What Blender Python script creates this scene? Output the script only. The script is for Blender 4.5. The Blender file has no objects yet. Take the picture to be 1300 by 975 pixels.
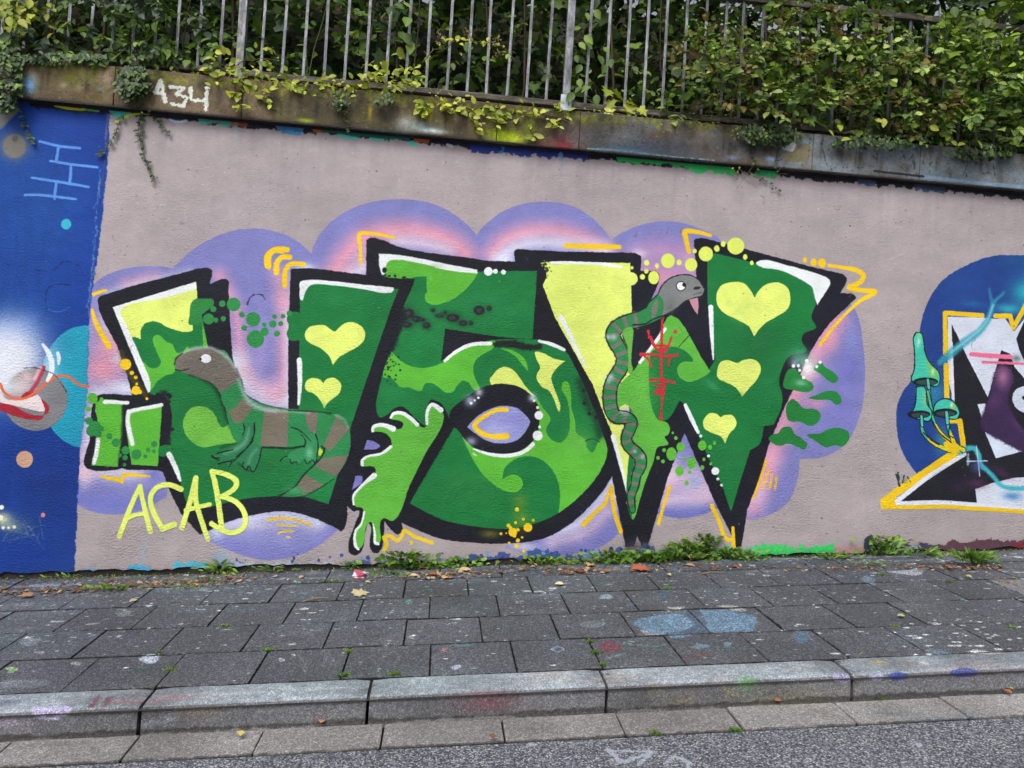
import bpy, bmesh, math, random
import numpy as np
from mathutils import Vector, Matrix

random.seed(7)
rng = np.random.RandomState(11)
SC = bpy.context.scene
COL = SC.collection

# ---------------------------------------------------------------- camera, sky, sun, exposure
CAM_F, CAM_LOC = 962.4, (-0.2519, -4.7237, 1.0789)
YAW, PITCH, ROLL = 0.0902, 0.0130, 0.0620
def cam_axes():
    cy, sy = math.cos(YAW), math.sin(YAW)
    r = np.array([cy, -sy, 0.]); f = np.array([sy, cy, 0.]); d = np.array([0, 0, -1.])
    cp, sp = math.cos(PITCH), math.sin(PITCH)
    f2 = f*cp - d*sp; d2 = d*cp + f*sp
    cr, sr = math.cos(ROLL), math.sin(ROLL)
    return np.array([r*cr - d2*sr, d2*cr + r*sr, f2])
AX = cam_axes()
cam_data = bpy.data.cameras.new('camera')
cam_data.sensor_width = 36.0
cam_data.lens = CAM_F / 1300.0 * 36.0
cam_data.clip_start, cam_data.clip_end = 0.05, 500.0
cam = bpy.data.objects.new('camera', cam_data); COL.objects.link(cam)
mw = Matrix.Identity(4)
for i in range(3):
    mw[i][0], mw[i][1], mw[i][2], mw[i][3] = AX[0][i], -AX[1][i], -AX[2][i], CAM_LOC[i]
cam.matrix_world = mw
SC.camera = cam

SUN_EL, SUN_AZ = math.radians(52), math.radians(205)      # azimuth clockwise from +y
world = bpy.data.worlds.new('World'); SC.world = world; world.use_nodes = True
wn = world.node_tree; bg = wn.nodes['Background']
sky = wn.nodes.new('ShaderNodeTexSky'); sky.sky_type = 'NISHITA'; sky.sun_disc = False
sky.sun_elevation = SUN_EL; sky.sun_rotation = SUN_AZ
sky.air_density = 1.0; sky.dust_density = 6.0; sky.ozone_density = 0.6
hs = wn.nodes.new('ShaderNodeHueSaturation'); hs.inputs['Saturation'].default_value = 0.35   # thin grey cloud cover
wn.links.new(sky.outputs[0], hs.inputs['Color']); wn.links.new(hs.outputs[0], bg.inputs[0])
bg.inputs[1].default_value = 0.15
sd = bpy.data.lights.new('sun', 'SUN'); sd.energy = 1.3; sd.angle = math.radians(25); sd.color = (1, .97, .92)
sun = bpy.data.objects.new('sun', sd); COL.objects.link(sun)
dv = Vector((math.sin(SUN_AZ)*math.cos(SUN_EL), math.cos(SUN_AZ)*math.cos(SUN_EL), math.sin(SUN_EL)))
sun.rotation_euler = dv.to_track_quat('Z', 'Y').to_euler(); sun.location = (0, -6, 8)
SC.view_settings.view_transform = 'Standard'; SC.view_settings.look = 'None'
SC.view_settings.gamma = 1.0; SC.view_settings.exposure = 0.0
# ---------------------------------------------------------------- surveying: planes of the street
SLOPE_X, SLOPE_Y = 0.0704, 0.0271          # the pavement climbs to the right and towards the wall
def ray(u, v):
    return AX.T @ np.array([(u-650.)/CAM_F, (v-487.5)/CAM_F, 1.0])
def on_wall(u, v, y=0.0):                  # survey point -> point of a vertical plane parallel to the wall
    d = ray(u, v); t = (y - CAM_LOC[1])/d[1]
    return CAM_LOC[0]+t*d[0], y, CAM_LOC[2]+t*d[2]
def on_ground(u, v, dz=0.0):
    d = ray(u, v); n = np.array([-SLOPE_X, -SLOPE_Y, 1.0])
    t = (dz - n @ np.array(CAM_LOC))/(n @ d)
    return CAM_LOC[0]+t*d[0], CAM_LOC[1]+t*d[1], CAM_LOC[2]+t*d[2]
def gz(x, y): return SLOPE_X*x + SLOPE_Y*y
KY, KF, GF = -1.682, -1.838, -2.035       # back of the kerb, kerb riser, outer edge of the gutter
def on_street(u, v):
    """survey point -> (x, w): w runs over slabs, kerb top, down the riser, over gutter and road (drop subtracted)"""
    x, y, z = on_ground(u, v)
    if y >= KF: return x, y
    x2, y2, z2 = on_wall(u, v, KF); d = gz(x2, KF)-z2
    if d < .1: return x2, KF-d
    x3, y3, z3 = on_ground(u, v, -.1); return x3, y3-.1

# ---------------------------------------------------------------- a small paint box: shapes sprayed on a sheet of pixels
def vnoise(h, w, cell, rs):
    gh, gw = int(h/cell)+3, int(w/cell)+3
    g = rs.rand(gh, gw).astype(np.float32)
    yy = np.arange(h, dtype=np.float32)/cell; xx = np.arange(w, dtype=np.float32)/cell
    yi = yy.astype(int); xi = xx.astype(int); fy = (yy-yi)[:, None]; fx = (xx-xi)[None]
    fy = fy*fy*(3-2*fy); fx = fx*fx*(3-2*fx)
    a = g[yi][:, xi]; b = g[yi][:, xi+1]; c = g[yi+1][:, xi]; d = g[yi+1][:, xi+1]
    return (a*(1-fx)+b*fx)*(1-fy)+(c*(1-fx)+d*fx)*fy

def smooth(pts, closed=True, n=5):
    """Catmull-Rom through pts; a third element 1 marks a sharp corner."""
    P = [(p[0], p[1], (p[2] if len(p) > 2 else 0)) for p in pts]
    N = len(P); out = []
    for i in range(N if closed else N-1):
        p1, p2 = P[i], P[(i+1) % N]
        p0 = P[i-1] if (closed or i > 0) else p1
        p3 = P[(i+2) % N] if (closed or i+2 < N) else p2
        dx, dy = p2[0]-p1[0], p2[1]-p1[1]; L = math.hypot(dx, dy)+1e-9
        def tan(a, b, c, corner):
            if corner: return dx, dy
            l0 = math.hypot(b[0]-a[0], b[1]-a[1])+1e-9; l1 = math.hypot(c[0]-b[0], c[1]-b[1])+1e-9
            tx = (b[0]-a[0])/l0+(c[0]-b[0])/l1; ty = (b[1]-a[1])/l0+(c[1]-b[1])/l1
            return tx*.5*L, ty*.5*L
        t1 = tan(p0, p1, p2, p1[2]); t2 = tan(p1, p2, p3, p2[2])
        k = 1 if (p1[2] and p2[2]) else n
        for j in range(k):
            t = j/k; t2_ = t*t; t3 = t2_*t
            a = 2*t3-3*t2_+1; b = t3-2*t2_+t; c = -2*t3+3*t2_; d = t3-t2_
            out.append((a*p1[0]+b*t1[0]+c*p2[0]+d*t2[0], a*p1[1]+b*t1[1]+c*p2[1]+d*t2[1]))
    if not closed: out.append((P[-1][0], P[-1][1]))
    return out

class Sheet:
    def __init__(s, x0, x1, z0, z1, ppm, base, plane, seed=3):
        s.x0, s.x1, s.z0, s.z1, s.ppm, s.plane = x0, x1, z0, z1, ppm, plane
        s.w, s.h = int(round((x1-x0)*ppm)), int(round((z1-z0)*ppm))
        s.a = np.empty((s.h, s.w, 3), np.float32); s.a[:] = np.array(base, np.float32)/255
        rs = np.random.RandomState(seed)
        s.k = ppm*0.0049                     # sheet pixels per survey pixel
        s.n1 = vnoise(s.h, s.w, 2.2, rs)-.5; s.n2 = vnoise(s.h, s.w, 7, rs)-.5
        s.n3 = vnoise(s.h, s.w, 45, rs)-.5; s.n4 = vnoise(s.h, s.w, 160, rs)-.5
        s.gr = rs.rand(s.h, s.w).astype(np.float32)-.5
        s.col = None
    def c(s, pts):
        r = []
        for p in pts:
            w = s.plane(p[0], p[1]); r.append(((w[0]-s.x0)*s.ppm, ((w[2] if s.vert else w[1])-s.z0)*s.ppm))
        return np.array(r, np.float32)
    vert = True
    def _box(s, P, pad):
        x0 = max(0, int(P[:, 0].min()-pad)); x1 = min(s.w, int(P[:, 0].max()+pad)+2)
        y0 = max(0, int(P[:, 1].min()-pad)); y1 = min(s.h, int(P[:, 1].max()+pad)+2)
        return (x0, x1, y0, y1) if x1 > x0 and y1 > y0 else None
    def _dist(s, P, R, closed, pad, box):
        x0, x1, y0, y1 = box
        D = np.full((y1-y0, x1-x0), pad, np.float32)
        n = len(P)
        for i in range(n if closed else n-1):
            ax, ay = P[i]; bx, by = P[(i+1) % n]; ra, rb = R[i], R[(i+1) % n]
            q = pad+max(ra, rb)
            u0 = max(x0, int(min(ax, bx)-q)); u1 = min(x1, int(max(ax, bx)+q)+2)
            v0 = max(y0, int(min(ay, by)-q)); v1 = min(y1, int(max(ay, by)+q)+2)
            if u1 <= u0 or v1 <= v0: continue
            X = np.arange(u0, u1, dtype=np.float32)[None]+.5; Y = np.arange(v0, v1, dtype=np.float32)[:, None]+.5
            dx, dy = bx-ax, by-ay; L = dx*dx+dy*dy+1e-9
            t = np.clip(((X-ax)*dx+(Y-ay)*dy)/L, 0, 1)
            d = np.sqrt((X-ax-t*dx)**2+(Y-ay-t*dy)**2)-(ra+(rb-ra)*t)
            S = D[v0-y0:v1-y0, u0-x0:u1-x0]; np.minimum(S, d, out=S)
        return D
    def _inside(s, P, box):
        x0, x1, y0, y1 = box
        A = np.zeros((y1-y0, x1-x0+1), np.int16); n = len(P)
        for i in range(n):
            ax, ay = P[i]; bx, by = P[(i+1) % n]
            if ay == by: continue
            if ay > by: ax, ay, bx, by = bx, by, ax, ay
            r0 = max(y0, int(math.ceil(ay-.5))); r1 = min(y1, int(math.ceil(by-.5)))
            if r1 <= r0: continue
            r = np.arange(r0, r1); xs = ax+(r+.5-ay)*(bx-ax)/(by-ay)
            c = np.clip(np.ceil(xs-.5).astype(int)-x0, 0, x1-x0)
            A[r-y0, c] += 1
        return (np.cumsum(A, 1)[:, :-1] & 1).astype(bool)
    def _put(s, box, al, col, clip, keep):
        x0, x1, y0, y1 = box
        if clip is not None: al = al*clip[y0:y1, x0:x1]
        if col is not None:
            c = np.array(col, np.float32)/255
            s.a[y0:y1, x0:x1] += (c-s.a[y0:y1, x0:x1])*al[..., None]
        if keep:
            m = np.zeros((s.h, s.w), np.float32); m[y0:y1, x0:x1] = al; return m
    def _alpha(s, box, D, soft, rough, a, speck):
        x0, x1, y0, y1 = box; k = s.k
        D = D + (s.n1[y0:y1, x0:x1]*1.2+s.n2[y0:y1, x0:x1]*1.6)*rough*k
        if soft > 1.5: D = D + s.gr[y0:y1, x0:x1]*soft*k*speck
        al = np.clip(.5-D/(soft*k), 0, 1); al = al*al*(3-2*al)
        return al*a
    def fill(s, pts, col, soft=.6, rough=.35, a=1., sm=True, clip=None, keep=False, speck=.35):
        q = smooth(pts) if sm else pts
        P = s.c(q); pad = (soft+rough*2+1)*s.k; box = s._box(P, pad)
        if box is None: return np.zeros((s.h, s.w), np.float32) if keep else None
        D = s._dist(P, np.zeros(len(P)), True, pad, box); I = s._inside(P, box)
        return s._put(box, s._alpha(box, np.where(I, -D, D), soft, rough, a, speck), col, clip, keep)
    def line(s, pts, w, col, soft=.6, rough=.35, a=1., sm=True, clip=None, keep=False, speck=.35):
        q = smooth(pts, False) if sm and len(pts) > 2 else pts
        P = s.c(q); W = w if isinstance(w, (list, tuple)) else [w, w]
        T = np.linspace(0, 1, len(P)); R = np.interp(T, np.linspace(0, 1, len(W)), W)/2*s.k
        pad = (soft+rough*2+1)*s.k; box = s._box(P, pad+R.max())
        if box is None: return
        D = s._dist(P, R, False, pad, box)
        return s._put(box, s._alpha(box, D, soft, rough, a, speck), col, clip, keep)
    def dot(s, x, y, r, col, ry=None, soft=.6, rough=.3, **kw):
        ry = ry or r
        return s.fill([(x+r*math.cos(t), y+ry*math.sin(t)) for t in np.linspace(0, 2*math.pi, 20, False)], col, soft, rough, sm=False, **kw)
    def spray(s, x, y, r, col, a=1., ry=None, ang=0, clip=None, grain=.25):
        """soft cloud of paint, gaussian fall-off"""
        ry = ry or r; P = s.c([(x, y)])[0]; k = s.k; m = max(r, ry)*2.2*k
        box = s._box(np.array([P]), m)
        if box is None: return
        x0, x1, y0, y1 = box
        X = (np.arange(x0, x1)[None]+.5-P[0])/k; Y = -(np.arange(y0, y1)[:, None]+.5-P[1])/k
        if not s.vert: Y = Y*1.0
        c_, s_ = math.cos(ang), math.sin(ang)
        U = (X*c_-Y*s_)/r; V = (X*s_+Y*c_)/ry
        al = np.exp(-(U*U+V*V)*1.4)*a
        g = s.gr[y0:y1, x0:x1]; al = np.clip(al*(1+g*grain*2*(1-al)*1.5), 0, 1)
        s._put(box, al.astype(np.float32), col, clip, False)
    def mottle(s, amt=.03, grain=.02):
        s.a *= (1+s.n3*amt+s.n4*amt*1.4+s.n2*amt*.6+s.gr*grain)[..., None]
        np.clip(s.a, 0, 1, out=s.a)

def T5(ox, oy, k=5.0):
    def f(*pts): return [(ox+p[0]/k, oy+p[1]/k)+tuple(p[2:3]) for p in pts]
    return f
TA, TB, TC, TD = T5(100, 320), T5(340, 240), T5(560, 240), T5(760, 280)
TE, TF, TG, TH = T5(340, 400), T5(560, 400), T5(760, 440), T5(900, 300)
TI, TJ, TK, TL = T5(200, 480), T5(340, 530), T5(560, 530), T5(720, 540)
TM, TN, TO, TP = T5(920, 440, 5.909), T5(1100, 310, 6.5), T5(1100, 420, 6.5), T5(1100, 540, 5.735)
TQ, TR, TS, TU, TV = T5(0, 120, 4.873), T5(0, 300, 4.873), T5(0, 480, 3.75), T5(100, 420, 4.876), T5(100, 540, 4.876)
# ---------------------------------------------------------------- the mural (flat print on the wall)
MAUVE = (170, 160, 164); BLUE = (18, 58, 148); PURP = (136, 138, 205); PINK = (228, 160, 178); PALE = (222, 226, 244)
BLK = (26, 27, 38); DG = (24, 121, 60); DG2 = (34, 136, 74); LG = (92, 184, 58); LIME = (226, 242, 122)
WHT = (236, 242, 246); YEL = (246, 204, 34); GRY = (122, 116, 106)
SILH = [(124,382),(126,377),(133,374),(252,341,1),(262,340),(269,343),(266,361,1),(286,354),(290,357),(290,368),(295,452,1),
 (303,488),(315,502),(335,513),(366,519,1),(366,432,1),(369,342,1),(373,341),(465,349,1),(465,305,1),(470,302),(480,303),(508,314),(600,328,1),
 (620,331),(654,332,1),(653,319),(657,316),(666,317),(806,321,1),(813,325),(814,330),(813,344,1),(832,344,1),(837,348),(827,380,1),(845,365),(870,350),(884,352,1),
 (881,306,1),(884,303),(916,308,1),(1020,336,1),(1070,348,1),(1075,354),(1067,372,1),(1084,374),(1087,378,1),(1080,385,1),(1052,412),(1030,445),
 (1016,476,1),(994,521,1),(976,565,1),(965,605,1),(949,646,1),(941,695,1),(935,695,1),(926,674,1),(907,636,1),(869,549,1),(848,606,1),(822,695,1),
 (815,695,1),(809,680,1),(805,694,1),(794,694,1),(777,605,1),(760,630),(720,668),(688,684),(640,690),(590,688),(560,684),(510,664,1),(511,674),(504,678),(498,674),
 (488,661,1),(486,690),(480,702),(472,700),(469,690),(471,670),(468,664),(464,674),(460,698),(452,705),(444,702),(442,694),(449,670),(456,648),(449,649),(441,643,1),
 (439,666),(433,674),(428,671),(388,654),(360,649),(320,654),(286,664),(254,679,1),(252,677),(229,651,1),(215,622,1),(207,599,1),(200,597,1),(161,596,1),(155,594),(149,596),(112,595),
 (107,590),(114,558,1),(119,508),(122,503),(168,502,1),(161,475,1),(149,440,1)]

def paint_mural():
    m = Sheet(-3.5, 5.0, -0.32, 2.72, 400, MAUVE, on_wall)
    F, Ln, D, S = m.fill, m.line, m.dot, m.spray
    # rolled base coat, patchy
    for i in range(60):
        x, y = rng.uniform(120, 1330), rng.uniform(140, 720)
        S(x, y, rng.uniform(20, 80), [(174, 165, 168), (160, 154, 162), (168, 162, 172), (166, 157, 158)][i % 4], .22, ry=rng.uniform(10, 40), ang=rng.uniform(-1, 1))
    for i in range(14):     # pale scrapes
        x, y = rng.uniform(150, 1250), rng.uniform(170, 330); q = rng.uniform(-18, 18)
        Ln([(x, y), (x+q, y+rng.uniform(8, 22))], rng.uniform(.6, 1.8), (200, 192, 192), 1.2, .8, .35)
    for i in range(900):    # chips and specks
        x, y = rng.uniform(110, 1330), rng.uniform(150, 715)
        D(x, y, rng.uniform(.3, 1.1), [(84, 78, 86), (206, 200, 200), (120, 108, 112)][i % 3], soft=1., a=rng.uniform(.3, .8))
    # ---- clouds behind the letters
    cm = np.zeros((m.h, m.w), np.float32)
    clouds = [[(112,372),(130,352),(165,340),(195,338),(225,342),(250,360),(260,430),(200,500),(110,500)],
      [(212,352),(232,328),(262,306),(300,292),(335,291),(370,302),(395,322),(410,350),(400,500),(330,560),(240,520),(214,430)],
      [(396,320),(412,290),(440,268),(475,256),(512,253),(550,259),(582,276),(607,301),(625,340),(600,420),(420,420)],
      [(605,300),(622,280),(650,263),(690,256),(725,261),(752,277),(776,306),(785,360),(740,420),(620,420)],
      [(775,307),(795,293),(820,284),(850,281),(880,287),(918,309),(910,400),(800,410)],
      [(1078,384,1),(1088,398),(1096,440),(1098,485),(1091,530),(1072,565),(1045,580),(1015,583,1),(1013,606),(1001,636),(980,652),(948,659),(930,640),(940,500),(1020,420)],
      [(820,560),(836,653,1),(862,658),(890,654),(912,645,1),(905,560)],
      [(700,630),(640,696,1),(690,706),(740,701),(770,690),(795,668,1),(790,600)],
      [(232,655,1),(262,686,1),(300,702),(335,711),(372,707),(402,694),(430,672,1),(436,640),(300,630)],
      [(97,560,1),(97,640,1),(118,650),(150,653),(180,648),(212,630,1),(212,560),(150,500),(110,500)]]
    for c in clouds:
        k = F(c, PURP, .9, .3, keep=True); cm = np.maximum(cm, k)
    def G(*a, **k): S(*a, clip=cm, **k)
    m.a[:] = m.a*(1-.10*cm[..., None]*(m.n4+.5)[..., None])
    def sl(pts, w, col, soft, a=1.): Ln(pts, w, col, soft*2.1, .3, a, clip=cm, speck=.16)
    # left lobe
    sl([(160,362),(196,352)], 10, PINK, 12, .8); sl([(135,372),(190,356),(240,345)], 5, PALE, 9, .6)
    G(140,440,34,PINK,.85,ry=45); G(118,380,14,(150,140,205),.8); G(130,470,26,(238,160,185),.9,ry=22); G(160,493,30,PALE,.95,ry=12); G(124,498,16,PALE,.7,ry=8)
    G(118,428,10,(165,150,205),.7,ry=22); G(150,455,9,PALE,.6,ry=9); G(134,415,7,PALE,.5,ry=20,ang=.4)
    # second lobe, down between the arms of the u
    sl([(278,350),(290,372),(300,400),(304,440),(308,470)], 12, (226,160,190), 13, .95)
    sl([(300,460),(312,485),(330,500),(364,506)], 26, (224,222,238), 16, .95)
    sl([(362,380),(362,430),(360,480),(352,500)], 16, (226,164,192), 14, .95); sl([(366,400),(366,505)], 5, PALE, 8, .9)
    sl([(370,352),(370,398)], 9, PALE, 12, .6); sl([(352,345),(360,385)], 12, (228,165,190), 14, .8); G(388,340,16,PALE,.85,ry=7)
    G(330,450,12,(160,145,205),.8,ry=50); G(345,488,10,(190,150,200),.5,ry=14); sl([(297,455),(301,475)], 5, PALE, 8, .9); sl([(312,470),(330,492),(352,497)], 8, (236,178,196), 12, .7)
    # third lobe
    sl([(420,352),(438,325),(462,302),(500,293),(540,296),(575,308),(592,322)], 20, (238,160,178), 17)
    sl([(425,352),(455,342),(470,320)], 12, PINK, 14, .8); sl([(448,348),(462,340)], 10, PALE, 10, .9)
    sl([(500,306),(535,309),(570,317)], 10, (228,214,232), 13, .9); sl([(440,345),(464,318)], 8, (222,190,215), 12, .5)
    # fourth lobe
    sl([(625,322),(640,306),(668,295),(705,294),(740,303),(765,316)], 17, (236,160,180), 16)
    sl([(635,328),(655,314),(690,308),(735,312),(770,318)], 12, PALE, 14, 1.); G(640,330,16,PALE,.9,ry=8)
    # fifth lobe
    sl([(795,335),(812,322),(845,318),(876,325)], 18, (205,150,190), 22, .9); sl([(800,360),(840,352),(876,360)], 34, (214,150,182), 18, .95)
    G(812,322,12,(222,205,230),.8,ry=7); G(872,330,10,(200,160,200),.6,ry=22)
    # right lobe
    sl([(1062,408),(1035,448),(1012,494),(992,542),(972,600),(955,640)], 26, (224,158,186), 16, .98)
    G(1052,430,14,PINK,.7,ry=20,ang=.6); G(1024,470,16,(226,200,214),.9); G(1036,512,18,(226,160,188),.7,ry=10); G(968,590,16,(226,165,192),.8,ry=30)
    G(1078,470,22,(104,108,190),.55,ry=30); G(1060,540,30,(120,122,200),.5); G(1070,515,14,(110,108,196),.4); G(990,618,18,(126,130,205),.5)
    G(1080,430,14,(140,150,220),.5,ry=20); G(960,628,18,(200,190,228),.5)
    # pocket under the w
    sl([(846,610),(870,606),(893,618)], 34, (216,186,214), 18, .95); G(882,612,12,(150,170,215),.8); G(866,580,14,(142,140,208),.9,ry=20)
    sl([(840,636),(870,632),(904,630)], 14, (222,196,220), 12, .9); sl([(838,651),(866,655),(908,646)], 9, (112,116,196), 8, .9); G(852,600,8,(225,200,220),.8,ry=22,ang=-.3)
    # pocket under the six
    sl([(700,678),(735,664),(765,632),(778,610)], 13, (214,216,240), 11, .95); sl([(700,690),(742,678),(770,650)], 12, (212,186,216), 12, .9)
    sl([(715,702),(752,694),(784,672)], 14, (122,124,200), 14, .9); G(666,694,20,(214,218,238),.8,ry=6); G(782,628,5,(226,220,240),.8,ry=24)
    # pocket under the u
    sl([(276,672),(320,658),(360,655),(405,664)], 20, (214,216,240), 16, .95); sl([(272,680),(330,704),(390,698),(425,676)], 16, (126,128,202), 14, .8)
    G(350,682,50,(160,164,218),.6,ry=14); G(330,668,26,(206,200,228),.6,ry=6); G(275,676,10,(205,220,240),.8)
    # pocket under the small block
    G(150,600,60,(216,210,232),.95,ry=13); G(106,600,14,(236,186,196),.9,ry=14); G(112,560,9,(222,214,236),.9,ry=60); G(130,540,12,(210,205,232),.8,ry=40)
    sl([(100,632),(130,640),(160,641),(190,634)], 16, (112,118,196), 15, .9); G(196,604,14,(110,112,190),.8,ry=12); G(100,580,8,(230,196,214),.8,ry=20)
    # ---- black body of the lettering
    k = F(SILH, BLK, 1.2, .5, keep=True)
    m.a[:] *= (1+.25*k*(m.n4+m.n2*.6))[..., None]
    for x, y, w in ((806,694,9),(797,697,7),(819,696,9)): S(x, y, w, (70,66,80), .7, ry=10)
    SILM = k
    # ---- first letter
    u1 = F([(143,390,1),(249,358,1),(251,380,1),(258,408),(264,442,1),(285,452),(298,475),(310,500),(340,515),(366,519,1),(379,519,1),(381,357,1),(506,367,1),(494,398,1),
        (446,540,1),(434,586,1),(417,640,1),(386,631),(356,630),(320,632),(288,638),(262,645),(240,648,1),(228,610,1),(214,578,1),(203,578,1),(202,571),(213,560),(213,508),(191,500,1)], DG, .7, .4, keep=True)
    F([(366,400),(372,396),(382,398),(386,414),(382,430),(368,432),(364,424),(367,414),(364,406)], DG, .6, .3)
    D(405, 600, 60, DG2, ry=30, soft=30, clip=u1, a=.6); S(430, 380, 60, DG2, .5, ry=22, clip=u1); S(300,600,60,(30,104,60),.5,ry=20,clip=u1); S(240,520,26,(30,108,58),.6,clip=u1)
    S(330,575,40,(34,112,60),.4,ry=15,clip=u1)
    F(TA((240,355),(745,200),(755,290),(725,308),(708,350),(706,400),(718,450),(725,480),(722,495),(690,508),(640,502),(560,475),(490,440),(430,450),(400,480),(393,553,1),(360,540),(315,535)), LIME, .6, .4, clip=u1)
    F(TA((470,545),(490,528),(515,530),(560,570),(595,585),(610,620),(625,640),(660,635),(690,600),(700,610),(715,640),(640,700),(600,770),(560,780),(500,820),(455,875),(430,840),(370,680),(420,705),(450,732),(500,732),(522,700),(505,655),(485,610)), LG, .6, .4, clip=u1)
    F(TA((783,440,1),(822,606,1),(790,606,1)), LG, .7, .3)
    F(TU((740,467),(800,478),(850,530),(865,570),(895,600),(940,570),(980,690),(900,700),(830,712),(780,722),(725,705),(670,655),(645,590),(660,520),(690,482)), (112,188,72), .7, .4)
    # white rim of the left arm
    F([(143,390,1),(249,357.5,1),(250,367,1),(210,378),(153,394),(160,412),(176,448),(191,496),(188,499,1)], WHT, 1.4, .3)
    # ball shading
    Ln(TI((280,0),(350,40),(395,100),(425,180),(450,250),(480,310),(512,390)), [3,6,6,9,3], (20,40,34), 7, .3, .75)
    Ln(TI((350,20),(395,95),(430,180),(470,290),(515,370)), 1.6, (18,26,26), 1.4, .3, .9)
    Ln(TI((400,440),(450,425),(500,412)), 2.5, (24,60,34), 3, .3, .6)
    F(TI((470,290,1),(520,375,1),(500,390,1)), (30,32,44), 1.5)
    for _ in range(26): D(206+rng.uniform(-4,13), rng.uniform(500,572), rng.uniform(1,3.4), BLK, soft=1.6, rough=.8)
    Ln([(208,500),(211,530),(209,572)], 9, BLK, 7, 1, .9); D(200.5,500.5,3.2,(24,30,30),ry=1.8)
    # ---- small block
    F(TU((108,440),(272,448),(275,480),(275,640),(242,842,1),(78,832,1),(105,760),(130,640),(110,520)), LG, .8, .4)
    F(TU((298,505),(517,452,1),(490,838,1),(326,828,1),(300,640)), LG, .8, .4)
    Ln(TU((160,440),(200,440),(302,446)), 4.6, WHT, 1.4); Ln(TU((120,672),(112,740),(94,815)), 5, WHT, 1.8)
    Ln(TU((512,460),(400,480),(310,500)), 4.6, WHT, 1.6); Ln(TU((308,500),(302,560),(318,640),(332,700)), [5,6,5], WHT, 1.8)
    Ln(TU((278,470),(276,600),(255,820)), 4, BLK, 4, .6, .9)
    for x, y, r in [(85,418,33),(58,485,17),(130,490,30),(142,425,13)]: D(100+x/4.876, 420+y/4.876, r/4.876, LG)
    for x, y, r in [(65,558,24),(100,600,42),(140,605,16),(120,640,22),(80,620,34),(190,652,19),(230,692,27),(357,765,32),(467,700,19),(430,738,14),(412,777,13),(465,745,13),(290,740,26),(287,785,17),(284,830,11),(255,770,13),(50,555,14)]:
        D(100+x/4.876, 420+y/4.876, r/4.876, (46,140,72))
    F(TU((500,720),(540,705),(580,720),(560,760),(520,780),(498,770)), DG, .7)
    Ln(TU((560,765),(600,850),(628,925)), [6.5,6,3.5], WHT, 1.3)
    Ln(TU((140,900),(200,915),(262,925)), [3,5,5], YEL, 1.2, .6); Ln(TU((268,940),(280,895),(340,892),(440,902)), [3,5,4,2], YEL, 1.3, .6)
    # ---- green bubbles floating right of the first arm
    F(TA((740,300),(790,295),(850,300),(860,325),(830,360),(800,385),(782,400),(783,440),(700,460),(706,380),(712,330)), (46,134,66), .7)
    for x, y, r in [(855,362,19),(912,328,21),(983,333,44),(825,425,35),(872,432,15),(917,422,17),(1035,397,18),(1107,427,46),(1050,482,19),(1122,552,56),(1180,505,27),(1178,462,15),(1232,457,23),(1243,410,15),(1282,455,14),(1258,517,18)]:
        D(100+x/5, 320+y/5, r/5, (46,140,72))
    for x, y, r in [(42,810,15),(97,808,15),(30,857,22),(82,855,16),(58,917,20),(138,790,19)]: D(340+x/5, 240+y/5, r/5, (46,140,72))
    Ln(TA((1072,330),(1085,290),(1125,268),(1165,275),(1185,305)), 1.3, (60,48,92), 1., .9)
    # ---- right arm whites and hearts
    F(TB((205,590),(240,578),(420,585),(600,605),(800,625,1),(798,645),(780,658),(600,635),(420,612),(270,612),(245,640),(222,708,1),(208,705),(202,640)), WHT, 1.2)
    Ln(TE((200,285),(204,420),(196,565)), [6.4,6,3], WHT, 1.3)
    HE1 = TE((413,318,1),(390,262),(330,208),(270,180),(240,150),(235,120),(258,80),(315,64),(370,68),(405,95),(428,106,1),(448,85),(490,52),(540,45),(595,72),(619,120),(608,165),(570,202),(500,240),(450,272))
    HE2 = TE((358,592,1),(335,545),(290,497),(248,480),(235,450),(250,412),(290,399),(330,408),(352,432,1),(370,410),(410,397),(450,415),(467,455),(452,498),(415,530),(380,558))
    F(HE1, LIME, .6); F(HE2, LIME, .6)
    # ---- yellow ticks
    Ln(TA((88,270),(130,255),(172,243)), [4,4,3], YEL, 1.1, .6); Ln(TA((85,365),(105,440),(150,530),(192,598)), [3,5.5,6.4,6.8], YEL, 1.1)
    Ln([(112,372),(110,385),(109,392)], 2.6, (210,180,60), 1.6, 1.2, .8)
    Ln(TB((5,495),(8,425),(45,385),(122,385)), 6.6, YEL, 1.2); Ln(TB((55,530),(58,470),(88,435),(140,433)), 6.6, YEL, 1.2); Ln(TB((108,615),(112,520),(142,478),(228,478)), 6, YEL, 1.2)
    Ln(TA((1195,85),(1200,20),(1240,-10),(1290,-8)), 7, YEL, 1.2)
    Ln(TB((590,470),(588,380),(585,285),(640,280),(800,307)), [4.4,4,5.4,4.4,3.6], YEL, 1.2)
    Ln(TC((790,360),(960,365),(1132,368)), [6,7,6], YEL, 1.2)
    # ---- second letter
    s1 = F([(482,323,1),(500,323),(540,330),(600,344),(640,344,1),(682,344,1),(676,431,1),(630,427),(565,417,1),(560,458,1),(580,446),(604,436),(632,431),(684,431,1),(702,436),(718,446),
        (730,466),(750,510),(764,548),(771,572),(762,598),(740,626),(708,652),(680,664),(650,671),(600,668),(560,659),(520,639,1),(578,540,1),(571,532),(560,512),(546,508),(540,540),(528,532),(511,516),(500,519),(492,526),(483,530),(478,522),(482,490),
        (491,458),(503,430),(512,390),(524,363),(527,354,1),(500,353),(486,350)], DG, .8, .5, keep=True)
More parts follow.
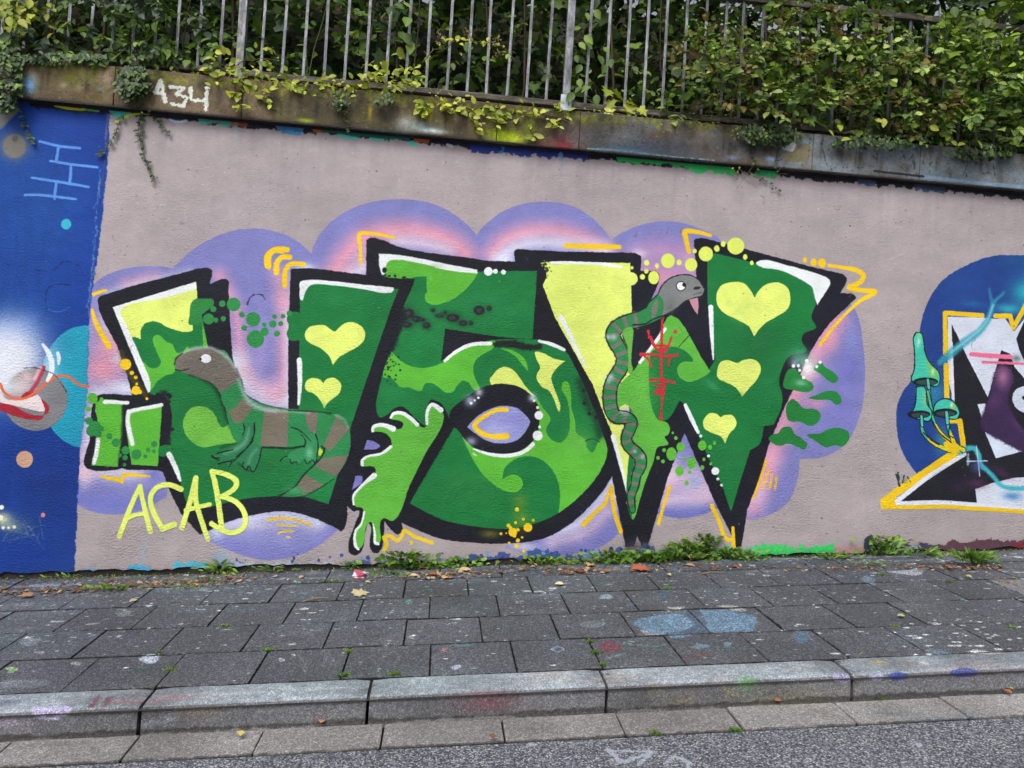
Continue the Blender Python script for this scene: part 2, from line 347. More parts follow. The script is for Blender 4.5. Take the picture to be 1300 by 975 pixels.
    S(620,390,60,DG2,.8,ry=30,clip=s1); S(540,420,40,DG2,.6,clip=s1); S(600,620,70,(42,124,64),.6,ry=30,clip=s1); S(700,520,40,DG2,.5,clip=s1); S(500,500,24,DG2,.6,clip=s1)
    F(TB((740,460),(860,452),(1000,470),(1320,540),(1290,600),(1200,680),(1120,718),(1050,735),(1005,715),(998,670),(1040,635),(1100,610,1),(1060,575),(1000,556),(940,558),(900,565),(745,550)), LG, .7, clip=s1)
    F(TC((-60,460),(230,520),(180,610),(90,690),(0,728),(-60,730)), LG, .7, clip=s1)
    F(TE((785,235),(830,280),(900,322),(980,336),(1050,325),(1120,295),(1200,240),(1320,170),(1450,170),(1430,210),(1380,240),(1330,275),(1305,330),(1315,400),(1345,470),(1310,475),(1270,425),(1240,415),(1200,450),(1175,488),(1130,492),(1080,455),(1040,433),(1000,434),(975,478),(950,482),(900,460),(840,455),(785,400),(735,395)), LG, .7, clip=s1)
    F(TF((375,212),(450,222),(515,262),(545,310),(552,355,1),(520,322),(480,270),(430,235)), LG, .8, clip=s1)
    F(TK((135,112),(240,330),(340,430),(400,465),(480,472),(520,430),(505,382),(450,362),(388,392,1),(405,320),(480,260),(560,245),(640,270),(705,330),(745,420),(755,500),(745,608,1),(870,560),(1000,400),(1080,220),(1040,110),(1000,150),(960,222),(925,190),(915,140),(860,100),(850,20),(828,-60),(825,-150),(800,-228),(775,-225),(765,-190),(800,-110),(815,-30),(805,110),(760,158),(700,140),(665,80),(695,10),(640,-70),(600,-130),(620,80),(560,170),(400,232),(200,190)), LG, .7, clip=s1)
    S(640,520,30,(130,200,90),.5,clip=s1); S(735,560,22,(110,190,84),.5,clip=s1)
    F(TF((310,405),(330,380),(360,345),(400,328),(450,342),(490,385),(530,445),(600,520,1),(560,505),(480,450),(400,440),(322,446)), LIME, .6)
    F(TF((597,235),(650,242),(710,275),(787,292,1),(735,335),(700,395),(712,450),(742,530),(758,590),(747,613),(732,580),(712,525),(685,480),(640,455),(605,390),(628,330),(605,280)), LIME, .6)
    F(TF((200,215),(250,240)), LG) if False else None
    F(TE((830,150),(860,70),(900,0),(830,-60),(790,20),(760,180),(790,235)), BLK, 5, 1.2, .95)
    for x, y, rx, ry in [(740,515,14,18),(770,552,10,6),(808,552,8,9),(865,560,14,7)]: D(340+x/5, 240+y/5, rx/5, BLK, ry/5, 1.2)
    for x, y, rx, ry in [(895,790,34,30),(945,825,30,20),(885,862,30,18),(1008,866,24,20),(1050,770,14,12),(1090,805,26,12),(1125,785,12,10),(1175,818,40,24),(1240,852,26,18),(1290,850,10,10),(980,830,20,10)]:
        S(340+x/5, 240+y/5, rx/5*1.5, (26,50,44), .8, ry=ry/5*1.6); D(340+x/5, 240+y/5, rx/5, (34,40,44), ry/5, 1.5); D(339+x/5, 239.6+y/5, rx/5*.5, (58,58,64), ry/5*.4, 2, rough=1.5)
    for x, y, rx, ry in [(242,770,36,30),(305,757,18,16),(190,852,13,12)]:
        S(560+x/5, 240+y/5, rx/5*1.8, (28,84,50), .6, ry=ry/5*1.8); D(560+x/5, 240+y/5, rx/5, (34,40,44), ry/5, 1.3); D(560+x/5, 240+y/5, rx/5*.5, (58,60,62), ry/5*.45, 2, rough=1.5)
    for _ in range(60): D(492+rng.normal()*7, 458+rng.normal()*16, rng.uniform(.5,1.6), BLK, soft=1.2, a=.8)
    Ln(TF((345,185),(450,182),(560,205),(625,200)), [7,10,8,7], (28,32,32), 3, 1.2, .95)
    Ln(TF((880,420),(930,560),(990,680),(1010,760)), 9, (24,52,40), 12, .8, .8)
    for x, y in [(908,560),(940,625),(905,480),(985,650)]: D(560+x/5, 400+y/5, 2.2, (26,34,34), soft=1.4)
    Ln(TF((915,800),(960,785),(1005,805)), 1, (26,70,40), 1.2)
    # ring with the little eye
    F(TF((55,618),(150,528),(250,465),(330,440),(400,437),(500,458),(570,508),(617,580),(622,690),(592,785),(500,862),(400,882),(280,868),(180,820),(105,730),(60,690)), BLK, .9)
    F(TF((165,710,1),(220,650),(300,600),(390,576),(480,590),(540,640),(568,675,1),(540,735),(480,795),(400,815),(320,808),(250,775),(195,735)), (148,152,214), .9)
    S(630,548,20,(190,196,232),.5,ry=12); S(598,560,8,(200,205,235),.7,ry=6); S(652,532,14,(132,130,200),.6,ry=8)
    Ln(TF((415,600),(360,602),(280,640),(212,702),(250,745),(330,772),(415,768)), [6,5.4,5.6,6.2,6.4,6.4,8], YEL, 1.)
    Ln(TF((205,850),(320,885),(440,890),(530,865),(583,820)), [2,4.4,5,5,5.4], WHT, .9); Ln(TF((205,880),(225,892)), 2, WHT, 1.6, .6, .7)
    Ln(TF((25,290),(95,232),(190,188),(312,180)), [3.6,4.4,4.8,5], WHT, .9); Ln(TF((622,165),(700,185),(780,220)), [3.6,5,4], WHT, 1.)
    for x, y, r in [(620,637,28),(613,765,32)]: D(560+x/5, 400+y/5, r/5, WHT, soft=1.2)
    S(676,505,6,(205,215,235),.9); S(597,509,8,(170,180,205),.9); S(608,498,6,(190,200,215),.9)
    for x, y, r in [(612,587,9),(590,543,9),(625,710,9),(190,560,9),(213,541,8),(237,526,8)]: D(560+x/5, 400+y/5, r/5, (246,250,252), soft=.8)
    F(TB((706,412,1),(800,415),(950,437),(1100,468),(1330,512,1),(1330,536,1),(1100,500),(950,468),(820,450),(768,458),(748,500),(744,545,1),(722,545,1),(706,480)), WHT, 1.5)
    F(TC((-40,468,1),(100,492),(230,515,1),(222,535,1),(100,525),(-40,500,1)), WHT, 1.2)
    for x, y, r in [(300,523,28),(345,523,16),(396,528,16)]: D(560+x/5, 240+y/5, r/5, WHT)
    for x, y, rx, ry in [(740,515,14,18),(745,545,10,6)]: D(340+x/5, 240+y/5, rx/5, BLK, ry/5, 1.2)
    # dripping piece
    F(TJ((1040,-85),(1072,-85),(1100,-55),(1118,5),(1000,230),(900,435),(800,655),(775,655),(740,640),(718,655),(712,700),(718,780),(700,805),(682,800),(668,740),(660,670),(650,662),(622,700),(612,780),(590,830),(560,830),(550,790),(556,715),(590,665),(606,600),(600,575),(560,565),(541,552),(543,500),(600,430),(680,365),(680,320),(650,308),(597,308),(600,272),(640,245),(720,228),(782,190),(781,140),(745,100),(700,90),(662,88),(668,62),(720,48),(800,72),(850,68),(860,35),(835,20),(775,5),(790,-20),(850,-28),(910,0),(960,50),(995,65),(1012,30),(1015,-50)), (98,186,66), .6)
    S(510,580,40,(110,196,76),.5,ry=50,ang=.4,clip=SILM) if False else None
    for p, w in [(TJ((780,2),(800,-25),(850,-28),(900,0),(948,45)),[3,4.4,4.4,5,5]),(TJ((1010,40),(1013,-40),(1040,-82),(1098,-48)),[3.4,4.4,4.4,7]),(TJ((665,85),(672,60),(730,48),(796,72)),[3.6,4.4,5,7]),
                 (TJ((600,300),(600,270),(640,245),(720,230),(780,186)),[4,3.4,3,3.4,4.4]),(TJ((545,552),(544,500),(600,430),(676,368)),[2.6,3.4,3.2,7]),(TJ((612,600),(592,680),(558,720),(558,815),(575,836)),[2.6,2.4,3,4,3]),(TJ((668,676),(680,740),(682,795),(700,803)),[1.6,2.4,3.6,3.6])]:
        Ln(p, w, WHT, .8)
    F(TJ((630,140,1),(680,155),(713,182),(690,200),(610,203,1)), (128,124,196), .7); F(TJ((556,372,1),(598,372),(600,405),(580,430),(535,460,1)), (126,124,196), .7)
    Ln(TJ((740,840),(755,800),(738,760),(775,752),(820,782),(850,755),(862,720),(940,760),(1045,795)), [4.6,5,5,4.4,4.6,4.6,4.6,4.6,4.8], (236,200,40), .9)
    D(522,689,2.6,(226,196,70),soft=1.4)
    Ln(TJ((0,650),(80,640),(180,650),(278,686)), 3.2, (232,196,50), 1., .7); Ln(TJ((65,683),(120,686),(190,690)), 2.6, (226,196,70), 1.2, .8); Ln(TJ((65,735),(110,722),(160,722)), 2.6, (226,196,70), 1.4, .8); D(366,682,3,(220,200,110),ry=1.5,soft=1.6)
    # yellow spatter on the six
    S(622,678,14,(150,150,40),.55,ry=6); S(660,636,10,(150,150,40),.45); S(662,660,14,(150,160,40),.4,ry=18)
    for x, y, r in [(482,583,13),(522,645,10),(473,668,9),(584,653,9),(427,685,12),(455,728,28),(488,712,11),(551,698,28),(380,738,10),(413,735,6),(514,761,8),(487,780,13),(432,797,9),(480,814,15),(524,847,11),(440,700,12),(465,750,12)]: D(560+x/5, 530+y/5, r/5, (246,208,30), soft=1.1)
    Ln(TK((905,680),(960,620),(1040,550),(1080,430)), [7,5,5,3], (242,196,24), .9, sm=False); Ln(TK((1080,440),(1090,540),(1112,640),(1140,722)), [4,5.4,5.4,6], (242,196,24), .9)
    # ---- third letter: lime stroke
    w1 = F([(686,334,1),(700,332),(760,333),(800,334,1),(802,388,1),(802,405),(800,440),(800,500),(797,560),(806,590),(808,612),(798,629,1),(778,552,1),(766,524,1),(752,488,1),(704,402,1),(689,362,1),(694,348)], LIME, .8, .5, keep=True)
    for _ in range(50): D(690+rng.normal()*4, 345+rng.normal()*8, rng.uniform(.5,1.8), BLK, soft=1.2, a=.8)
    S(704,334,8,(150,150,160),.7,ry=2.4,clip=w1); S(730,380,30,(212,236,110),.5,ry=40,clip=w1)
    Ln(TC((700,468),(860,466),(1000,472),(1140,495)), [3,5,5,4], WHT, 1.6, clip=w1)
    Ln(TF((758,10),(800,90),(860,220),(920,330)), [6,6,5,2], WHT, 1.8); Ln(TK((1090,120),(1130,260),(1180,470)), [5.4,5,2.6], WHT, 1.2)
    D(801,354,8.6,LIME,ry=8.6)
    # third letter: greens
    w2 = F([(898,332,1),(907,321,1),(958,334),(1000,345),(1031,362,1),(1036,386,1),(1030,403),(1036,416),(1020,424),(1018,433),(1024,445),(1002,452),(992,470),(989,488),(993,500),(991,520),(982,539,1),(970,541,1),(964,564),(952,572,1),
        (940,610,1),(928,650,1),(918,620,1),(896,574,1),(868,513,1),(863,508,1),(848,532),(837,536),(812,600),(806,645,1),(802,660,1),(796,640),(800,560),(802,500),(803,473),(814,460,1),(852,402,1),(900,469,1),(908,456,1),(898,380,1)], DG, .8, .4, keep=True)
    S(960,440,50,(34,112,62),.5,clip=w2); S(930,580,30,(42,124,72),.5,clip=w2); S(905,490,16,(60,150,104),.7,ry=5,ang=-.6,clip=w2); S(950,500,40,DG2,.4,ry=10,clip=w2); S(975,430,30,(28,98,56),.4,ry=20,clip=w2)
    F(TG((225,150),(270,80),(340,0),(460,-200),(700,145),(708,155),(650,200),(570,224),(515,195),(498,140),(530,98),(600,92),(560,35),(480,0),(430,5),(380,10),(340,30),(322,100),(318,180),(322,300),(342,400),(380,468),(430,480),(452,515),(440,560),(420,570),(442,620),(375,640),(350,720),(290,880),(258,985),(225,1090),(215,1100),(225,980),(250,850),(300,700),(250,640),(213,570),(232,480),(212,410),(170,365),(100,405),(105,320),(130,250),(180,190)), (96,184,66), .8, clip=None)
    S(818,500,16,(112,196,84),.5,ry=40)
    F(TD((455,612,1),(505,560),(560,520),(640,600),(620,640),(470,640)), BLK, 1.) if False else None
    Ln(TD((422,688),(350,785),(262,900)), [4.4,4.4,4], WHT, 1.)
    Ln(TD((712,550),(716,680),(728,882)), [7,6,2], WHT, 1.)
    F(TH((298,168),(340,150),(500,185),(680,235),(765,275),(770,300),(730,370),(688,435,1),(672,390),(655,325),(600,285),(450,215),(320,190)), WHT, 1.5, .4)
    S(1038,366,7,(205,215,222),.5,clip=None)
    H3 = TH((287,638,1),(255,575),(180,530),(100,490),(55,440),(46,380),(75,315),(150,290),(220,298),(265,345),(291,390,1),(315,345),(370,302),(450,295),(500,330),(517,395),(500,460),(430,510),(360,550),(315,595))
    H4 = TG((910,318,1),(870,262),(810,228),(757,200),(750,160),(772,100),(810,85),(880,105,1),(930,82),(1000,88),(1030,140),(1000,215),(955,265))
    H5 = TG((803,613,1),(775,572),(710,545),(672,520),(664,470),(700,426),(740,424),(775,448,1),(800,435),(850,437),(875,480),(862,520),(828,555))
    for h in (H3, H4, H5): F(h, LIME, .6)
    for c_ in ((940,395,14),(925,385,6),(1010,470,1)): S(c_[0], c_[1], c_[2], (205,226,120), .5)
    for q in range(12): Ln([(914+rng.uniform(0,80), 378+rng.uniform(-6,14)), (914+rng.uniform(0,80), 380+rng.uniform(-6,14))], 1, (206,226,118), 1.4, .6, .25)
    # bubbles
    for x, y, rx, ry in [(657,627,28,32),(520,637,26,30),(462,682,33,42),(590,740,29,38),(513,790,27,32),(470,548,8,9),(490,580,12,13),(415,657,12,13),(377,707,12,13),(408,728,12,12),(542,710,12,12),(578,798,12,11),(558,866,14,15),(707,638,13,16),(735,612,10,13),(668,717,10,11),(657,768,13,16),(711,743,9,11)]:
        D(760+x/5, 440+y/5, rx/5, (98,190,60), ry/5, .8)
    for x, y, r in [(740,790,25),(697,695,10),(757,840,10),(780,880,9),(648,567,10)]: D(760+x/5, 440+y/5, r/5, WHT, soft=.9)
    Ln(TG((550,372),(590,460),(632,545)), [5,6,4], WHT, 1.)
    for x, y, rx, ry in [(305,268,18,19),(440,255,44,47),(510,265,16,19),(370,288,13,16),(303,322,14,15),(278,357,17,18),(350,362,35,42),(587,280,40,42),(680,212,46,48),(610,193,13,15),(750,178,18,21),(790,148,16,19),(870,162,55,54),(930,232,14,18),(972,268,12,15),(212,300,9,11)]:
        D(760+x/5, 280+y/5, rx/5, (226,242,108), ry/5, 1.4)
    Ln(TD((573,198),(555,120),(548,72),(620,72),(712,95)), [5.6,6.6,7.4,5.6,4.4], YEL, 1.1)
    D(1022,330,2.6,YEL,ry=3.4,soft=1.8); D(1033,333,4,YEL,ry=5,soft=1.6); D(1043.6,334,5.2,YEL,ry=6,soft=1.6)
    Ln(TH((760,185),(860,200),(950,222),(982,250),(960,290),(888,325),(1000,345),(1055,352),(960,410),(860,500),(780,590),(705,690)), [4,5,6.6,7,6.6,6.4,6,7,5,4.4,4.6,4.4], YEL, 1.)
    for a_, b_ in [((1062,725),(985,965)),((1080,785),(1042,900)),((1102,815),(1085,900)),((1130,830),(1118,905))]: Ln(TG(a_, b_), [3.6,4.6,3.6] if a_[0]==1062 else 3, (236,190,24), 1.6, .6, .9, sm=False)
    Ln(TL((650,392),(610,520),(580,625)), [4.6,4.2,4.6], (240,196,26), .9); Ln(TL((920,510),(960,600),(1020,728),(1040,725)), [6,5,5,5], (240,196,26), .9); Ln(TL((1052,650),(1058,770)), [4,5], (240,196,26), .9)
    Ln([(862,440),(880,420)], 1, BLK)
    # green flakes on the right
    for pl in ([(442,305),(450,230),(480,172),(520,165),(560,200),(600,240),(660,280),(662,320),(610,342),(510,325)], [(668,170),(690,130),(722,118),(750,150),(820,195),(852,240),(820,275),(770,250),(720,205)],
               [(628,385),(700,360),(745,338),(790,332),(845,345),(876,415),(842,437),(780,400),(700,400)], [(460,500),(468,430),(510,392),(550,420),(590,460),(680,470),(722,515),(690,575),(640,597),(570,565),(480,555)],
               [(328,690),(360,658),(400,650),(430,610),(490,603),(530,660),(580,690),(618,730),(600,772),(550,755),(480,728),(410,745),(350,720)], [(618,662),(720,650),(780,618),(870,612),(930,645),(932,700),(880,750),(830,742),(760,755),(690,715)]):
        F(TM(*pl), (36,130,60), .6)
    S(1016,455,17,(120,180,160),.85,ry=13); S(1016,452,8,(60,130,96),.6,ry=6); S(1025,467,9,(240,244,246),.98,ry=9); S(1017,486,10,(130,186,160),.8,ry=5); S(1036,464,5,(140,180,160),.7); S(1009,462,6,(150,180,190),.7)
    for x, y, r in [(615,108,14),(515,145,13),(553,143,12),(562,178,12),(592,231,13),(716,118,12),(690,150,10)]: D(920+x/5.909, 440+y/5.909, r/5.909, (248,250,250), soft=1.)
    # red scribble
    RED = (208,44,62)
    for p, w in [(TD((405,605),(403,660),(398,800),(396,975)),3.4),(TG((396,0),(398,160),(402,330),(393,462)),3.),(TD((268,848),(340,850),(420,862),(498,852)),3.4),(TD((318,700),(318,745)),2.4),(TD((330,738),(362,808),(395,828),(430,812),(462,742)),3.6),
                 (TD((358,795),(430,795)),3),(TD((375,820),(425,835)),3),(TD((280,850),(315,885),(336,928)),2.8),(TD((494,855),(455,868),(442,920)),2.8),(TG((328,214),(400,212),(480,228)),3.6),(TG((360,245),(420,240)),3),(TG((420,262),(370,290),(410,300),(372,275)),4),(TG((360,292),(410,292)),4)]:
        Ln(p, w, RED, .9, .7)
    for x, y, r in [(405,606,9),(315,703,10),(486,706,11),(270,850,12),(495,856,10),(396,795,14)]: D(760+x/5, 280+y/5, r/5, RED, soft=1.)
    D(760+395/5, 440+455/5, 2.4, RED, ry=3.2)
    for _ in range(10): D(840+rng.normal()*9, 455+rng.normal()*30, .7, RED, soft=1)
    # ---- snake on the lime stroke
    path = [(832,396),(816,404),(798,409),(784,415),(778,424),(781,434),(787,444),(791,456),(788,468),(780,480),(775,492),(774,506),(776,520),(782,529),(793,530),(801,536),(799,546),(795,556),(798,566),(807,574),(813,582),(813,592),(808,603),(806,616),(801,630),(803,648)]
    W = [22,20,19,18,18,18,17,17,17,17,17,17,17,17,16,16,14,13,14,15,15,14,11,10,10,6]
    Ln(path, [w+2.4 for w in W], (40,44,42), 1.2); Ln(path, W, (46,134,76), .8)
    q = smooth(path, False, 8); acc = 0
    for i in range(8, len(q)-1):
        dx, dy = q[i+1][0]-q[i][0], q[i+1][1]-q[i][1]; L = math.hypot(dx, dy)+1e-6; acc += L
        wd = np.interp(i/len(q), np.linspace(0, 1, len(W)), W)
        if acc > 11.5:
            acc = 0; nx, ny = -dy/L*wd/2*.95, dx/L*wd/2*.95
            Ln([(q[i][0]-nx, q[i][1]-ny), (q[i][0]+nx, q[i][1]+ny)], 5, (118,116,108), 1., .5, sm=False)
    for x, y, r in [(779,428,5),(772,428,4),(772,482,6),(776,478,4),(795,521,7),(790,522,4),(816,580,4),(806,573,3)]: S(x, y, r, (188,202,208), .75)
    for side in (-1, 1):
        e = []
        for i in range(0, len(q)-1, 3):
            dx, dy = q[i+1][0]-q[i][0], q[i+1][1]-q[i][1]; L = math.hypot(dx, dy)+1e-6; wd = np.interp(i/len(q), np.linspace(0, 1, len(W)), W)/2
            e.append((q[i][0]-side*dy/L*wd, q[i][1]+side*dx/L*wd))
        Ln(e, 1.4, (30,34,34), 1., .4, sm=False)
    F(TF((1150,120),(1160,90),(1185,76),(1212,78),(1212,200),(1208,300),(1216,355),(1192,372),(1188,280),(1180,210),(1158,160)), (104,176,72), .7)
    Ln(TF((1150,125),(1165,165),(1185,210)), 1.2, (34,60,34), 1.)
    # head
    F(TD((332,505),(375,465),(398,420),(450,370),(520,346),(590,350),(640,382),(670,430),(656,472),(600,490),(545,512),(495,552),(430,592),(395,602),(330,580)), (126,132,132), .9)
    F(TD((330,508),(375,470),(405,500),(402,600),(340,640),(300,600)), (46,134,76), 1.); F(TD((345,530),(375,500),(362,600),(340,620)), (120,120,112), 1.)
    S(870,375,14,(146,150,150),.5,ry=5); S(852,385,8,(110,114,112),.6); S(850,392,8,(100,96,92),.5)
    Ln(TD((325,515),(375,468),(398,420),(450,368),(520,345),(590,349),(640,382),(668,428)), 1.6, (36,38,44), 1.)
    D(864.4,363.4,6.4,(40,40,46)); D(864.4,363.4,5.2,WHT); D(868.5,361.8,2.4,(26,26,32)); D(866,364,1,(26,26,32)) if False else None
    F(TD((598,436),(612,422),(652,424),(635,436)), (44,44,52), .7); Ln(TD((600,470),(655,455)), 1, (80,82,84), 1.)
    F(TD((575,502,1),(630,488,1),(634,545),(628,597,1),(600,560)), (196,140,158), .7)
    Ln(TD((330,505),(300,540),(220,572)), 1.6, (34,36,40), 1.); Ln(TD((402,605),(330,635),(300,655),(215,662)), 1.8, (34,36,40), 1.2)
    # ---- lizard on the first letter
    body = F([(283,444),(293,455),(300,472),(306,490),(316,505),(335,516),(360,520.5),(390,522),(412,524),(430,527),(438,534),(444,548),(445,566),(440,584),(431,599),(418,611),(402,621),(385,629),(370,631),(357,630,1),(364,624),(376,616),(386,602),(400,589),(409,576),(411,568),(400,566),(385,567),(350,568),(330,569),(310,568),(296,556),(290,535),(284,510),(278,497),(262,480),(250,470)], (44,136,78), .9, .4, keep=True)
    for pl in (TI((680,195),(832,200),(826,438),(652,432)), TI((935,200),(1018,205),(1002,380),(965,350),(945,270)), TI((1140,235),(1220,320),(1095,465),(1052,428)), TI((990,550),(1050,508),(1215,485),(1140,625),(1070,600)), TI((925,605),(1058,680),(930,750),(885,668))):
        F([(a[0], a[1], 1) for a in pl], (120,114,100), 1.4, .6, clip=body)
    F(TU((925,490,1),(1015,418,1),(1070,465),(1040,530),(985,575),(960,560)), (122,114,98), 1.4, .5)
    F(TU((880,375),(1000,290),(1020,400),(1010,425),(925,492)), (44,136,78), 1.)
    hm_ = F(TA((608,712),(622,672),(680,635),(760,612),(840,610),(905,640),(962,690),(1000,760),(1022,805),(965,850),(910,890),(870,850),(830,825),(760,798),(700,778),(640,755),(615,745)), None, 1.2, keep=True)
    F(TA((608,712),(622,672),(680,635),(760,612),(840,610),(905,640),(962,690),(1000,760),(1022,805),(965,850),(910,890),(870,850),(830,825),(760,798),(700,778),(640,755),(615,745)), (114,109,101), 1.2)
    for i in range(70): x_, y_ = rng.uniform(228, 300), rng.uniform(446, 490); Ln([(x_, y_), (x_+rng.uniform(-4,4), y_+rng.uniform(-2,2))], .9, [(88,84,78),(142,138,130)][i%2], 1.2, .6, .5, clip=hm_)
    Ln(TA((640,655),(700,622),(760,608),(840,608),(905,638),(960,690),(1000,752)), [1.5,3.4,4,3.4,4,4,3], (176,184,184), 4, .4, .75)
    Ln(TA((608,712),(618,675),(660,642)), 1.6, (50,44,44), 1.6); Ln(TA((1000,740),(1024,800),(1045,870)), 2.5, (60,70,74), 3, .4, .6)
    Ln(TA((614,746),(650,752),(700,742)), 1.4, (36,32,32), .9); D(100+807/5, 320+676/5, 6.8, WHT, 5.6, .8); D(100+773/5, 320+679/5, 1.7, (30,28,30))
    Ln(TA((700,780),(760,800),(830,830),(880,870)), 1.8, (40,60,44), 2., .4, .8)
    Ln(TU((990,300),(1020,380),(1060,440),(1140,480),(1219,492)), [3,5,7,5,4], (186,198,204), 7, .4, .7)
    Ln(TI((620,185),(700,205),(830,210),(960,218)), 3.4, (176,184,184), 5, .4, .6); Ln(TI((1130,235),(1180,260),(1210,310)), 3, (170,184,180), 4, .4, .6)
    Ln(TI((660,440),(750,442),(850,445),(925,432)), [2.4,2.4,2], (28,34,32), 2.); Ln(TI((1060,445),(1048,490),(1000,545),(930,612),(880,680),(820,722),(770,750)), 1.8, (26,34,30), 1.4)
    Ln(TI((830,205),(950,209),(1040,216),(1100,225)), 1.6, (30,50,36), 1.8); Ln(TI((1120,640),(1020,705),(930,750)), 1.2, (26,60,36), 1.2)
    S(374,622,14,(90,170,120),.6,ry=5); S(340,590,70,(30,100,54),.35,ry=10,clip=u1)
    # feet
    F(TI((555,290),(545,350),(500,420),(420,465),(360,485),(347,503),(388,508),(382,545),(422,522),(455,565),(470,520),(482,542),(535,500),(612,400),(617,290)), (40,122,78), .8)
    F(TI((662,442),(620,420),(545,490),(510,522),(548,555),(562,577),(582,560),(605,597),(642,520)), (40,122,78), .8)
    Ln(TI((580,320),(560,400),(500,450),(420,480)), [2,4,4,2], (150,190,176), 6, .4, .5); Ln(TI((630,450),(590,500),(580,540)), 3, (130,176,160), 5, .4, .45)
    Ln(TI((345,498),(372,512),(392,520)), 2.2, (26,34,34), 1.6); Ln(TI((520,545),(560,580),(600,590)), 2, (26,40,36), 3, .4, .6)
    for p in (((545,290),(552,325),(542,360)),((615,285),(610,370),(560,450),(500,510),(478,535)),((345,492),(365,505),(395,505)),((385,545),(430,532),(470,530),(452,566)),((470,520),(500,515)),((660,445),(645,520),(605,597),(580,560),(560,582),(540,560),(545,535)),((605,400),(570,440),(500,500)),((480,455),(430,465),(370,480))):
        Ln(TI(*p), 1.5, (24,30,32), .9, .4)
    F(TI((840,310),(920,340),(965,390),(945,430),(880,452),(822,490),(788,522),(830,506),(842,540),(872,530),(892,546),(940,502),(936,542),(972,522),(988,546),(1012,508),(1038,440),(1005,358)), (48,138,84), .8)
    S(393,575,5,(140,196,170),.6,ry=9)
    for p in (((845,310),(900,330),(950,375),(975,400)),((1003,355),(1020,420),(1010,500)),((780,525),(800,505),(825,495)),((840,515),(850,540),(880,530),(888,545)),((935,520),(950,545),(985,520),(1000,545),(1012,510)),((915,360),(940,400),(930,440)),((1040,430),(1062,458),(1045,490))): Ln(TI(*p), 1.3, (24,32,30), .9, .4)
    F(TI((1030,445),(1050,465),(1028,495),(1022,470)), (190,210,60), 1.)
    # ---- yellow drips on the left arm
    Ln(TU((262,130),(300,230),(360,330),(415,400)), [5,8,8,5], (110,96,30), 7, .6, .55)
    for x, y, r in [(290,207,35),(328,260,13),(353,288,12),(360,328,8),(355,368,28),(340,375,16),(378,378,14),(422,420,9)]: D(100+x/4.876, 420+y/4.876, r/4.876, (248,206,26), soft=1.)
    for i in range(150):    # thin coats, lighter and darker passes of the can
        x, y = rng.uniform(120, 1070), rng.uniform(310, 690); q = rng.uniform(-.6, .6)
        c_ = m.c([(x, y)])[0].astype(int)
        if 0 <= c_[0] < m.w and 0 <= c_[1] < m.h:
            b_ = m.a[c_[1], c_[0]]*255; k_ = rng.choice([.86, 1.12])
            if b_.min() > 60 and b_.max() < 170 or b_[1] > b_[0]+50: S(x, y, rng.uniform(5, 18), tuple(np.clip(b_*k_, 0, 255)), .3, ry=rng.uniform(2, 6), ang=q, clip=u1 if x < 450 else (s1 if x < 780 else w2))
    # ---- pale yellow-green writing in the lower left
    for p, w in TAG_STROKES: Ln(p, w, (228,244,118), .8, .3)
    # ---- blue panel on the far left
    edge = [(139,138,1),(137,200),(131,262),(126,310),(120,350),(114,395),(112,440),(110,500),(103,560),(99,620),(96,690),(94,745,1),(-260,760,1),(-200,90,1)]
    bp = F(edge, BLUE, 1.6, 1.2, keep=True)
    def B(*a, **k): S(*a, clip=bp, **k)
    B(40,260,90,(28,82,164),.8,ry=120); B(60,640,80,(22,54,128),.8,ry=90); B(20,400,60,(24,78,158),.5); B(90,700,40,(30,62,140),.5); B(-80,400,120,(26,70,150),.6)
    for i in range(40): Ln([(rng.uniform(0,110), rng.uniform(150,420)) for _ in range(1)]*1+[(rng.uniform(0,110), rng.uniform(150,720))], rng.uniform(1,4), [(36,88,172),(22,56,126)][i%2], 4, 1, .12, clip=bp)
    for i in range(30): Ln([(127-i*.5+rng.normal()*1.5, 215+i*6), (127-i*.5+rng.normal()*1.5, 222+i*6+rng.uniform(0,6))], 1.2, (104,140,190), 1.6, 1, .5)
    Ln([(137,145),(134,175)],1.6,(110,120,160),1.4,1,.8); Ln([(136,148),(133,200),(130,235)],1,(96,80,110),1.2,.6,.7)
    LB = (92,150,232)
    for p in (((245,290),(370,320),(495,332)),((362,322),(356,370),(348,410)),((312,412),(440,432),(602,450)),((440,440),(437,500),(432,545)),((197,515),(360,540),(548,572)),((350,545),(342,600),(338,645)),((155,622),(240,622),(340,632),(470,648))):
        Ln(TQ(*p), [3,3.6,3.2], LB, 1.1)
    B(18,186,17,(122,120,114),1.4); m.dot(18.5,185.5,14.5,(118,115,110),15,3,clip=bp); m.dot(19,176,4,(90,90,90),soft=3)
    F(TQ((0,100),(60,60),(120,85),(60,160),(0,215)), (112,116,118), 3, clip=bp)
    D(84,284.5,6.6,(56,182,206),soft=1.)
    Ln(TR((290,450),(283,380),(300,320),(370,298),(430,300)), 1.5, (16,36,84), 1.4, .5, .8); Ln(TR((300,450),(360,468),(430,440)), 1.2, (60,110,180), 1.6, .6, .7); Ln(TR((210,205),(300,215),(340,200),(400,155),(500,185)), 1.2, (16,40,96), 1.6, .8, .7)
    B(8,452,44,(222,230,246),1.2,ry=44); B(0,470,44,(226,232,246),1.1); B(14,425,30,(190,206,240),.7,ry=26); B(30,410,30,(110,140,208),.35,ry=20)
    tc = F([(108+58*math.cos(t), 491+78*math.sin(t)) for t in np.linspace(0, 2*math.pi, 24, False)], (34,160,190), 1., clip=bp, sm=False, keep=True)
    m.spray(70,440,18,(70,150,200),.6,clip=tc); m.spray(100,560,20,(30,140,190),.5,clip=tc); m.spray(60,470,14,(190,215,240),.8,ry=30,clip=tc)
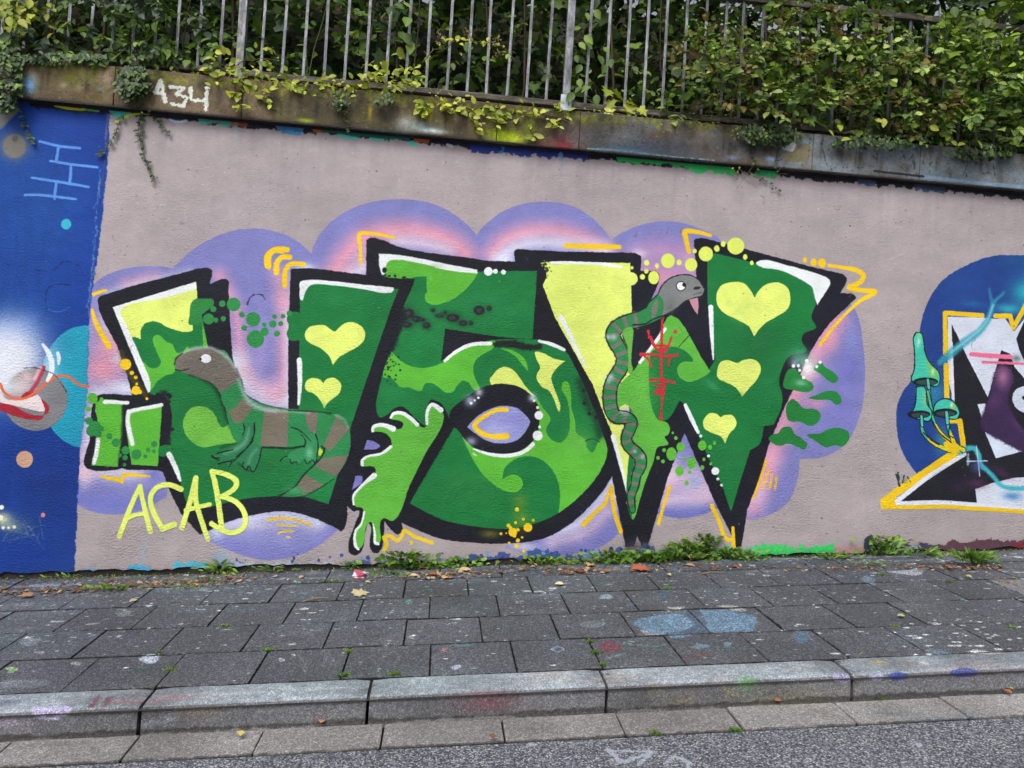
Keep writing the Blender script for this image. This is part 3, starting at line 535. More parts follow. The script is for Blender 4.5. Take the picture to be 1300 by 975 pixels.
    gc = F([(45+41*math.cos(t), 507+40*math.sin(t)) for t in np.linspace(0, 2*math.pi, 24, False)], (126,128,134), 1.4, clip=bp, sm=False, keep=True)
    B(10,450,34,(226,232,246),.98,ry=28); B(25,490,20,(224,204,210),.9,ry=16); B(6,490,14,(210,226,236),.9)
    F(TS((-10,125),(60,130),(150,175),(228,168),(232,135),(180,85),(150,60),(100,90),(212,160),(200,195),(160,200),(0,155),(-10,150)), (164,38,54), .8)
    F(TS((-10,60),(30,100),(90,105),(150,90),(180,80),(205,120),(212,158),(150,150),(60,128),(-10,105)), (228,214,216), 1.)
    Ln(TR((270,810),(235,900),(190,960)), 4.4, (180,60,84), 1.2); Ln(TR((250,815),(215,880)), 4, (228,176,186), 3)
    B(34,478,7,(232,196,200),.8)
    Ln([(-30,478),(0,487),(4,496),(14,504),(30,506),(48,496),(62,484),(76,477),(88,479),(100,488),(112,491)], 3.2, (222,108,70), .9)
    Ln(TR((265,670),(300,720),(320,780),(318,840),(295,890)), [3,6,6.4,6,4], (232,240,250), 1.4); Ln(TR((357,720),(365,755),(362,790)), [3.4,5,3], (226,236,250), 1.2)
    Ln(TR((150,815),(200,810),(260,825),(330,850),(360,880),(410,960)), 1.2, (80,40,60), 1.2, .6, .8)
    D(31.5,583,10.8,(206,164,138),soft=.8); D(54.6,654,3,(196,130,130),soft=.9)
    B(4,660,12,(236,236,180),.9,ry=10); B(14,668,9,(214,220,200),.7,ry=6); B(20,668,22,(96,118,130),.5,ry=14)
    for x, y, r in [(2,644,3),(1,657,3.4),(4,670,2.2),(11,670,1.8),(18,669,2)]: D(x, y, r, (240,240,214), soft=1.6)
    for i in range(14): Ln([(rng.uniform(0,60), 650+rng.uniform(0,40)), (rng.uniform(0,60), 655+rng.uniform(0,40))], .8, (120,140,160), 1, .6, .35)
    # ---- next mural on the far right
    disc = [(1285,324),(1310,325),(1370,338),(1420,380),(1448,450),(1452,530),(1425,600),(1380,632),(1300,640),(1200,640),(1165,603),(1150,582),(1141,560),(1138,535),(1139,515),(1145,500),(1156,484),(1166,470),(1166,440),(1169,412),(1175,390),(1184,372),(1200,353),(1231,335),(1261,325)]
    dm = F(disc, (34,66,140), 1., .5, keep=True)
    def R(*a, **k): S(*a, clip=dm, **k)
    R(1290,330,40,(30,92,146),.6,ry=16); R(1220,360,40,(36,76,146),.6); R(1180,540,30,(28,58,140),.5); R(1305,372,28,(40,178,190),.95,ry=22); R(1280,392,22,(50,170,190),.9,ry=8); R(1235,386,20,(42,110,170),.6,ry=6); R(1185,500,20,(50,140,180),.8,ry=30); R(1196,560,12,(60,150,180),.7,ry=24); R(1260,345,30,(36,64,132),.5)
    R(1330,420,40,(50,170,190),.6)
    F([(1203,402,1),(1246,403,1),(1264,405,1),(1276,404,1),(1287,421,1),(1306,398,1),(1330,396,1),(1408,408,1),(1396,520,1),(1420,652,1),(1300,646,1),(1137,641,1),(1136,634,1),(1222,580,1),(1220,545,1),(1203,480,1)], (214,222,240), .9)
    PK = (32,32,42)
    F([(1207.7,411,1),(1223,444,1),(1254,504.6,1),(1266,462,1),(1271,444.6,1),(1282,449,1),(1288,466,1),(1300,480,1),(1330,500,1),(1330,620,1),(1300,606),(1260,613,1),(1238,621,1),(1240,638,1),(1190,635),(1144,636,1),(1180,608),(1227,578,1),(1218,540),(1210,500,1)], PK, .8, .3)
    F([(1318,392,1),(1300,408,1),(1290,430,1),(1294,444),(1301,460,1),(1330,480,1),(1352,440,1),(1372,426,1),(1388,430,1),(1374,520,1),(1398,628,1),(1330,620,1),(1328,560,1),(1346,500,1),(1328,470,1),(1340,404,1)], PK, .8)
    Ln([(1330,398),(1412,404),(1400,520),(1424,655),(1300,648)], 6.5, (238,198,30), .8, sm=False); S(1362,520,16,(96,60,110),.7,ry=40)
    F(TO((915,605,1),(982,600,1),(963,755,1)), (206,214,232), .8); F(TP((862,50,1),(1000,95),(1180,160,1),(1147,185,1),(942,240,1)), (206,220,240), .8)
    F([(1305,490),(1290,494),(1285,505),(1290,518),(1305,525),(1330,520),(1330,495)], (196,206,224), .8); D(1300,505,2.5,PK)
    pu = F([(1266,466),(1272,463),(1284,470),(1287,484),(1282,494),(1280,512),(1285,524),(1302,548),(1330,560),(1330,580),(1270,560),(1245,540),(1256,504)], (58,40,76), 3, .6, keep=True, speck=1.)
    m.spray(1273,478,12,(156,104,146),.95,ry=18,clip=pu); m.spray(1262,510,14,(96,60,110),.6,clip=pu); m.spray(1292,540,20,(90,58,110),.5,ry=6,ang=-.7,clip=pu)
    S(1240,614,16,(90,48,90),.7,ry=8); S(1272,600,18,(78,48,90),.6,ry=6,ang=-.4); S(1215,618,10,(60,36,70),.5); S(1262,540,12,(50,36,70),.6); S(1290,455,8,(40,74,56),.6,ry=5)
    F([(1208,430,1),(1213,421,1),(1226,450,1),(1212,460,1)], PK, .8)
    YM = (238,198,30)
    Ln(TN((650,900),(650,740),(648,568),(700,570),(955,588)), 6.4, YM, .8, sm=False); Ln(TN((1065,592),(1185,592),(1213,690),(1300,530),(1330,470),(1490,560)), 6.8, YM, .8, sm=False)
    Ln(TO((655,0),(657,190)), 6.4, YM, .8, sm=False); Ln(TO((658,285),(664,560)), 7.4, YM, .8, sm=False); Ln(TO((695,745),(770,745)), 6, YM, .8, sm=False); Ln(TO((770,745),(800,945)), 7.6, YM, .8, sm=False)
    Ln(TN((690,610),(700,900)), 3.4, (210,220,238), .9, sm=False); Ln(TO((700,100),(715,560)), 4, (226,230,240), .9, sm=False)
    F(TP((100,540,1),(250,430,1),(590,200,1),(690,150,1),(690,240,1),(215,520,1),(218,582,1),(600,576,1),(800,592,1),(1200,605,1),(1200,648,1),(1000,632,1),(800,622,1),(600,606,1),(105,612,1)), YM, .8)
    Ln(TP((218,550),(460,362),(690,222)), 5, (224,230,244), 1., sm=False); Ln(TP((222,568),(500,562),(800,578),(1147,604)), 4, (226,232,246), 1., sm=False)
    F([(1116,601,1),(1141,600)], YM) if False else None
    TEAL = (58,160,186)
    Ln(TN((608,975),(700,900),(800,815),(930,720),(985,650),(1020,580),(1040,510),(1065,465),(1110,425),(1135,395)), [8,12,11,9,9,8,6,4,3,2], TEAL, 5, .4, .85); Ln(TN((1040,500),(1025,430),(1015,370)), [5,4,3], TEAL, 4, .4, .6)
    Ln(TN((700,890),(780,830),(850,775),(940,700),(1000,620),(1045,500)), [3,4,3,2.5,2.5,2], (150,214,226), 3, .4, .7)
    Ln(TP((680,190),(730,170),(785,168),(815,215),(835,290),(880,330),(930,380),(970,430),(1020,452),(1200,460)), [9,8,7,7,7,6,6,6,6,6], (62,184,200), 4, .4, .95)
    Ln(TP((800,150),(815,290),(824,370)), 1.4, (190,214,230), 1.4); Ln(TP((730,262),(880,258)), 1.6, (190,220,232), 1.4); Ln(TP((740,210),(738,285)), 3, (190,215,235), 2.4, .6, .7); S(1285,630,16,(40,120,190),.7,ry=6); S(1240,592,10,(90,110,190),.5)
    HP = (240,116,156)
    Ln(TO((862,192),(1000,205),(1190,216)), [5.4,6.4,6.2], HP, .8); Ln(TO((960,258),(1150,265),(1330,274)), [4,3.6,3.2], HP, .8)
    # mushrooms
    def outl(pl, col, w=1.9):
        F(pl, (18,28,36), .7); c0 = np.mean([a[:2] for a in pl], 0)
        Ln(pl+[pl[0]], w, (18,28,36), .8); F(pl, col, .7); Ln(pl+[pl[0]], 1.2, (18,28,36), .8)
    for p, w in [(TO((505,410),(525,560),(540,690),(600,830),(760,960),(800,985)),[3.4,3,3,4,5,6]),(TO((452,700),(465,830),(560,930),(690,985)),[3.6,3.6,4.4,6]),(TO((660,680),(672,780),(715,900),(740,960)),[4.6,3.6,5,6]),(TO((505,500),(540,660)),[3,3])]:
        Ln(p, [x+2 for x in w], (16,26,34), .9); Ln(p, w, (84,190,140), .8)
        j = smooth(p, False) if len(p) > 2 else p; j = j[len(j)//2:]
        if len(j) > 2: Ln(j, [w[-2]*.85, w[-1]], (222,206,44), 1.2, sm=False)
    F(TP((560,130),(620,110),(680,160),(670,200),(600,190)), (232,200,34), 1.); Ln(TO((470,840),(540,905),(600,940)), 1.6, (24,30,30), .9); Ln(TO((545,745),(600,840),(700,920)), 1.6, (24,30,30), .9); Ln(TO((690,780),(680,860),(715,880)), 1.6, (24,30,30), .9)
    c1 = TO((385,65),(410,18),(448,20),(468,80),(480,170),(520,265),(590,335),(605,400),(580,458),(500,440),(420,442),(370,400),(392,330),(398,200))
    outl(c1, (68,204,178)); k1 = F(c1, None, .8, keep=True)
    m.spray(1181,460,6,(150,200,70),.8,ry=26,ang=.2,clip=k1); m.spray(1189,474,6,(140,205,80),.8,ry=6,clip=k1); m.spray(1166,434,3,(220,240,220),.8,ry=7,clip=k1); m.spray(1184,472,3,(220,240,190),.8,ry=5,clip=k1); m.spray(1168,425,5,(120,214,110),.6,ry=8,clip=k1)
    D(1175,484.5,16,(20,32,36),5.4,1); D(1176,485.5,13.4,(52,84,74),3.4,1.4)
    c2 = TO((410,462),(475,462),(498,600),(538,670),(520,742),(450,735),(345,690),(388,650),(408,560))
    outl(c2, (66,200,182)); k2 = F(c2, None, .8, keep=True); m.spray(1175,505,5,(150,196,120),.8,ry=14,clip=k2)
    D(1167.5,526,13.6,(20,32,36),5,1); D(1168,527,11,(60,70,80),3.2,1.6)
    c3 = TO((550,660),(570,600),(610,570),(670,562),(730,600),(766,680),(745,725),(640,715),(560,690))
    outl(c3, (66,198,178)); k3 = F(c3, None, .8, keep=True); m.spray(1211,516,6,(150,200,110),.8,ry=6,clip=k3); m.spray(1208,514,2.4,(226,244,220),.8,ry=4,clip=k3)
    D(1200,524,15,(20,32,36),5.4,1); D(1200.5,525,12,(58,74,74),3.2,1.6)
    for p, w in [(TO((505,405),(515,470)),3.6),(TO((452,705),(460,780)),3.4),(TO((660,675),(668,760)),4.2)]: Ln(p, w+2, (18,28,36), .8); Ln(p, w, (90,200,190), .8)
    Ln([(1140,600),(1141,615)], 3, (40,50,56), 1.2, 1, .9); S(1148,610,5,(100,110,104),.5)
    for a_, b_, c_ in [((1138,603),(1142,617),2.4),((1148,604),(1146,612),1.6),((1152,606),(1156,612),1.4)]: Ln([a_, b_], c_, (36,54,52), 1., 1)
    # ---- black band under the coping; leftovers of old paint at top and foot
    top = lambda x: 130.5+ (x-33)*.0925
    def rag(xa, xb, col, d, a=.95, up=14, f=top, sgn=1):
        n = max(5, int((xb-xa)/3.4)); P = [(xa, f(xa)-sgn*up, 1), (xb, f(xb)-sgn*up, 1)]
        q0 = .7; xs_ = np.linspace(xb, xa, n)+rng.normal(size=n)*1.2
        for x in xs_: q0 = .55*q0+.45*rng.uniform(.1, 1.3); P.append((x, f(x)+sgn*d*q0))
        F(P, col, 1.3, 1.6, a)
    rag(36,1420,(30,30,40),6.5,.95); rag(70,140,(30,52,84),8); Ln([(70,134),(90,138),(108,139)],3.2,(226,216,40),1); Ln([(108,139),(125,141)],2.2,(120,190,90),1)
    F([(138,140),(168,138),(166,146),(156,152),(150,153),(143,146)], (84,196,190), 1.); Ln([(148,154),(165,146),(190,144)], 3, (222,222,50), 1.); rag(195,240,(40,46,74),7); Ln([(216,152),(226,155),(236,153)],3,(196,206,226),1.4)
    rag(252,300,(96,180,160),7,.9); rag(296,312,(196,96,60),7,.8); rag(320,330,(40,50,60),8); rag(352,384,(72,140,200),9); Ln([(366,168),(380,170)],4,(60,160,220),1.4); rag(398,412,(206,110,70),6)
    rag(410,520,(44,120,100),6,.9); Ln([(430,172),(452,176)],4,(96,196,190),1.6); Ln([(470,176),(486,178)],3,(96,196,180),1.6); F([(517,180),(530,180),(528,186),(520,184)],(90,196,180),1.); rag(527,542,(196,92,56),5)
    rag(572,606,(38,40,72),6); rag(600,745,(38,52,130),11,.95); rag(634,640,(60,140,180),10); rag(708,714,(110,170,220),16,.8); Ln([(568,184),(574,186)],4,(200,196,196),1.2)
    rag(784,930,(56,190,100),9,.95); F([(874,212),(900,214),(894,219),(886,221)],(60,190,104),1.4); F([(918,216),(932,217),(929,224)],(60,190,104),1.4); rag(960,984,(50,190,110),10,.9)
    rag(1090,1110,(70,90,130),9,.8); rag(1160,1200,(60,78,104),9,.8); rag(1300,1420,(60,60,90),9)
    S(976,226,3,(120,200,150),.4,ry=12); S(299,168,2,(140,190,190),.5,ry=14); S(713,206,2,(120,140,180),.4,ry=14)
    foot = lambda x: 730.5-.0277*x - (2 if x < 400 else 0)
    for xa, xb, col, d in [(165,190,(70,176,222),9),(222,262,(76,190,222),12),(105,125,(120,170,210),5),(270,310,(70,96,170),9),(300,420,(170,190,214),6),(440,470,(70,90,150),8),(480,560,(84,100,150),9),(560,590,(120,150,200),8),(590,650,(52,74,146),12),(652,672,(50,80,160),9),(672,710,(58,90,160),16),(718,790,(60,84,150),14),(740,760,(130,180,220),16),(790,830,(70,80,120),16),(815,900,(110,190,160),12),(900,960,(96,190,150),11),(960,1062,(60,210,100),15),(1060,1100,(190,150,150),8),(1100,1190,(60,56,80),9),(1140,1170,(150,176,204),7),(1190,1300,(84,50,66),11),(1285,1340,(140,40,56),11),(1340,1420,(60,56,80),11)]:
        rag(xa, xb, col, d, .9, up=14, f=foot, sgn=-1)
    F([(960,702),(968,690,1),(980,696),(1000,699),(1030,695),(1050,692),(1060,690,1),(1056,700),(1040,712),(965,712)], (56,208,104), 1.2, 1.5)
    F([(1100,682),(1108,680),(1112,690),(1122,688),(1130,694),(1128,706),(1098,706)], (54,60,78), 1.2, 2)
    S(282,710,12,(130,170,210),.6,ry=14); S(182,702,5,(140,180,210),.3,ry=20)
    for i in range(40): x = rng.uniform(270, 830); D(x, foot(x)-rng.uniform(4,14), rng.uniform(.8,2.6), [(52,80,156),(120,160,210),(44,60,120)][i%3], soft=1.2, rough=1.4)
    # ---- wear over everything
    for i in range(700):
        x, y = rng.uniform(0, 1320), rng.uniform(150, 715)
        D(x, y, rng.uniform(.25, .8), [(40,40,44), (196,196,200), (70,70,74)][i % 3], soft=1., a=rng.uniform(.2, .6))
    for i in range(34):
        x, y = rng.uniform(130, 1290), rng.uniform(165, 700); q = [(x, y)]
        for _ in range(3): q.append((q[-1][0]+rng.uniform(-5, 5), q[-1][1]+rng.uniform(-4, 8)))
        Ln(q, .7, (100, 92, 98), .9, .5, .5)
    m.mottle(.045, .035)
    # roller lanes, streaks below the coping, splashed dirt at the foot
    xs_ = np.arange(m.w)/m.ppm; rs = np.random.RandomState(5)
    lane = np.interp(xs_, np.arange(0, 8, .19), rs.uniform(-1, 1, len(np.arange(0, 8, .19)))); m.a *= (1+.012*lane)[None, :, None]
    zz = m.z0+np.arange(m.h)/m.ppm; st = vnoise(1, m.w, 9, rs)[0]*.6+vnoise(1, m.w, 31, rs)[0]*.6-.62
    run = np.clip(st, 0, 1)[None]*np.exp(-(HWALL-zz)/.28)[:, None]*.12; m.a *= (1-np.clip(run, 0, .1))[..., None]
    X_ = m.x0+xs_; base = (SLOPE_X*X_)[None]; hgt = zz[:, None]-base
    dirt = np.clip(np.exp(-np.clip(hgt-.02, 0, 9)/.035)*(.7+m.n2*1.4+m.n1*.9), 0, 1)*.3
    m.a += (np.array([78, 74, 74], np.float32)/255-m.a)*dirt[..., None]
    return m

HWALL = 2.63
TAG_STROKES = [(TV((252,688),(300,560),(345,450),(380,378)), [6.4,6.4,6,5.6]), (TV((380,378),(405,500),(443,655)), [5.6,6,6.4]), (TV((305,575),(350,555),(420,545)), [5,5,5]),
 (TV((632,395),(560,368),(485,385),(445,445),(465,540),(520,640)), [7,6.6,6.4,6.4,6.6,6.6]), (TV((520,640),(588,615)), [7.4,7.4]),
 (TV((640,632),(690,470),(725,325)), [7,6.4,6.4]), (TV((725,325),(725,460),(760,590),(800,705)), [6.4,6.4,6.4,6]), (TV((665,525),(740,505),(810,490)), [6,5.6,5.6]),
 (TV((885,635),(865,480),(845,360),(825,285)), [7,6.6,6.6,6]), (TV((825,285),(900,300),(975,345),(970,385),(885,440)), [6.4,6.4,7,6.4,6]), (TV((885,440),(975,475),(1030,555),(1022,630),(950,665),(880,645),(822,608)), [6,6.6,6.6,6.6,6.6,6,6.6])]
# ---------------------------------------------------------------- paint spilt on the pavement
SLABX = [-1.6331, -1.7544, .4505-.35*6, .3058-.35*6]
T1, T2, T3, T4 = T5(0, 690, 3.42), T5(320, 690, 3.42), T5(640, 690, 3.42), T5(960, 690, 3.42)
def paint_ground():
    g = Sheet(-4.2, 4.8, -3.0, 0.02, 330, (84, 86, 94), on_street, seed=9); g.vert = False
    r_ = lambda w: int((w-g.z0)*g.ppm)
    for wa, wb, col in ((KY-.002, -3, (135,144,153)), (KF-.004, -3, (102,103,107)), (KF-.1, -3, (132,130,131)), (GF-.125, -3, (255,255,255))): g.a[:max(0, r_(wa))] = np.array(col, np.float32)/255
    F, Ln, S, D = g.fill, g.line, g.spray, g.dot
    def world_dot(x, y, r, col, ex=1.3, a=1.):
        cx, cy, rr = (x-g.x0)*g.ppm, (y-g.z0)*g.ppm, r*g.ppm
        box = g._box(np.array([(cx, cy)]), rr*2+2)
        if box is None: return
        x0, x1, y0, y1 = box; X = (np.arange(x0, x1)[None]+.5-cx)/ex; Y = np.arange(y0, y1)[:, None]+.5-cy
        d = np.sqrt(X*X+Y*Y)-rr+(g.n1[y0:y1, x0:x1]*2.2+g.n2[y0:y1, x0:x1]*2.)*max(1, rr*.5)
        g._put(box, np.clip(.5-d/1.2, 0, 1)*a, col, None, False)
    def world_spray(x, y, r, col, a, ex=1.5):
        cx, cy, rr = (x-g.x0)*g.ppm, (y-g.z0)*g.ppm, r*g.ppm
        box = g._box(np.array([(cx, cy)]), rr*3)
        if box is None: return
        x0, x1, y0, y1 = box; X = (np.arange(x0, x1)[None]+.5-cx)/ex/rr; Y = (np.arange(y0, y1)[:, None]+.5-cy)/rr
        al = np.exp(-(X*X+Y*Y)*1.3)*a; q = g.gr[y0:y1, x0:x1]+.5
        g._put(box, (al*(q < .25+al*.8)).astype(np.float32), col, None, False)
    pal = [(150,160,168),(196,202,208),(96,124,138),(90,120,118),(120,124,130),(70,72,80),(128,118,116),(180,190,196),(84,110,140),(76,130,112)]
    base0 = g.a.copy()
    for i in range(130): world_spray(rng.uniform(-4, 4.6), rng.uniform(-1.7, 0), rng.uniform(.04, .2), pal[rng.randint(len(pal))], rng.uniform(.1, .34), rng.uniform(1, 3))
    for i in range(60): world_spray(rng.uniform(-4, 4.6), -abs(rng.normal())*.2, rng.uniform(.03, .12), [(136,156,172),(170,184,196),(90,110,130)][i % 3], rng.uniform(.3, .7), rng.uniform(1.5, 4))
    # pale runs along the foot of the wall
    Ln([(0,745),(90,742),(100,741)], 7, (150,166,196), 3, 3, .8); Ln([(330,735),(450,732),(560,724)], 8, (128,146,160), 5, 4, .6); Ln([(600,720),(700,716),(780,712)], 8, (126,140,158), 6, 4, .6)
    Ln([(900,711),(1060,708),(1160,706)], 4, (168,184,200), 3, 2.6, .8); Ln([(1130,712),(1300,706)], 5, (140,152,170), 4, 4, .6)
    # the big grey-blue puddles of paint
    BL = (104,132,160)
    F(T3((560,345),(620,318),(700,306),(755,305),(808,318),(838,350),(806,368),(740,385),(660,392),(610,384),(585,365)), BL, .9, 2.2)
    F(T3((845,285),(900,288),(960,284),(1020,300),(1096,318),(1090,350),(1082,375),(1000,380),(900,382),(870,365),(850,330)), BL, .9, 2.2)
    F(T3((760,298),(850,290),(880,350),(890,385),(770,386),(828,352)), (76,90,110), 1.5, 2, .95); F(T3((700,395),(820,396),(760,412),(720,408)), BL, .9, 1.6)
    F(T3((930,272),(1000,268),(1055,290),(1000,292),(960,280)), (186,186,184), .9, 3, .8); F(T3((715,280),(790,278),(740,290)), (190,190,188), .9, 2, .8)
    F(T3((590,375),(640,388),(700,394),(650,398),(605,390)), (170,160,158), .9, 2, .7)
    F(T3((825,440),(860,436),(892,446),(870,456),(830,454)), (110,130,150), .8, 1.6); F(T3((950,432),(985,430),(988,446),(960,450)), (110,130,150), .8, 1.6)
    F(T3((410,440),(450,425),(510,445),(500,465),(430,462)), (126,60,72), 3, 2.4, .8); Ln(T3((455,495),(520,478)), 3, (120,150,150), 2, 1.6, .8); Ln(T3((520,430),(590,440),(700,450)), 2.6, (96,150,128), 2.4, 2, .8)
    Ln(T3((800,495),(870,482),(900,488)), 6, (110,64,66), 3, 3, .6); F(T3((660,450),(700,448),(710,458),(670,460)), (70,90,96), 1, 1)
    g.line(T3((205,458),(230,448),(258,458),(232,470),(206,460)), 1.8, (140,156,190), 1., .8)
    F(T3((330,350),(400,335),(445,345),(400,365),(340,362)), (124,132,140), 4, 2, .7); F(T3((670,222),(700,214),(708,232),(680,236)), (74,106,126), 2, 1.5); F(T3((415,228),(460,222),(470,234),(425,238)), (130,156,170), 2, 1.4)
    F(T4((165,395),(200,378),(232,392),(225,425),(185,432)), (92,116,138), 4, 2, .9); F(T4((455,155),(480,140),(520,170),(500,185)), (128,150,172), 2, 3, .9); F(T4((575,120),(640,116),(725,114),(722,130),(640,132)), (160,168,182), 1., .8)
    F(T4((1020,165),(1180,160),(1300,175),(1300,215),(1180,225),(1100,200)), (126,126,128), 1, .6); F(T4((735,465),(790,458),(860,490),(780,495)), (110,128,146), 2, 2, .9); F(T4((930,460),(1010,470),(1060,480),(960,478)), (200,200,202), 1, 2, .9); Ln(T4((440,490),(510,430)), 2, (130,120,84), 2, 2, .6)
    F(T1((495,305),(540,290),(580,292),(560,312),(520,316)), (124,126,132), 1.4, 2); F(T1((600,500),(640,482),(690,484),(680,512),(630,516)), (190,200,220), .9, 1.4); F(T1((20,545),(60,535),(75,545),(40,560)), (140,176,120), 1, 2)
    F(T1((90,430),(170,410),(180,424),(100,444)), (122,132,142), 2, 3); F(T1((0,600),(120,590),(220,602),(180,620),(60,625),(0,630)), (116,122,128), 5, 4, .8); F(T1((305,520),(345,512),(350,524),(315,526)), (150,158,166), 1, 1.4)
    F(T1((640,545),(600,560)) + T1((550,540)), (70,86,84), 3) ; Ln(T1((690,275),(760,265)), 2, (100,140,120), 2, 2); Ln(T1((1020,285),(1060,288)), 5, (84,120,130), 3, 3, .7)
    F(T2((865,435),(930,425),(970,438),(930,450),(880,446)), (88,108,116), 2, 2); F(T2((822,455),(845,452),(842,468),(826,468)), (170,120,122), 1, 1); F(T2((862,535),(905,528),(905,540),(870,545)), (150,166,184), 1, 1.4)
    F(T2((115,500),(140,500),(140,508),(118,510)), (180,186,194), 1, 1); F(T2((172,480),(190,480),(188,488)), (190,196,204), 1, 1); F(T2((664,250),(690,246),(692,258),(668,260)), (90,150,124), 1, 1.4)
    for q in (((480,385),(520,365),(560,375),(530,405),(490,400)), ((480,400),(560,400),(620,370))): Ln(T2(*q), 2, (58,60,64), 3, 1.6, .6)
    # chalk scribbles, nearly gone
    for q in (((190,470),(215,500),(235,560)),((290,480),(330,460),(310,530)),((330,470),(360,520),(400,470)),((520,460),(535,520),(560,560)),((560,500),(600,470),(640,490),(610,530),(570,510)),((700,470),(760,450),(740,510),(700,500)),((830,470),(790,490),(800,530),(860,560))):
        Ln(T2(*q), 2.2, (124,128,134), 3, 2, .45)
    for q in (((340,420),(260,400),(240,430)),((600,150),(720,135))): Ln(T1(*q), 3, (80,96,100), 3, 2, .4)
    # kerb and gutter
    kt = lambda *a, **k: S(*a, **k)
    for i in range(160): S(rng.uniform(-20, 1330), rng.uniform(838, 905), rng.uniform(6, 30), [(128,138,146),(160,166,168),(116,122,128),(150,150,150)][i % 4], .3, ry=rng.uniform(2, 8)) if False else None
    k0, k1 = r_(KF-.004), r_(KY-.002); gq = g.a; g.a[k0:k1] *= (1+.28*g.n4[k0:k1]+.2*g.n3[k0:k1]+.12*g.n2[k0:k1])[..., None]
    k2 = r_(KF-.1); g.a[k2:k0] *= (1+.2*g.n4[k2:k0]+.16*g.n3[k2:k0])[..., None]; g.a[r_(GF-.1):k2] *= (1+.16*g.n4[r_(GF-.1):k2]+.1*g.n3[r_(GF-.1):k2])[..., None]
    F([(40,899),(60,896),(88,898),(87,906),(76,912),(50,912),(40,906)], (176,172,204), 1.2, 1.8); S(8,892,14,(70,76,100),.6,ry=5); S(12,918,18,(150,140,160),.7,ry=6)
    Ln([(124,885),(116,896)],4,(110,66,78),2,1.4,.9); Ln([(140,885),(133,896)],4,(110,66,78),2,1.4,.9); S(155,890,14,(160,112,120),.7,ry=4); S(214,887,30,(170,112,118),.75,ry=4,ang=.1)
    S(300,880,30,(176,182,186),.5,ry=4); S(420,874,24,(190,200,206),.5,ry=3); Ln([(352,872),(356,882),(350,890)],3,(110,112,116),3,2,.6); S(190,918,8,(150,160,176),.6,ry=5); S(214,914,6,(160,170,190),.6)
    S(250,905,20,(126,112,92),.5,ry=6); S(620,892,26,(130,82,92),.75,ry=8); S(610,880,16,(170,130,136),.5,ry=3); S(712,861,10,(176,162,140),.5,ry=3); S(790,860,12,(170,146,134),.6,ry=5); S(668,868,24,(160,150,146),.5,ry=3)
    S(949,866,9,(90,150,90),.85,ry=8); Ln([(918,868),(922,878),(936,882)],3,(140,136,92),2.4,2,.8); S(830,876,8,(130,126,96),.5,ry=8); S(868,888,14,(126,116,80),.5,ry=5); S(1000,888,50,(126,120,80),.35,ry=10)
    Ln([(1010,846),(1030,850),(1000,855),(985,850),(1005,846)],1.4,(116,120,124),1.4,1,.6); F([(1057,855),(1078,855),(1080,864),(1060,864)],(164,162,204),1,1.4); F([(1104,857),(1122,856),(1121,862),(1106,863)],(166,166,206),1,1.2)
    F([(1127,857),(1151,855),(1151,860),(1128,862)],(54,72,152),.9,1.); F([(1206,853),(1238,850),(1240,855),(1208,857)],(50,64,150),.9,1.); Ln([(1107,841),(1122,841)],4,(200,172,70),1.6,1.2,.9); S(1150,843,20,(120,100,96),.5,ry=4); S(1190,846,10,(100,128,150),.6,ry=3); S(1172,842,4,(220,224,230),.9)
    for i in range(260):
        world_dot(rng.uniform(-4, 4.6), rng.uniform(KF, KY), rng.uniform(.001, .005), [(200,206,210),(96,100,106),(140,150,170),(84,86,90)][i % 4], rng.uniform(.8, 2.4), rng.uniform(.3, .8))
    for i in range(60): world_spray(rng.uniform(-4, 4.6), rng.uniform(KF, KY), rng.uniform(.02, .07), [(120,128,136),(176,182,186),(160,140,140)][i % 3], rng.uniform(.2, .6), rng.uniform(1.5, 4))
    S(1130,906,26,(96,106,118),.7,ry=4,ang=-.1); S(1175,912,26,(90,102,116),.7,ry=3); S(1228,908,14,(92,110,128),.7,ry=4); S(1040,906,10,(130,120,110),.4); S(70,945,30,(104,100,102),.7,ry=5); S(180,960,40,(140,134,126),.4,ry=5)
    for i in range(40): world_spray(rng.uniform(-4, 4.6), rng.uniform(GF-.1, KF-.1), rng.uniform(.02, .08), [(120,116,112),(170,160,150),(130,124,126)][i % 3], rng.uniform(.2, .5), rng.uniform(1.5, 4))
    # chalk on the road
    CH = (205,213,232)
    for p in (((772,950),(790,966)),((790,966),(830,954)),((775,952),(828,952)),((826,955),(808,972)),((858,958),(846,968)),((858,958),(874,966),(876,975)),((1167,943),(1175,952))): Ln(p, 3.4, CH, 2.2, 2.2, .95, sm=False)
    S(675,943,4,CH,1.); S(735,942,8,(200,208,220),.6,ry=3); D(1172,949,3.6,(245,246,255),ry=3)
    wear = np.clip((g.n1*1.3+g.gr*.9+g.n2*.7+.46)*3, .5, 1)[..., None]; g.a[:] = base0+(g.a-base0)*wear
    for i in range(5200):
        y = -abs(rng.normal())*.75-.02
        if y < -1.72: y = rng.uniform(-1.7, 0)
        world_dot(rng.uniform(-4, 4.6), y, rng.uniform(.0010, .0052)*(1+(rng.rand() < .06)*1.8), pal[rng.randint(len(pal))] if rng.rand() < .6 else (206,212,216), rng.uniform(.8, 2.6), rng.uniform(.5, 1.))
    for i in range(90): world_dot(rng.normal()*.35+2.25, rng.uniform(-1.68, -1.25), rng.uniform(.003, .009), (214,220,226), rng.uniform(1, 2.6), .95)
    g.mottle(.10, .05)
    # dirt worked into the joints
    Y_ = (g.z0+(np.arange(g.h)+.5)/g.ppm)[:, None]+g.n3*.006
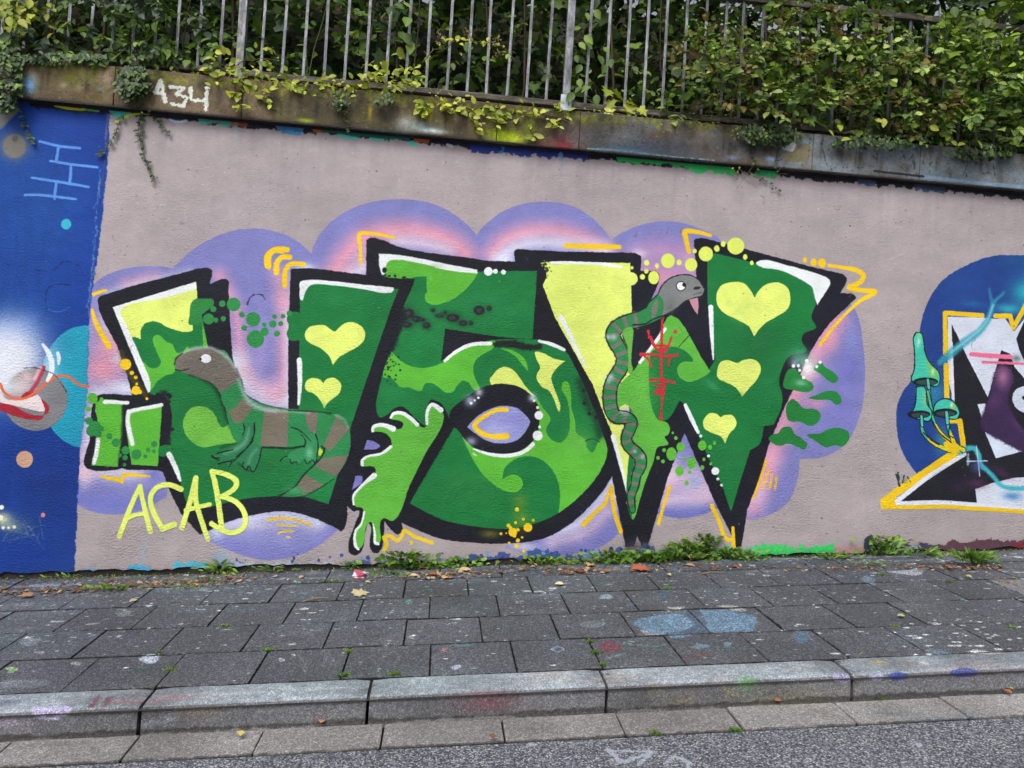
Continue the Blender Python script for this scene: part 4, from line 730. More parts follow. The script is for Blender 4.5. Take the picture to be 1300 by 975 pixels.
    for k_ in range(5):
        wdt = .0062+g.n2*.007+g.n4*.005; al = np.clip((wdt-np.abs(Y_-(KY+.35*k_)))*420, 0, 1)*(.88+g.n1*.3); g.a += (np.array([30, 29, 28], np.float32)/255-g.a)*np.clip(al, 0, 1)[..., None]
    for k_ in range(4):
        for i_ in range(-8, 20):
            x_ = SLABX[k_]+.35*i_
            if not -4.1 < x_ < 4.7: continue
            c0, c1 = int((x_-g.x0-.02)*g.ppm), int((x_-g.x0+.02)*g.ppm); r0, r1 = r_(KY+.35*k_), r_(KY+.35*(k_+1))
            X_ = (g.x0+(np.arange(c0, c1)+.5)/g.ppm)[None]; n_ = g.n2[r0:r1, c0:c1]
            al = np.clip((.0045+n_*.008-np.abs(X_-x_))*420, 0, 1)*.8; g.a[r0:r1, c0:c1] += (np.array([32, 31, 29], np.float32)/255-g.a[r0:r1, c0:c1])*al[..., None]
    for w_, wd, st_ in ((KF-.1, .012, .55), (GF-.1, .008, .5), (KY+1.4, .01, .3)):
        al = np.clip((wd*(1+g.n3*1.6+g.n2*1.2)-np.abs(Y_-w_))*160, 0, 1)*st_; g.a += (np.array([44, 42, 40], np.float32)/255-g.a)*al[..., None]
    for x_ in (-2.15, -1.276, -.458, .449, 1.436, 2.42, 3.4):
        for q_ in range(16): world_spray(x_+rng.normal()*.02, rng.uniform(KF-.1, KY), rng.uniform(.008, .02), (60,58,56), .5, .8)
    return g

def paint_coping():
    """front face of the coping: moss, soot, sprayed edges and the white writing"""
    pl = lambda u, v: on_wall(u, v, -.05)
    c = Sheet(-4.2, 4.9, 2.62, 2.90, 400, (84, 72, 58), pl, seed=21)
    F, Ln, S, D = c.fill, c.line, c.spray, c.dot
    mid = lambda x: 105+ (x-75)*.0935
    for i in range(420):
        x = rng.uniform(-60, 1380); y = mid(x)+rng.uniform(-28, 28)
        if x < 340: P = [(112,96,80),(100,90,58),(122,106,94),(92,78,64),(104,98,56)]
        elif x < 700: P = [(84,80,56),(104,100,44),(70,66,54),(96,92,70),(78,74,60)]
        else: P = [(80,84,90),(98,102,106),(68,72,80),(90,94,98),(104,106,102)]
        S(x, y, rng.uniform(5, 34), P[rng.randint(5)], rng.uniform(.2, .55), ry=rng.uniform(4, 16))
    for x in range(-60, 1380, 3):
        t = (x-700)/600
        if x > 980: S(x, mid(x)+rng.uniform(-20, 22), 14, (112, 124, 134), .45, ry=12)
    for i in range(900):
        x = rng.uniform(-60, 1380); y = mid(x)+rng.uniform(-26, 26)
        D(x, y, rng.uniform(.4, 1.5), [(128,122,60),(58,50,40),(136,126,116),(48,46,46)][i % 4] if x < 980 else [(60,66,72),(120,130,136),(48,52,56)][i % 3], soft=1.4, a=rng.uniform(.2, .7))
    for i in range(260): x = rng.uniform(-60, 980); D(x, mid(x)-24+abs(rng.normal())*5, rng.uniform(.8, 3.4), (112,118,46), soft=2.4, a=.7, rough=1.5)
    for x in range(-60, 1380, 6): S(x, mid(x)+25, 7, (34,32,36), .55, ry=3.4)
    for i in range(90): x = rng.uniform(-40, 1330); S(x, mid(x)+rng.uniform(-24,10), rng.uniform(2,7), (44,42,38), rng.uniform(.3,.6), ry=rng.uniform(6,18))
    for i in range(80): x = rng.uniform(-40, 960); S(x, mid(x)-22+abs(rng.normal())*7, rng.uniform(3,10), [(96,104,44),(120,122,52)][i%2], .6, ry=rng.uniform(2,7))
    # sprays
    S(36,108,9,(110,160,214),1.,ry=13); S(80,108,5,(150,142,128),.7); S(134,100,8,(146,126,112),.7,ry=10); S(128,112,5,(110,130,130),.5); S(100,112,5,(140,128,110),.4); S(88,97,9,(120,124,40),.6,ry=5)
    S(470,142,3,(170,150,40),.8,ry=12); S(546,145,4,(170,150,30),.8,ry=11); S(478,130,5,(150,152,150),.7); S(530,160,30,(130,148,152),.75,ry=8); S(548,166,20,(200,220,226),.9,ry=3.5); S(515,155,12,(170,172,168),.6); S(500,168,30,(34,90,90),.8,ry=3)
    S(388,153,12,(150,170,40),.8,ry=3); S(640,172,24,(150,172,30),.9,ry=11); S(655,176,16,(176,190,40),.8,ry=6); S(672,160,10,(110,130,30),.7,ry=12)
    S(715,186,14,(170,36,56),.95,ry=6); S(712,178,16,(120,60,70),.6,ry=12); S(736,176,10,(120,90,96),.4,ry=10); S(690,184,8,(150,40,56),.7,ry=3)
    Ln([(745,189),(790,191),(850,199),(905,204)], 2, (130,170,190), 2, 1.4, .8); S(800,190,40,(50,90,110),.6,ry=8); S(830,186,60,(54,60,78),.6,ry=12); S(930,200,10,(110,130,170),.7,ry=4)
    S(978,202,9,(140,160,196),.8,ry=4); S(1000,186,9,(170,176,186),.9,ry=5); F([(992,202),(1000,190),(1012,185),(1026,183),(1031,190),(1024,204),(1008,206)], (104,98,78), 1.4, 1.2); F([(993,188),(1000,180),(1010,182),(1006,192)], (170,172,178), 1., 1.4)
    S(1200,225,50,(80,100,116),.4,ry=8); Ln([(1172,224),(1230,231),(1320,239),(1400,245)], 4.6, (112,136,158), 1.4, .8, .95); Ln([(1110,217),(1172,224)], 3, (40,40,48), 1.2)
    for i in range(26): x = rng.uniform(980, 1300); Ln([(x, mid(x)+rng.uniform(-16,16)), (x+rng.uniform(-9,9), mid(x)+rng.uniform(-14,18))], 1., (44,50,54), 1., 1, .7)
    WH = (196,204,196)
    for p, w in [(((198,118),(204,103),(210,129)),5),(((199,119),(208,117)),3.6),(((216,110),(234,112),(223,119),(238,124),(233,135),(217,132)),4),(((242,112),(242,127),(262,129)),4),(((263,112),(262,126),(261,139)),4.6)]:
        Ln(p, w, WH, 1.2, 1.6, .92, sm=False)
    c.a *= 1.12; c.mottle(.22, .16)
    return c
# ---------------------------------------------------------------- material and mesh helpers
def to_image(sh, name):
    img = bpy.data.images.new(name, sh.w, sh.h, alpha=False)
    px = np.ones((sh.h, sh.w, 4), np.float32); px[..., :3] = sh.a
    img.pixels.foreach_set(px.ravel()); img.update(); img.pack()
    return img

class NT:
    def __init__(s, name, rough=.8, spec=.3):
        s.m = bpy.data.materials.new(name); s.m.use_nodes = True; s.t = s.m.node_tree
        s.b = s.t.nodes['Principled BSDF']; s.b.inputs['Roughness'].default_value = rough
        s.b.inputs['Specular IOR Level'].default_value = spec
    def n(s, ty, **kw):
        x = s.t.nodes.new(ty)
        for k, v in kw.items():
            if k in x.inputs: x.inputs[k].default_value = v
            else: setattr(x, k, v)
        return x
    def l(s, a, b): s.t.links.new(a, b)
    def pos(s):
        if not hasattr(s, '_p'): s._p = s.n('ShaderNodeNewGeometry').outputs['Position']
        return s._p
    def noise(s, scale, detail=4, rough=.55, vec=None, stretch=None):
        x = s.n('ShaderNodeTexNoise', Scale=scale, Detail=detail, Roughness=rough)
        v = vec or s.pos()
        if stretch:
            mp = s.n('ShaderNodeMapping'); mp.inputs['Scale'].default_value = stretch; s.l(v, mp.inputs['Vector']); v = mp.outputs[0]
        s.l(v, x.inputs['Vector']); return x.outputs['Fac']
    def ramp(s, fac, stops):
        r = s.n('ShaderNodeValToRGB'); s.l(fac, r.inputs[0]); e = r.color_ramp.elements
        while len(e) < len(stops): e.new(.5)
        for i, (p, c) in enumerate(stops): e[i].position = p; e[i].color = (*c, 1) if len(c) == 3 else c
        return r.outputs['Color']
    def mix(s, fac, a, b, mode='MIX'):
        x = s.n('ShaderNodeMix', data_type='RGBA', blend_type=mode)
        for so, v in ((x.inputs[0], fac), (x.inputs[6], a), (x.inputs[7], b)):
            if isinstance(v, (int, float)): so.default_value = v
            elif isinstance(v, tuple): so.default_value = (*v, 1)
            else: s.l(v, so)
        return x.outputs[2]
    def math(s, op, a, b=None):
        x = s.n('ShaderNodeMath', operation=op)
        for so, v in ((x.inputs[0], a), (x.inputs[1], b)):
            if v is None: continue
            if isinstance(v, (int, float)): so.default_value = v
            else: s.l(v, so)
        return x.outputs[0]
    def bump(s, h, dist, strength=1., prev=None):
        x = s.n('ShaderNodeBump', Distance=dist, Strength=strength); s.l(h, x.inputs['Height'])
        if prev: s.l(prev, x.inputs['Normal'])
        return x.outputs[0]
    def out(s, col=None, nrm=None, rough=None):
        if col is not None:
            if isinstance(col, tuple): s.b.inputs['Base Color'].default_value = (*col, 1)
            else: s.l(col, s.b.inputs['Base Color'])
        if nrm is not None: s.l(nrm, s.b.inputs['Normal'])
        if rough is not None: s.l(rough, s.b.inputs['Roughness'])
        return s.m
    def sheet(s, sh, img, vert):
        """sheet of paint laid on the plane it was measured on"""
        sp = s.n('ShaderNodeSeparateXYZ'); s.l(s.pos(), sp.inputs[0]); W_ = sp.outputs[2]
        if not vert:      # unrolled street section: y minus the drop below the pavement plane
            W_ = s.math('ADD', sp.outputs[1], s.math('SUBTRACT', W_, s.math('ADD', s.math('MULTIPLY', sp.outputs[0], SLOPE_X), s.math('MULTIPLY', sp.outputs[1], SLOPE_Y))))
        u = s.math('DIVIDE', s.math('SUBTRACT', sp.outputs[0], sh.x0), sh.x1-sh.x0)
        v = s.math('DIVIDE', s.math('SUBTRACT', W_, sh.z0), sh.z1-sh.z0)
        cb = s.n('ShaderNodeCombineXYZ'); s.l(u, cb.inputs[0]); s.l(v, cb.inputs[1])
        im = s.n('ShaderNodeTexImage', extension='EXTEND', interpolation='Linear'); im.image = img; s.l(cb.outputs[0], im.inputs[0])
        return im.outputs[0]
def lin(r, g, b):
    f = lambda c: (c/255/12.92) if c/255 <= .04045 else ((c/255+.055)/1.055)**2.4
    return f(r), f(g), f(b)

def tag(o, label=None, cat=None, group=None, kind=None):
    for k, v in (('label', label), ('category', cat), ('group', group), ('kind', kind)):
        if v: o[k] = v
    return o
def link(name, me, mat=None, parent=None, loc=None, **kw):
    o = bpy.data.objects.new(name, me); COL.objects.link(o)
    if mat and not me.materials: me.materials.append(mat)
    if parent: o.parent = parent
    if loc is not None: o.location = loc
    return tag(o, **kw)
def empty(name, loc=(0, 0, 0), **kw):
    o = bpy.data.objects.new(name, None); o.empty_display_size = .1; COL.objects.link(o); o.location = loc
    return tag(o, **kw)
def pydata(name, V, Fc, smooth_=False):
    me = bpy.data.meshes.new(name); me.from_pydata([tuple(map(float, v)) for v in V], [], Fc); me.update()
    if smooth_: me.polygons.foreach_set('use_smooth', [True]*len(me.polygons))
    return me
def boxmesh(name, x0, x1, y0, y1, z0, z1, bev=0., seg=2, fz=None, jit=0.):
    """box; fz(x, y) is added to z; edges bevelled, corners slightly worn"""
    bm = bmesh.new(); vs = [bm.verts.new((x, y, z)) for z in (z0, z1) for y in (y0, y1) for x in (x0, x1)]
    for f in ((0,2,3,1),(4,5,7,6),(0,1,5,4),(2,6,7,3),(0,4,6,2),(1,3,7,5)): bm.faces.new([vs[i] for i in f])
    if jit:
        for v in vs: v.co += Vector((rng.uniform(-jit, jit), rng.uniform(-jit, jit), rng.uniform(-jit, jit)*.5))
    if bev: bmesh.ops.bevel(bm, geom=list(bm.edges), offset=bev, segments=seg, affect='EDGES', profile=.6)
    if fz:
        for v in bm.verts: v.co.z += fz(v.co.x, v.co.y)
    bmesh.ops.recalc_face_normals(bm, faces=list(bm.faces))
    me = bpy.data.meshes.new(name); bm.to_mesh(me); bm.free(); return me

# ---------------------------------------------------------------- paint sheets and materials
mural, gpaint, cpaint = paint_mural(), paint_ground(), paint_coping()
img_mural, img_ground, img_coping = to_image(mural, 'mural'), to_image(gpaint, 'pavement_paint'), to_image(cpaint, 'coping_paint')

M = {}
t = NT('painted_render', .66, .22)
c = t.sheet(mural, img_mural, True)
c = t.mix(.8, c, t.ramp(t.noise(9, 6, .6), [(.3, (.92, .92, .92)), (.7, (1.05, 1.05, 1.05))]), 'MULTIPLY')
fine = t.noise(150, 3, .55, stretch=(1, 1, 1.35)); mid = t.noise(62, 4, .5, stretch=(1, 1, 1.5)); big = t.noise(9, 3, .5)
zc = t.n('ShaderNodeSeparateXYZ'); t.l(t.pos(), zc.inputs[0])
amt = t.math('MULTIPLY', t.ramp(t.noise(2.3, 2), [(.38, (.35,)*3), (.62, (1.,)*3)]), t.ramp(t.math('DIVIDE', zc.outputs[2], 2.6), [(.45, (1.,)*3), (.8, (.4,)*3)]))
nb = t.bump(t.math('MULTIPLY', fine, amt), .0052); nb = t.bump(t.math('MULTIPLY', mid, amt), .0085, 1, nb); nb = t.bump(big, .012, .5, nb)
pit = t.ramp(t.noise(48, 2, .5, stretch=(1, 1, 2)), [(.0, (0,)*3), (.27, (1,)*3)])
nb = t.bump(pit, .003, .6, nb)
M['mural'] = t.out(c, nb)

t = NT('coping_stone', .85, .25); c = t.sheet(cpaint, img_coping, True)
sp = t.noise(260, 3, .7)
c = t.mix(.6, c, t.ramp(sp, [(.3, (.6,)*3), (.7, (1.35,)*3)]), 'MULTIPLY')
M['coping'] = t.out(c, t.bump(t.noise(40, 6, .65), .012, .8, t.bump(t.noise(190, 3, .7), .004)))

def street_mat(name, grain, contrast, tone=None, s2=70, rough=.8, ref=None):
    """aggregate grain over the paint sheet of the street"""
    t = NT(name, rough, .3); c = t.sheet(gpaint, img_ground, False)
    if tone:
        oi = t.n('ShaderNodeObjectInfo'); c = t.mix(1., c, t.ramp(oi.outputs['Random'], [(0, (tone[0],)*3), (1, (tone[1],)*3)]), 'MULTIPLY')
    vo = t.n('ShaderNodeTexVoronoi', Scale=grain); t.l(t.pos(), vo.inputs['Vector']); sv = t.n('ShaderNodeSeparateColor'); t.l(vo.outputs['Color'], sv.inputs[0])
    lo, hi = 1-contrast*.62, 1+contrast*1.25
    c = t.mix(1., c, t.ramp(sv.outputs[0], [(0, (lo*.8,)*3), (.3, (lo,)*3), (.7, (1.02,)*3), (.88, (hi,)*3), (1, (hi*1.25,)*3)]), 'MULTIPLY')
    g2 = t.noise(s2, 4, .7); c = t.mix(.8, c, t.ramp(g2, [(.28, (.72,)*3), (.72, (1.26,)*3)]), 'MULTIPLY')
    g3 = t.noise(210, 2, .7); c = t.mix(.6, c, t.ramp(g3, [(.3, (.66,)*3), (.7, (1.34,)*3)]), 'MULTIPLY')
    n_ = t.bump(vo.outputs['Distance'], -.002, .8, t.bump(g2, .006, .8)); return t, c, n_
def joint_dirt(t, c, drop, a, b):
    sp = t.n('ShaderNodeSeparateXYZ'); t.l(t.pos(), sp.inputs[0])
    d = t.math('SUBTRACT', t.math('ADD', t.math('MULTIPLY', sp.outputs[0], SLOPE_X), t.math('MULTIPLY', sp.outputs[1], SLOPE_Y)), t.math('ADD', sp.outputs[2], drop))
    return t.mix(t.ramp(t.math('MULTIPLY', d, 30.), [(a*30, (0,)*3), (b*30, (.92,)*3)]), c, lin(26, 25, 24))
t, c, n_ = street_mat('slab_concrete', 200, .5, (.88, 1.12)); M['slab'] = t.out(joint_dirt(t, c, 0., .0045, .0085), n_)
t, c, n_ = street_mat('kerb_granite', 260, .3, (.95, 1.05)); M['kerb'] = t.out(c, n_)
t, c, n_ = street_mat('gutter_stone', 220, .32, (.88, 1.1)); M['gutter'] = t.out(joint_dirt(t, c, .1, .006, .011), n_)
t = NT('asphalt', .85, .3)
vo = t.n('ShaderNodeTexVoronoi', Scale=170.); t.l(t.pos(), vo.inputs['Vector']); sv = t.n('ShaderNodeSeparateColor'); t.l(vo.outputs['Color'], sv.inputs[0])
c = t.ramp(sv.outputs[0], [(0, lin(58,60,70)), (.4, lin(102,106,118)), (.78, lin(146,150,161)), (1, lin(200,200,200))])
c = t.mix(t.ramp(vo.outputs['Distance'], [(.35, (0,)*3), (.8, (.7,)*3)]), c, lin(54, 56, 62))
c = t.mix(.7, c, t.ramp(t.noise(7, 5, .7), [(.3, (.78,)*3), (.7, (1.2,)*3)]), 'MULTIPLY')
ch = t.sheet(gpaint, img_ground, False)
sc_ = t.n('ShaderNodeSeparateColor'); t.l(ch, sc_.inputs[0])
c = t.mix(t.ramp(t.math('MULTIPLY', t.math('SUBTRACT', sc_.outputs[2], sc_.outputs[0]), 6.), [(.15, (0,)*3), (.9, (.75,)*3)]), c, lin(176, 184, 200))
M['asphalt'] = t.out(c, t.bump(vo.outputs['Distance'], -.004, 1., t.bump(t.noise(60, 3), .006)))
t = NT('rough_concrete', .9, .2); g2 = t.noise(28, 6, .7)
M['concrete'] = t.out(t.mix(.8, t.ramp(t.noise(6, 4), [(.35, lin(50,48,48)), (.65, lin(70,68,66))]), t.ramp(t.noise(150, 3, .8), [(.3, (.5,)*3), (.7, (1.5,)*3)]), 'MULTIPLY'), t.bump(g2, .02))
t = NT('soil', .95, .1); M['soil'] = t.out(t.ramp(t.noise(30, 6, .7), [(.3, lin(30,26,20)), (.7, lin(62,54,40))]), t.bump(t.noise(24, 6), .05))
t = NT('galvanised_steel', .5, .5); t.b.inputs['Metallic'].default_value = .3
c = t.ramp(t.noise(38, 5, .7, stretch=(1, 1, .25)), [(.3, lin(78,80,84)), (.5, lin(118,122,128)), (.7, lin(168,172,178))])
c = t.mix(t.ramp(t.noise(17, 5, .7), [(.55, (0,)*3), (.68, (.8,)*3)]), c, lin(74, 62, 50)); M['steel'] = t.out(c, t.bump(t.noise(120, 4), .002))
t = NT('weathered_rail', .75, .3)
c = t.ramp(t.noise(30, 5, .7, stretch=(.2, 1, 1)), [(.3, lin(54,48,44)), (.5, lin(92,86,80)), (.72, lin(136,132,126))]); M['rail'] = t.out(c, t.bump(t.noise(80, 4), .003))
t = NT('sprayed_steel', .6, .3); M['spraysteel'] = t.out(t.ramp(t.noise(22, 4), [(.35, lin(150,164,186)), (.65, lin(206,214,226))]))

# ---------------------------------------------------------------- ground
XL, XR = -9.0, 11.0
def plane_strip(name, y0, y1, dz, mat, kind='structure', nx=2, xl=XL, xr=XR, bumpy=0.):
    xs = np.linspace(xl, xr, nx); V = []; Fc = []
    for x in xs:
        for y in (y0, y1): V.append((x, y, gz(x, y)+dz+rng.uniform(-bumpy, bumpy)))
    for i in range(nx-1): a = i*2; Fc.append((a, a+2, a+3, a+1))
    return link(name, pydata(name, V, Fc), mat, kind=kind)
plane_strip('road', -60, GF-.002, -.108, M['asphalt'], xl=-120, xr=120)
tag(bpy.data.objects['road'], kind='structure')
bed = plane_strip('pavement', KF-.01, .0, -.016, M['concrete'], xl=-20, xr=20)
g_bed = plane_strip('gutter', GF-.003, KF+.03, -.122, M['concrete'], xl=-20, xr=20)

# flat lists of joints measured along the street
def slab(x0, x1, y0, y1, parent, mat='slab', top=0., gap=.0028, th=.035, name='slab', bev=.003, jit=.0012):
    dz = top+rng.uniform(-.0022, .0022); ax, ay = rng.uniform(-.007, .007), rng.uniform(-.008, .008); cx, cy = (x0+x1)/2, (y0+y1)/2
    me = boxmesh(name, x0+gap*1.05, x1-gap*1.05, y0+gap*1.9, y1-gap*1.9, -th, 0, bev, 2, fz=lambda x, y: gz(x, y)+dz+ax*(x-cx)+ay*(y-cy), jit=jit)
    return link(name, me, M[mat], parent)
S35 = .35
offs = [-1.6331, -1.6331-.1213, .4505-.35*6, .3058-.35*6]
for k in range(4):
    y0, y1 = KY+S35*k, KY+S35*(k+1)
    for i in range(-7, 19):
        x0 = offs[k]+S35*i
        if -4.2 < x0 < 5.0: slab(x0, x0+S35, y0, y1, bed)
xs = [-4.4, -3.4, -2.62, -1.9, -1.36, -.86, -.2, .164, 1.15, 2.1, 3.0, 4.0, 5.0]
for a, b in zip(xs[:-1], xs[1:]): slab(a, b, KY+S35*4, -.004, bed, top=.001, gap=.004, name='edging_slab')
kx = [-4.1, -3.1, -2.15, -1.276, -.458, .449, 1.436, 2.42, 3.4, 4.4, 5.4]
kerb = empty('kerb', (0, (KY+KF)/2, 0), kind='structure')
for i, (a, b) in enumerate(zip(kx[:-1], kx[1:])):
    g1 = {3: .012, 4: .012, 5: .012, 2: .016, 6: .014}.get(i, .01)
    dz = rng.uniform(-.002, .003)
    bm = bmesh.new(); n = 14; prof = [(KY-.003, -.2), (KY-.003, -.001), (KY-.02, .003), (KF+.016, .0), (KF+.005, -.005), (KF, -.014), (KF-.008, -.2)]
    rows = []
    for j in range(n+1):
        x = a+g1/2+(b-a-g1)*j/n; e = .006 if j in (0, n) else 0
        rows.append([bm.verts.new((x, y+rng.uniform(-.0015, .0015), gz(x, y)+z+dz-(e if z > -.1 else 0)+rng.uniform(-.0012, .0012))) for y, z in prof])
    for j in range(n):
        for q in range(len(prof)-1): bm.faces.new((rows[j][q], rows[j+1][q], rows[j+1][q+1], rows[j][q+1]))
    bm.faces.new(rows[0][::-1]); bm.faces.new(rows[-1]); bmesh.ops.recalc_face_normals(bm, faces=list(bm.faces))
    me = bpy.data.meshes.new('kerb_stone'); bm.to_mesh(me); bm.free()
    o = link('kerb_stone', me, M['kerb']); o.parent = kerb; o.matrix_parent_inverse = Matrix.Translation((0, -(KY+KF)/2, 0))
for i in range(-5, 12):
    x0 = .046+.4365*i
    slab(x0, x0+.4365, GF, KF-.012, g_bed, 'gutter', top=-.1, gap=.0025, th=.05, name='gutter_stone', bev=.006, jit=.002)

# ---------------------------------------------------------------- the retaining wall
HW, HC = 2.63, 2.872
wall = empty('retaining_wall', (0, .2, 0), label='long rendered retaining wall covered in green and purple graffiti, under a mossy coping', cat='wall')
def wpart(name, me, mat, parent=None, **kw):
    o = link(name, me, mat, **kw); p = parent or wall; o.parent = p
    if p is wall: o.matrix_parent_inverse = Matrix.Translation((0, -.2, 0))
    return o
wpart('wall_core', boxmesh('wall_core', XL, XR, .016, .5, -1.2, HW-.002), M['concrete'])
# render coat with a broken lower edge
zs = lambda x: gz(x, 0)
ex = []; x = XL
while x < XR: ex.append(x); x += rng.uniform(.012, .05)
ex.append(XR); hgt = 0.; V = []; n = len(ex)
for x in ex:
    u = 650+(x+.2)*200
    base = .012 if (-2.6 > x or .25 < x) else .03
    if -2.75 < x < -.9: base = .036
    if .3 < x < .55: base = .03
    hgt = .6*hgt+.4*rng.uniform(-1, 1); V.append((x, 0, zs(x)+base+hgt*.022))
for v in list(V): V.append((v[0], 0, HW-.004 if False else HW-.006))
for v in V[:n]: V.append((v[0], .0155, v[2]+.004))
Fc = [(i, i+1, n+i+1, n+i) for i in range(n-1)] + [(2*n+i, 2*n+i+1, i+1, i) for i in range(n-1)]
render = wpart('render_coat', pydata('render_coat', V, Fc), M['mural'])
# dark joint between coat and coping
wpart('joint_strip', boxmesh('joint_strip', XL, XR, -.012, .02, HW-.008, HW+.001, .002), M['concrete'])
for a, b in zip([-9, -6, -4.3, -2.30, -1.56, -.02, .497, 2.02, 2.75, 4.2, 6, 8], [-6, -4.3, -2.30, -1.56, -.02, .497, 2.02, 2.75, 4.2, 6, 8, 11]):
    me = boxmesh('coping_stone', a+.0015, b-.0015, -.05, .30, HW+.002, HC, .006, 2, jit=.0015)
    wpart('coping_stone', me, M['coping'])
# thin drip moulding under the coping
wpart('drip_edge', boxmesh('drip_edge', XL, XR, -.056, -.046, HW-.004, HW+.006, .002), M['concrete'])

def decal(name, pts, off, parent, sm=True, **kw):
    """painted area, a skin of paint on the render"""
    q = smooth(pts, True, 3) if sm else [(p[0], p[1]) for p in pts]
    P = [on_wall(*p) for p in q]
    lo = [zs(w[0])+.075 for w in P]
    V = [(w[0], -off, max(w[2], l)) for w, l in zip(P, lo)]
    bm = bmesh.new(); vs = []
    for v in V:
        if not vs or (vs[-1].co-Vector(v)).length > 1e-4: vs.append(bm.verts.new(v))
    f = bm.faces.new(vs)
    if f.normal.y > 0: f.normal_flip()
    f.normal_update()
    if f.normal.y > 0: f.normal_flip()
    bmesh.ops.triangulate(bm, faces=[f])
    me = bpy.data.meshes.new(name); bm.to_mesh(me); bm.free()
    return wpart(name, me, M['mural'], parent, **kw)
def ribbons(name, strokes, off, parent, **kw):
    V = []; Fc = []
    for si, (p, w) in enumerate(strokes):
        q = smooth(p, False, 4) if len(p) > 2 else [a[:2] for a in p]
        W = w if isinstance(w, (list, tuple)) else [w, w]; b = len(V)
        for i, a in enumerate(q):
            j = min(i, len(q)-2); dx, dy = q[j+1][0]-q[j][0], q[j+1][1]-q[j][1]; L = math.hypot(dx, dy)+1e-9
            r = np.interp(i/max(1, len(q)-1), np.linspace(0, 1, len(W)), W)*.5
            for sg in (-1, 1):
                ww = on_wall(a[0]-sg*dy/L*r, a[1]+sg*dx/L*r); V.append((ww[0], -off-si*.0001, ww[2]))
        for i in range(len(q)-1): k = b+2*i; Fc.append((k, k+1, k+3, k+2))
    return wpart(name, pydata(name, V, Fc), M['mural'], parent, **kw)
I1 = SILH.index((465,349,1)); 
tail = SILH.index((439,666))
cut12 = [(521,356),(508,395),(490,455),(474,512),(461,560),(447,610),(441,643)]
cut23 = [(676,332),(688,366),(704,404),(752,492),(766,528),(777,604)]
i654 = SILH.index((654,332,1)); i777 = SILH.index((777,605,1))
L1 = SILH[:I1+1]+cut12+SILH[tail:]
L2 = SILH[I1:i654+1]+[(668,340)]+cut23+SILH[i777+1:tail]+cut12[::-1]
L3 = [(676,332)]+SILH[i654+1:i777+1]+cut23[::-1]
for i, c_ in enumerate([[(130,352),(165,340),(195,338),(225,342),(250,360),(260,430),(200,500),(112,500),(112,372)],[(212,352),(232,328),(262,306),(300,292),(335,291),(370,302),(395,322),(400,400),(330,560),(240,520),(214,430)],
      [(396,320),(412,290),(440,268),(475,256),(512,253),(550,259),(582,276),(607,301),(625,340),(600,420),(420,420)],[(605,300),(622,280),(650,263),(690,256),(725,261),(752,277),(776,306),(785,360),(740,420),(620,420)],
      [(775,307),(795,293),(820,284),(850,281),(880,287),(918,309),(910,400),(800,410)],[(1078,384),(1088,398),(1096,440),(1098,485),(1091,530),(1072,565),(1045,580),(1015,583),(1013,606),(1001,636),(980,652),(948,659),(930,640),(940,500),(1020,420)],
      [(262,686),(300,702),(335,711),(372,707),(402,694),(430,672),(436,640),(300,630)]]):
    decal('painted_cloud', c_, .0002+.00004*i, None)
a1 = decal('painted_letter', L1, .0009, None, label='leftmost big green letter of the graffiti, with two yellow hearts and a grey lizard')
a2 = decal('painted_letter', L2, .00095, None, label='middle green letter of the graffiti, with a black ring and dripping paint')
a3 = decal('painted_letter', L3, .00085, None, label='right green letter of the graffiti, with three yellow hearts and a snake')
a4 = decal('painted_letter', [(1203,402),(1246,403),(1264,405),(1276,404),(1287,421),(1306,398),(1420,400),(1420,655),(1300,650),(1120,646),(1120,634),(1222,576),(1220,545),(1203,480)], .0009, None, sm=False, label='black and white letter outlined in yellow at the right edge')
_H = {}
HE1 = TE((413,318,1),(390,262),(330,208),(270,180),(240,150),(235,120),(258,80),(315,64),(370,68),(405,95),(428,106,1),(448,85),(490,52),(540,45),(595,72),(619,120),(608,165),(570,202),(500,240),(450,272))
HE2 = TE((358,592,1),(335,545),(290,497),(248,480),(235,450),(250,412),(290,399),(330,408),(352,432,1),(370,410),(410,397),(450,415),(467,455),(452,498),(415,530),(380,558))
HE3 = TH((287,638,1),(255,575),(180,530),(100,490),(55,440),(46,380),(75,315),(150,290),(220,298),(265,345),(291,390,1),(315,345),(370,302),(450,295),(500,330),(517,395),(500,460),(430,510),(360,550),(315,595))
HE4 = TG((910,318,1),(870,262),(810,228),(757,200),(750,160),(772,100),(810,85),(880,105,1),(930,82),(1000,88),(1030,140),(1000,215),(955,265))
HE5 = TG((803,613,1),(775,572),(710,545),(672,520),(664,470),(700,426),(740,424),(775,448,1),(800,435),(850,437),(875,480),(862,520),(828,555))
for h, p_ in ((HE1, a1), (HE2, a1), (HE3, a3), (HE4, a3), (HE5, a3)): decal('painted_heart', h, .0016, p_)
decal('painted_lizard', [(222,462),(224,454),(236,447),(252,442),(268,442),(281,448),(292,458),(300,472),(306,490),(316,505),(335,516),(360,520.5),(390,522),(412,524),(430,527),(438,534),(444,548),(445,566),(440,584),(431,599),(418,611),(402,621),(385,629),(370,631),(364,624),(376,616),(386,602),(400,589),(404,572),(385,567),(350,568),(330,569),(310,568),(296,556),(290,535),(284,510),(278,497),(262,480),(240,474),(223,469)], .0016, a1)
decal('painted_eye', TF((165,710,1),(220,650),(300,600),(390,576),(480,590),(540,640),(568,675,1),(540,735),(480,795),(400,815),(320,808),(250,775),(195,735)), .0016, a2)
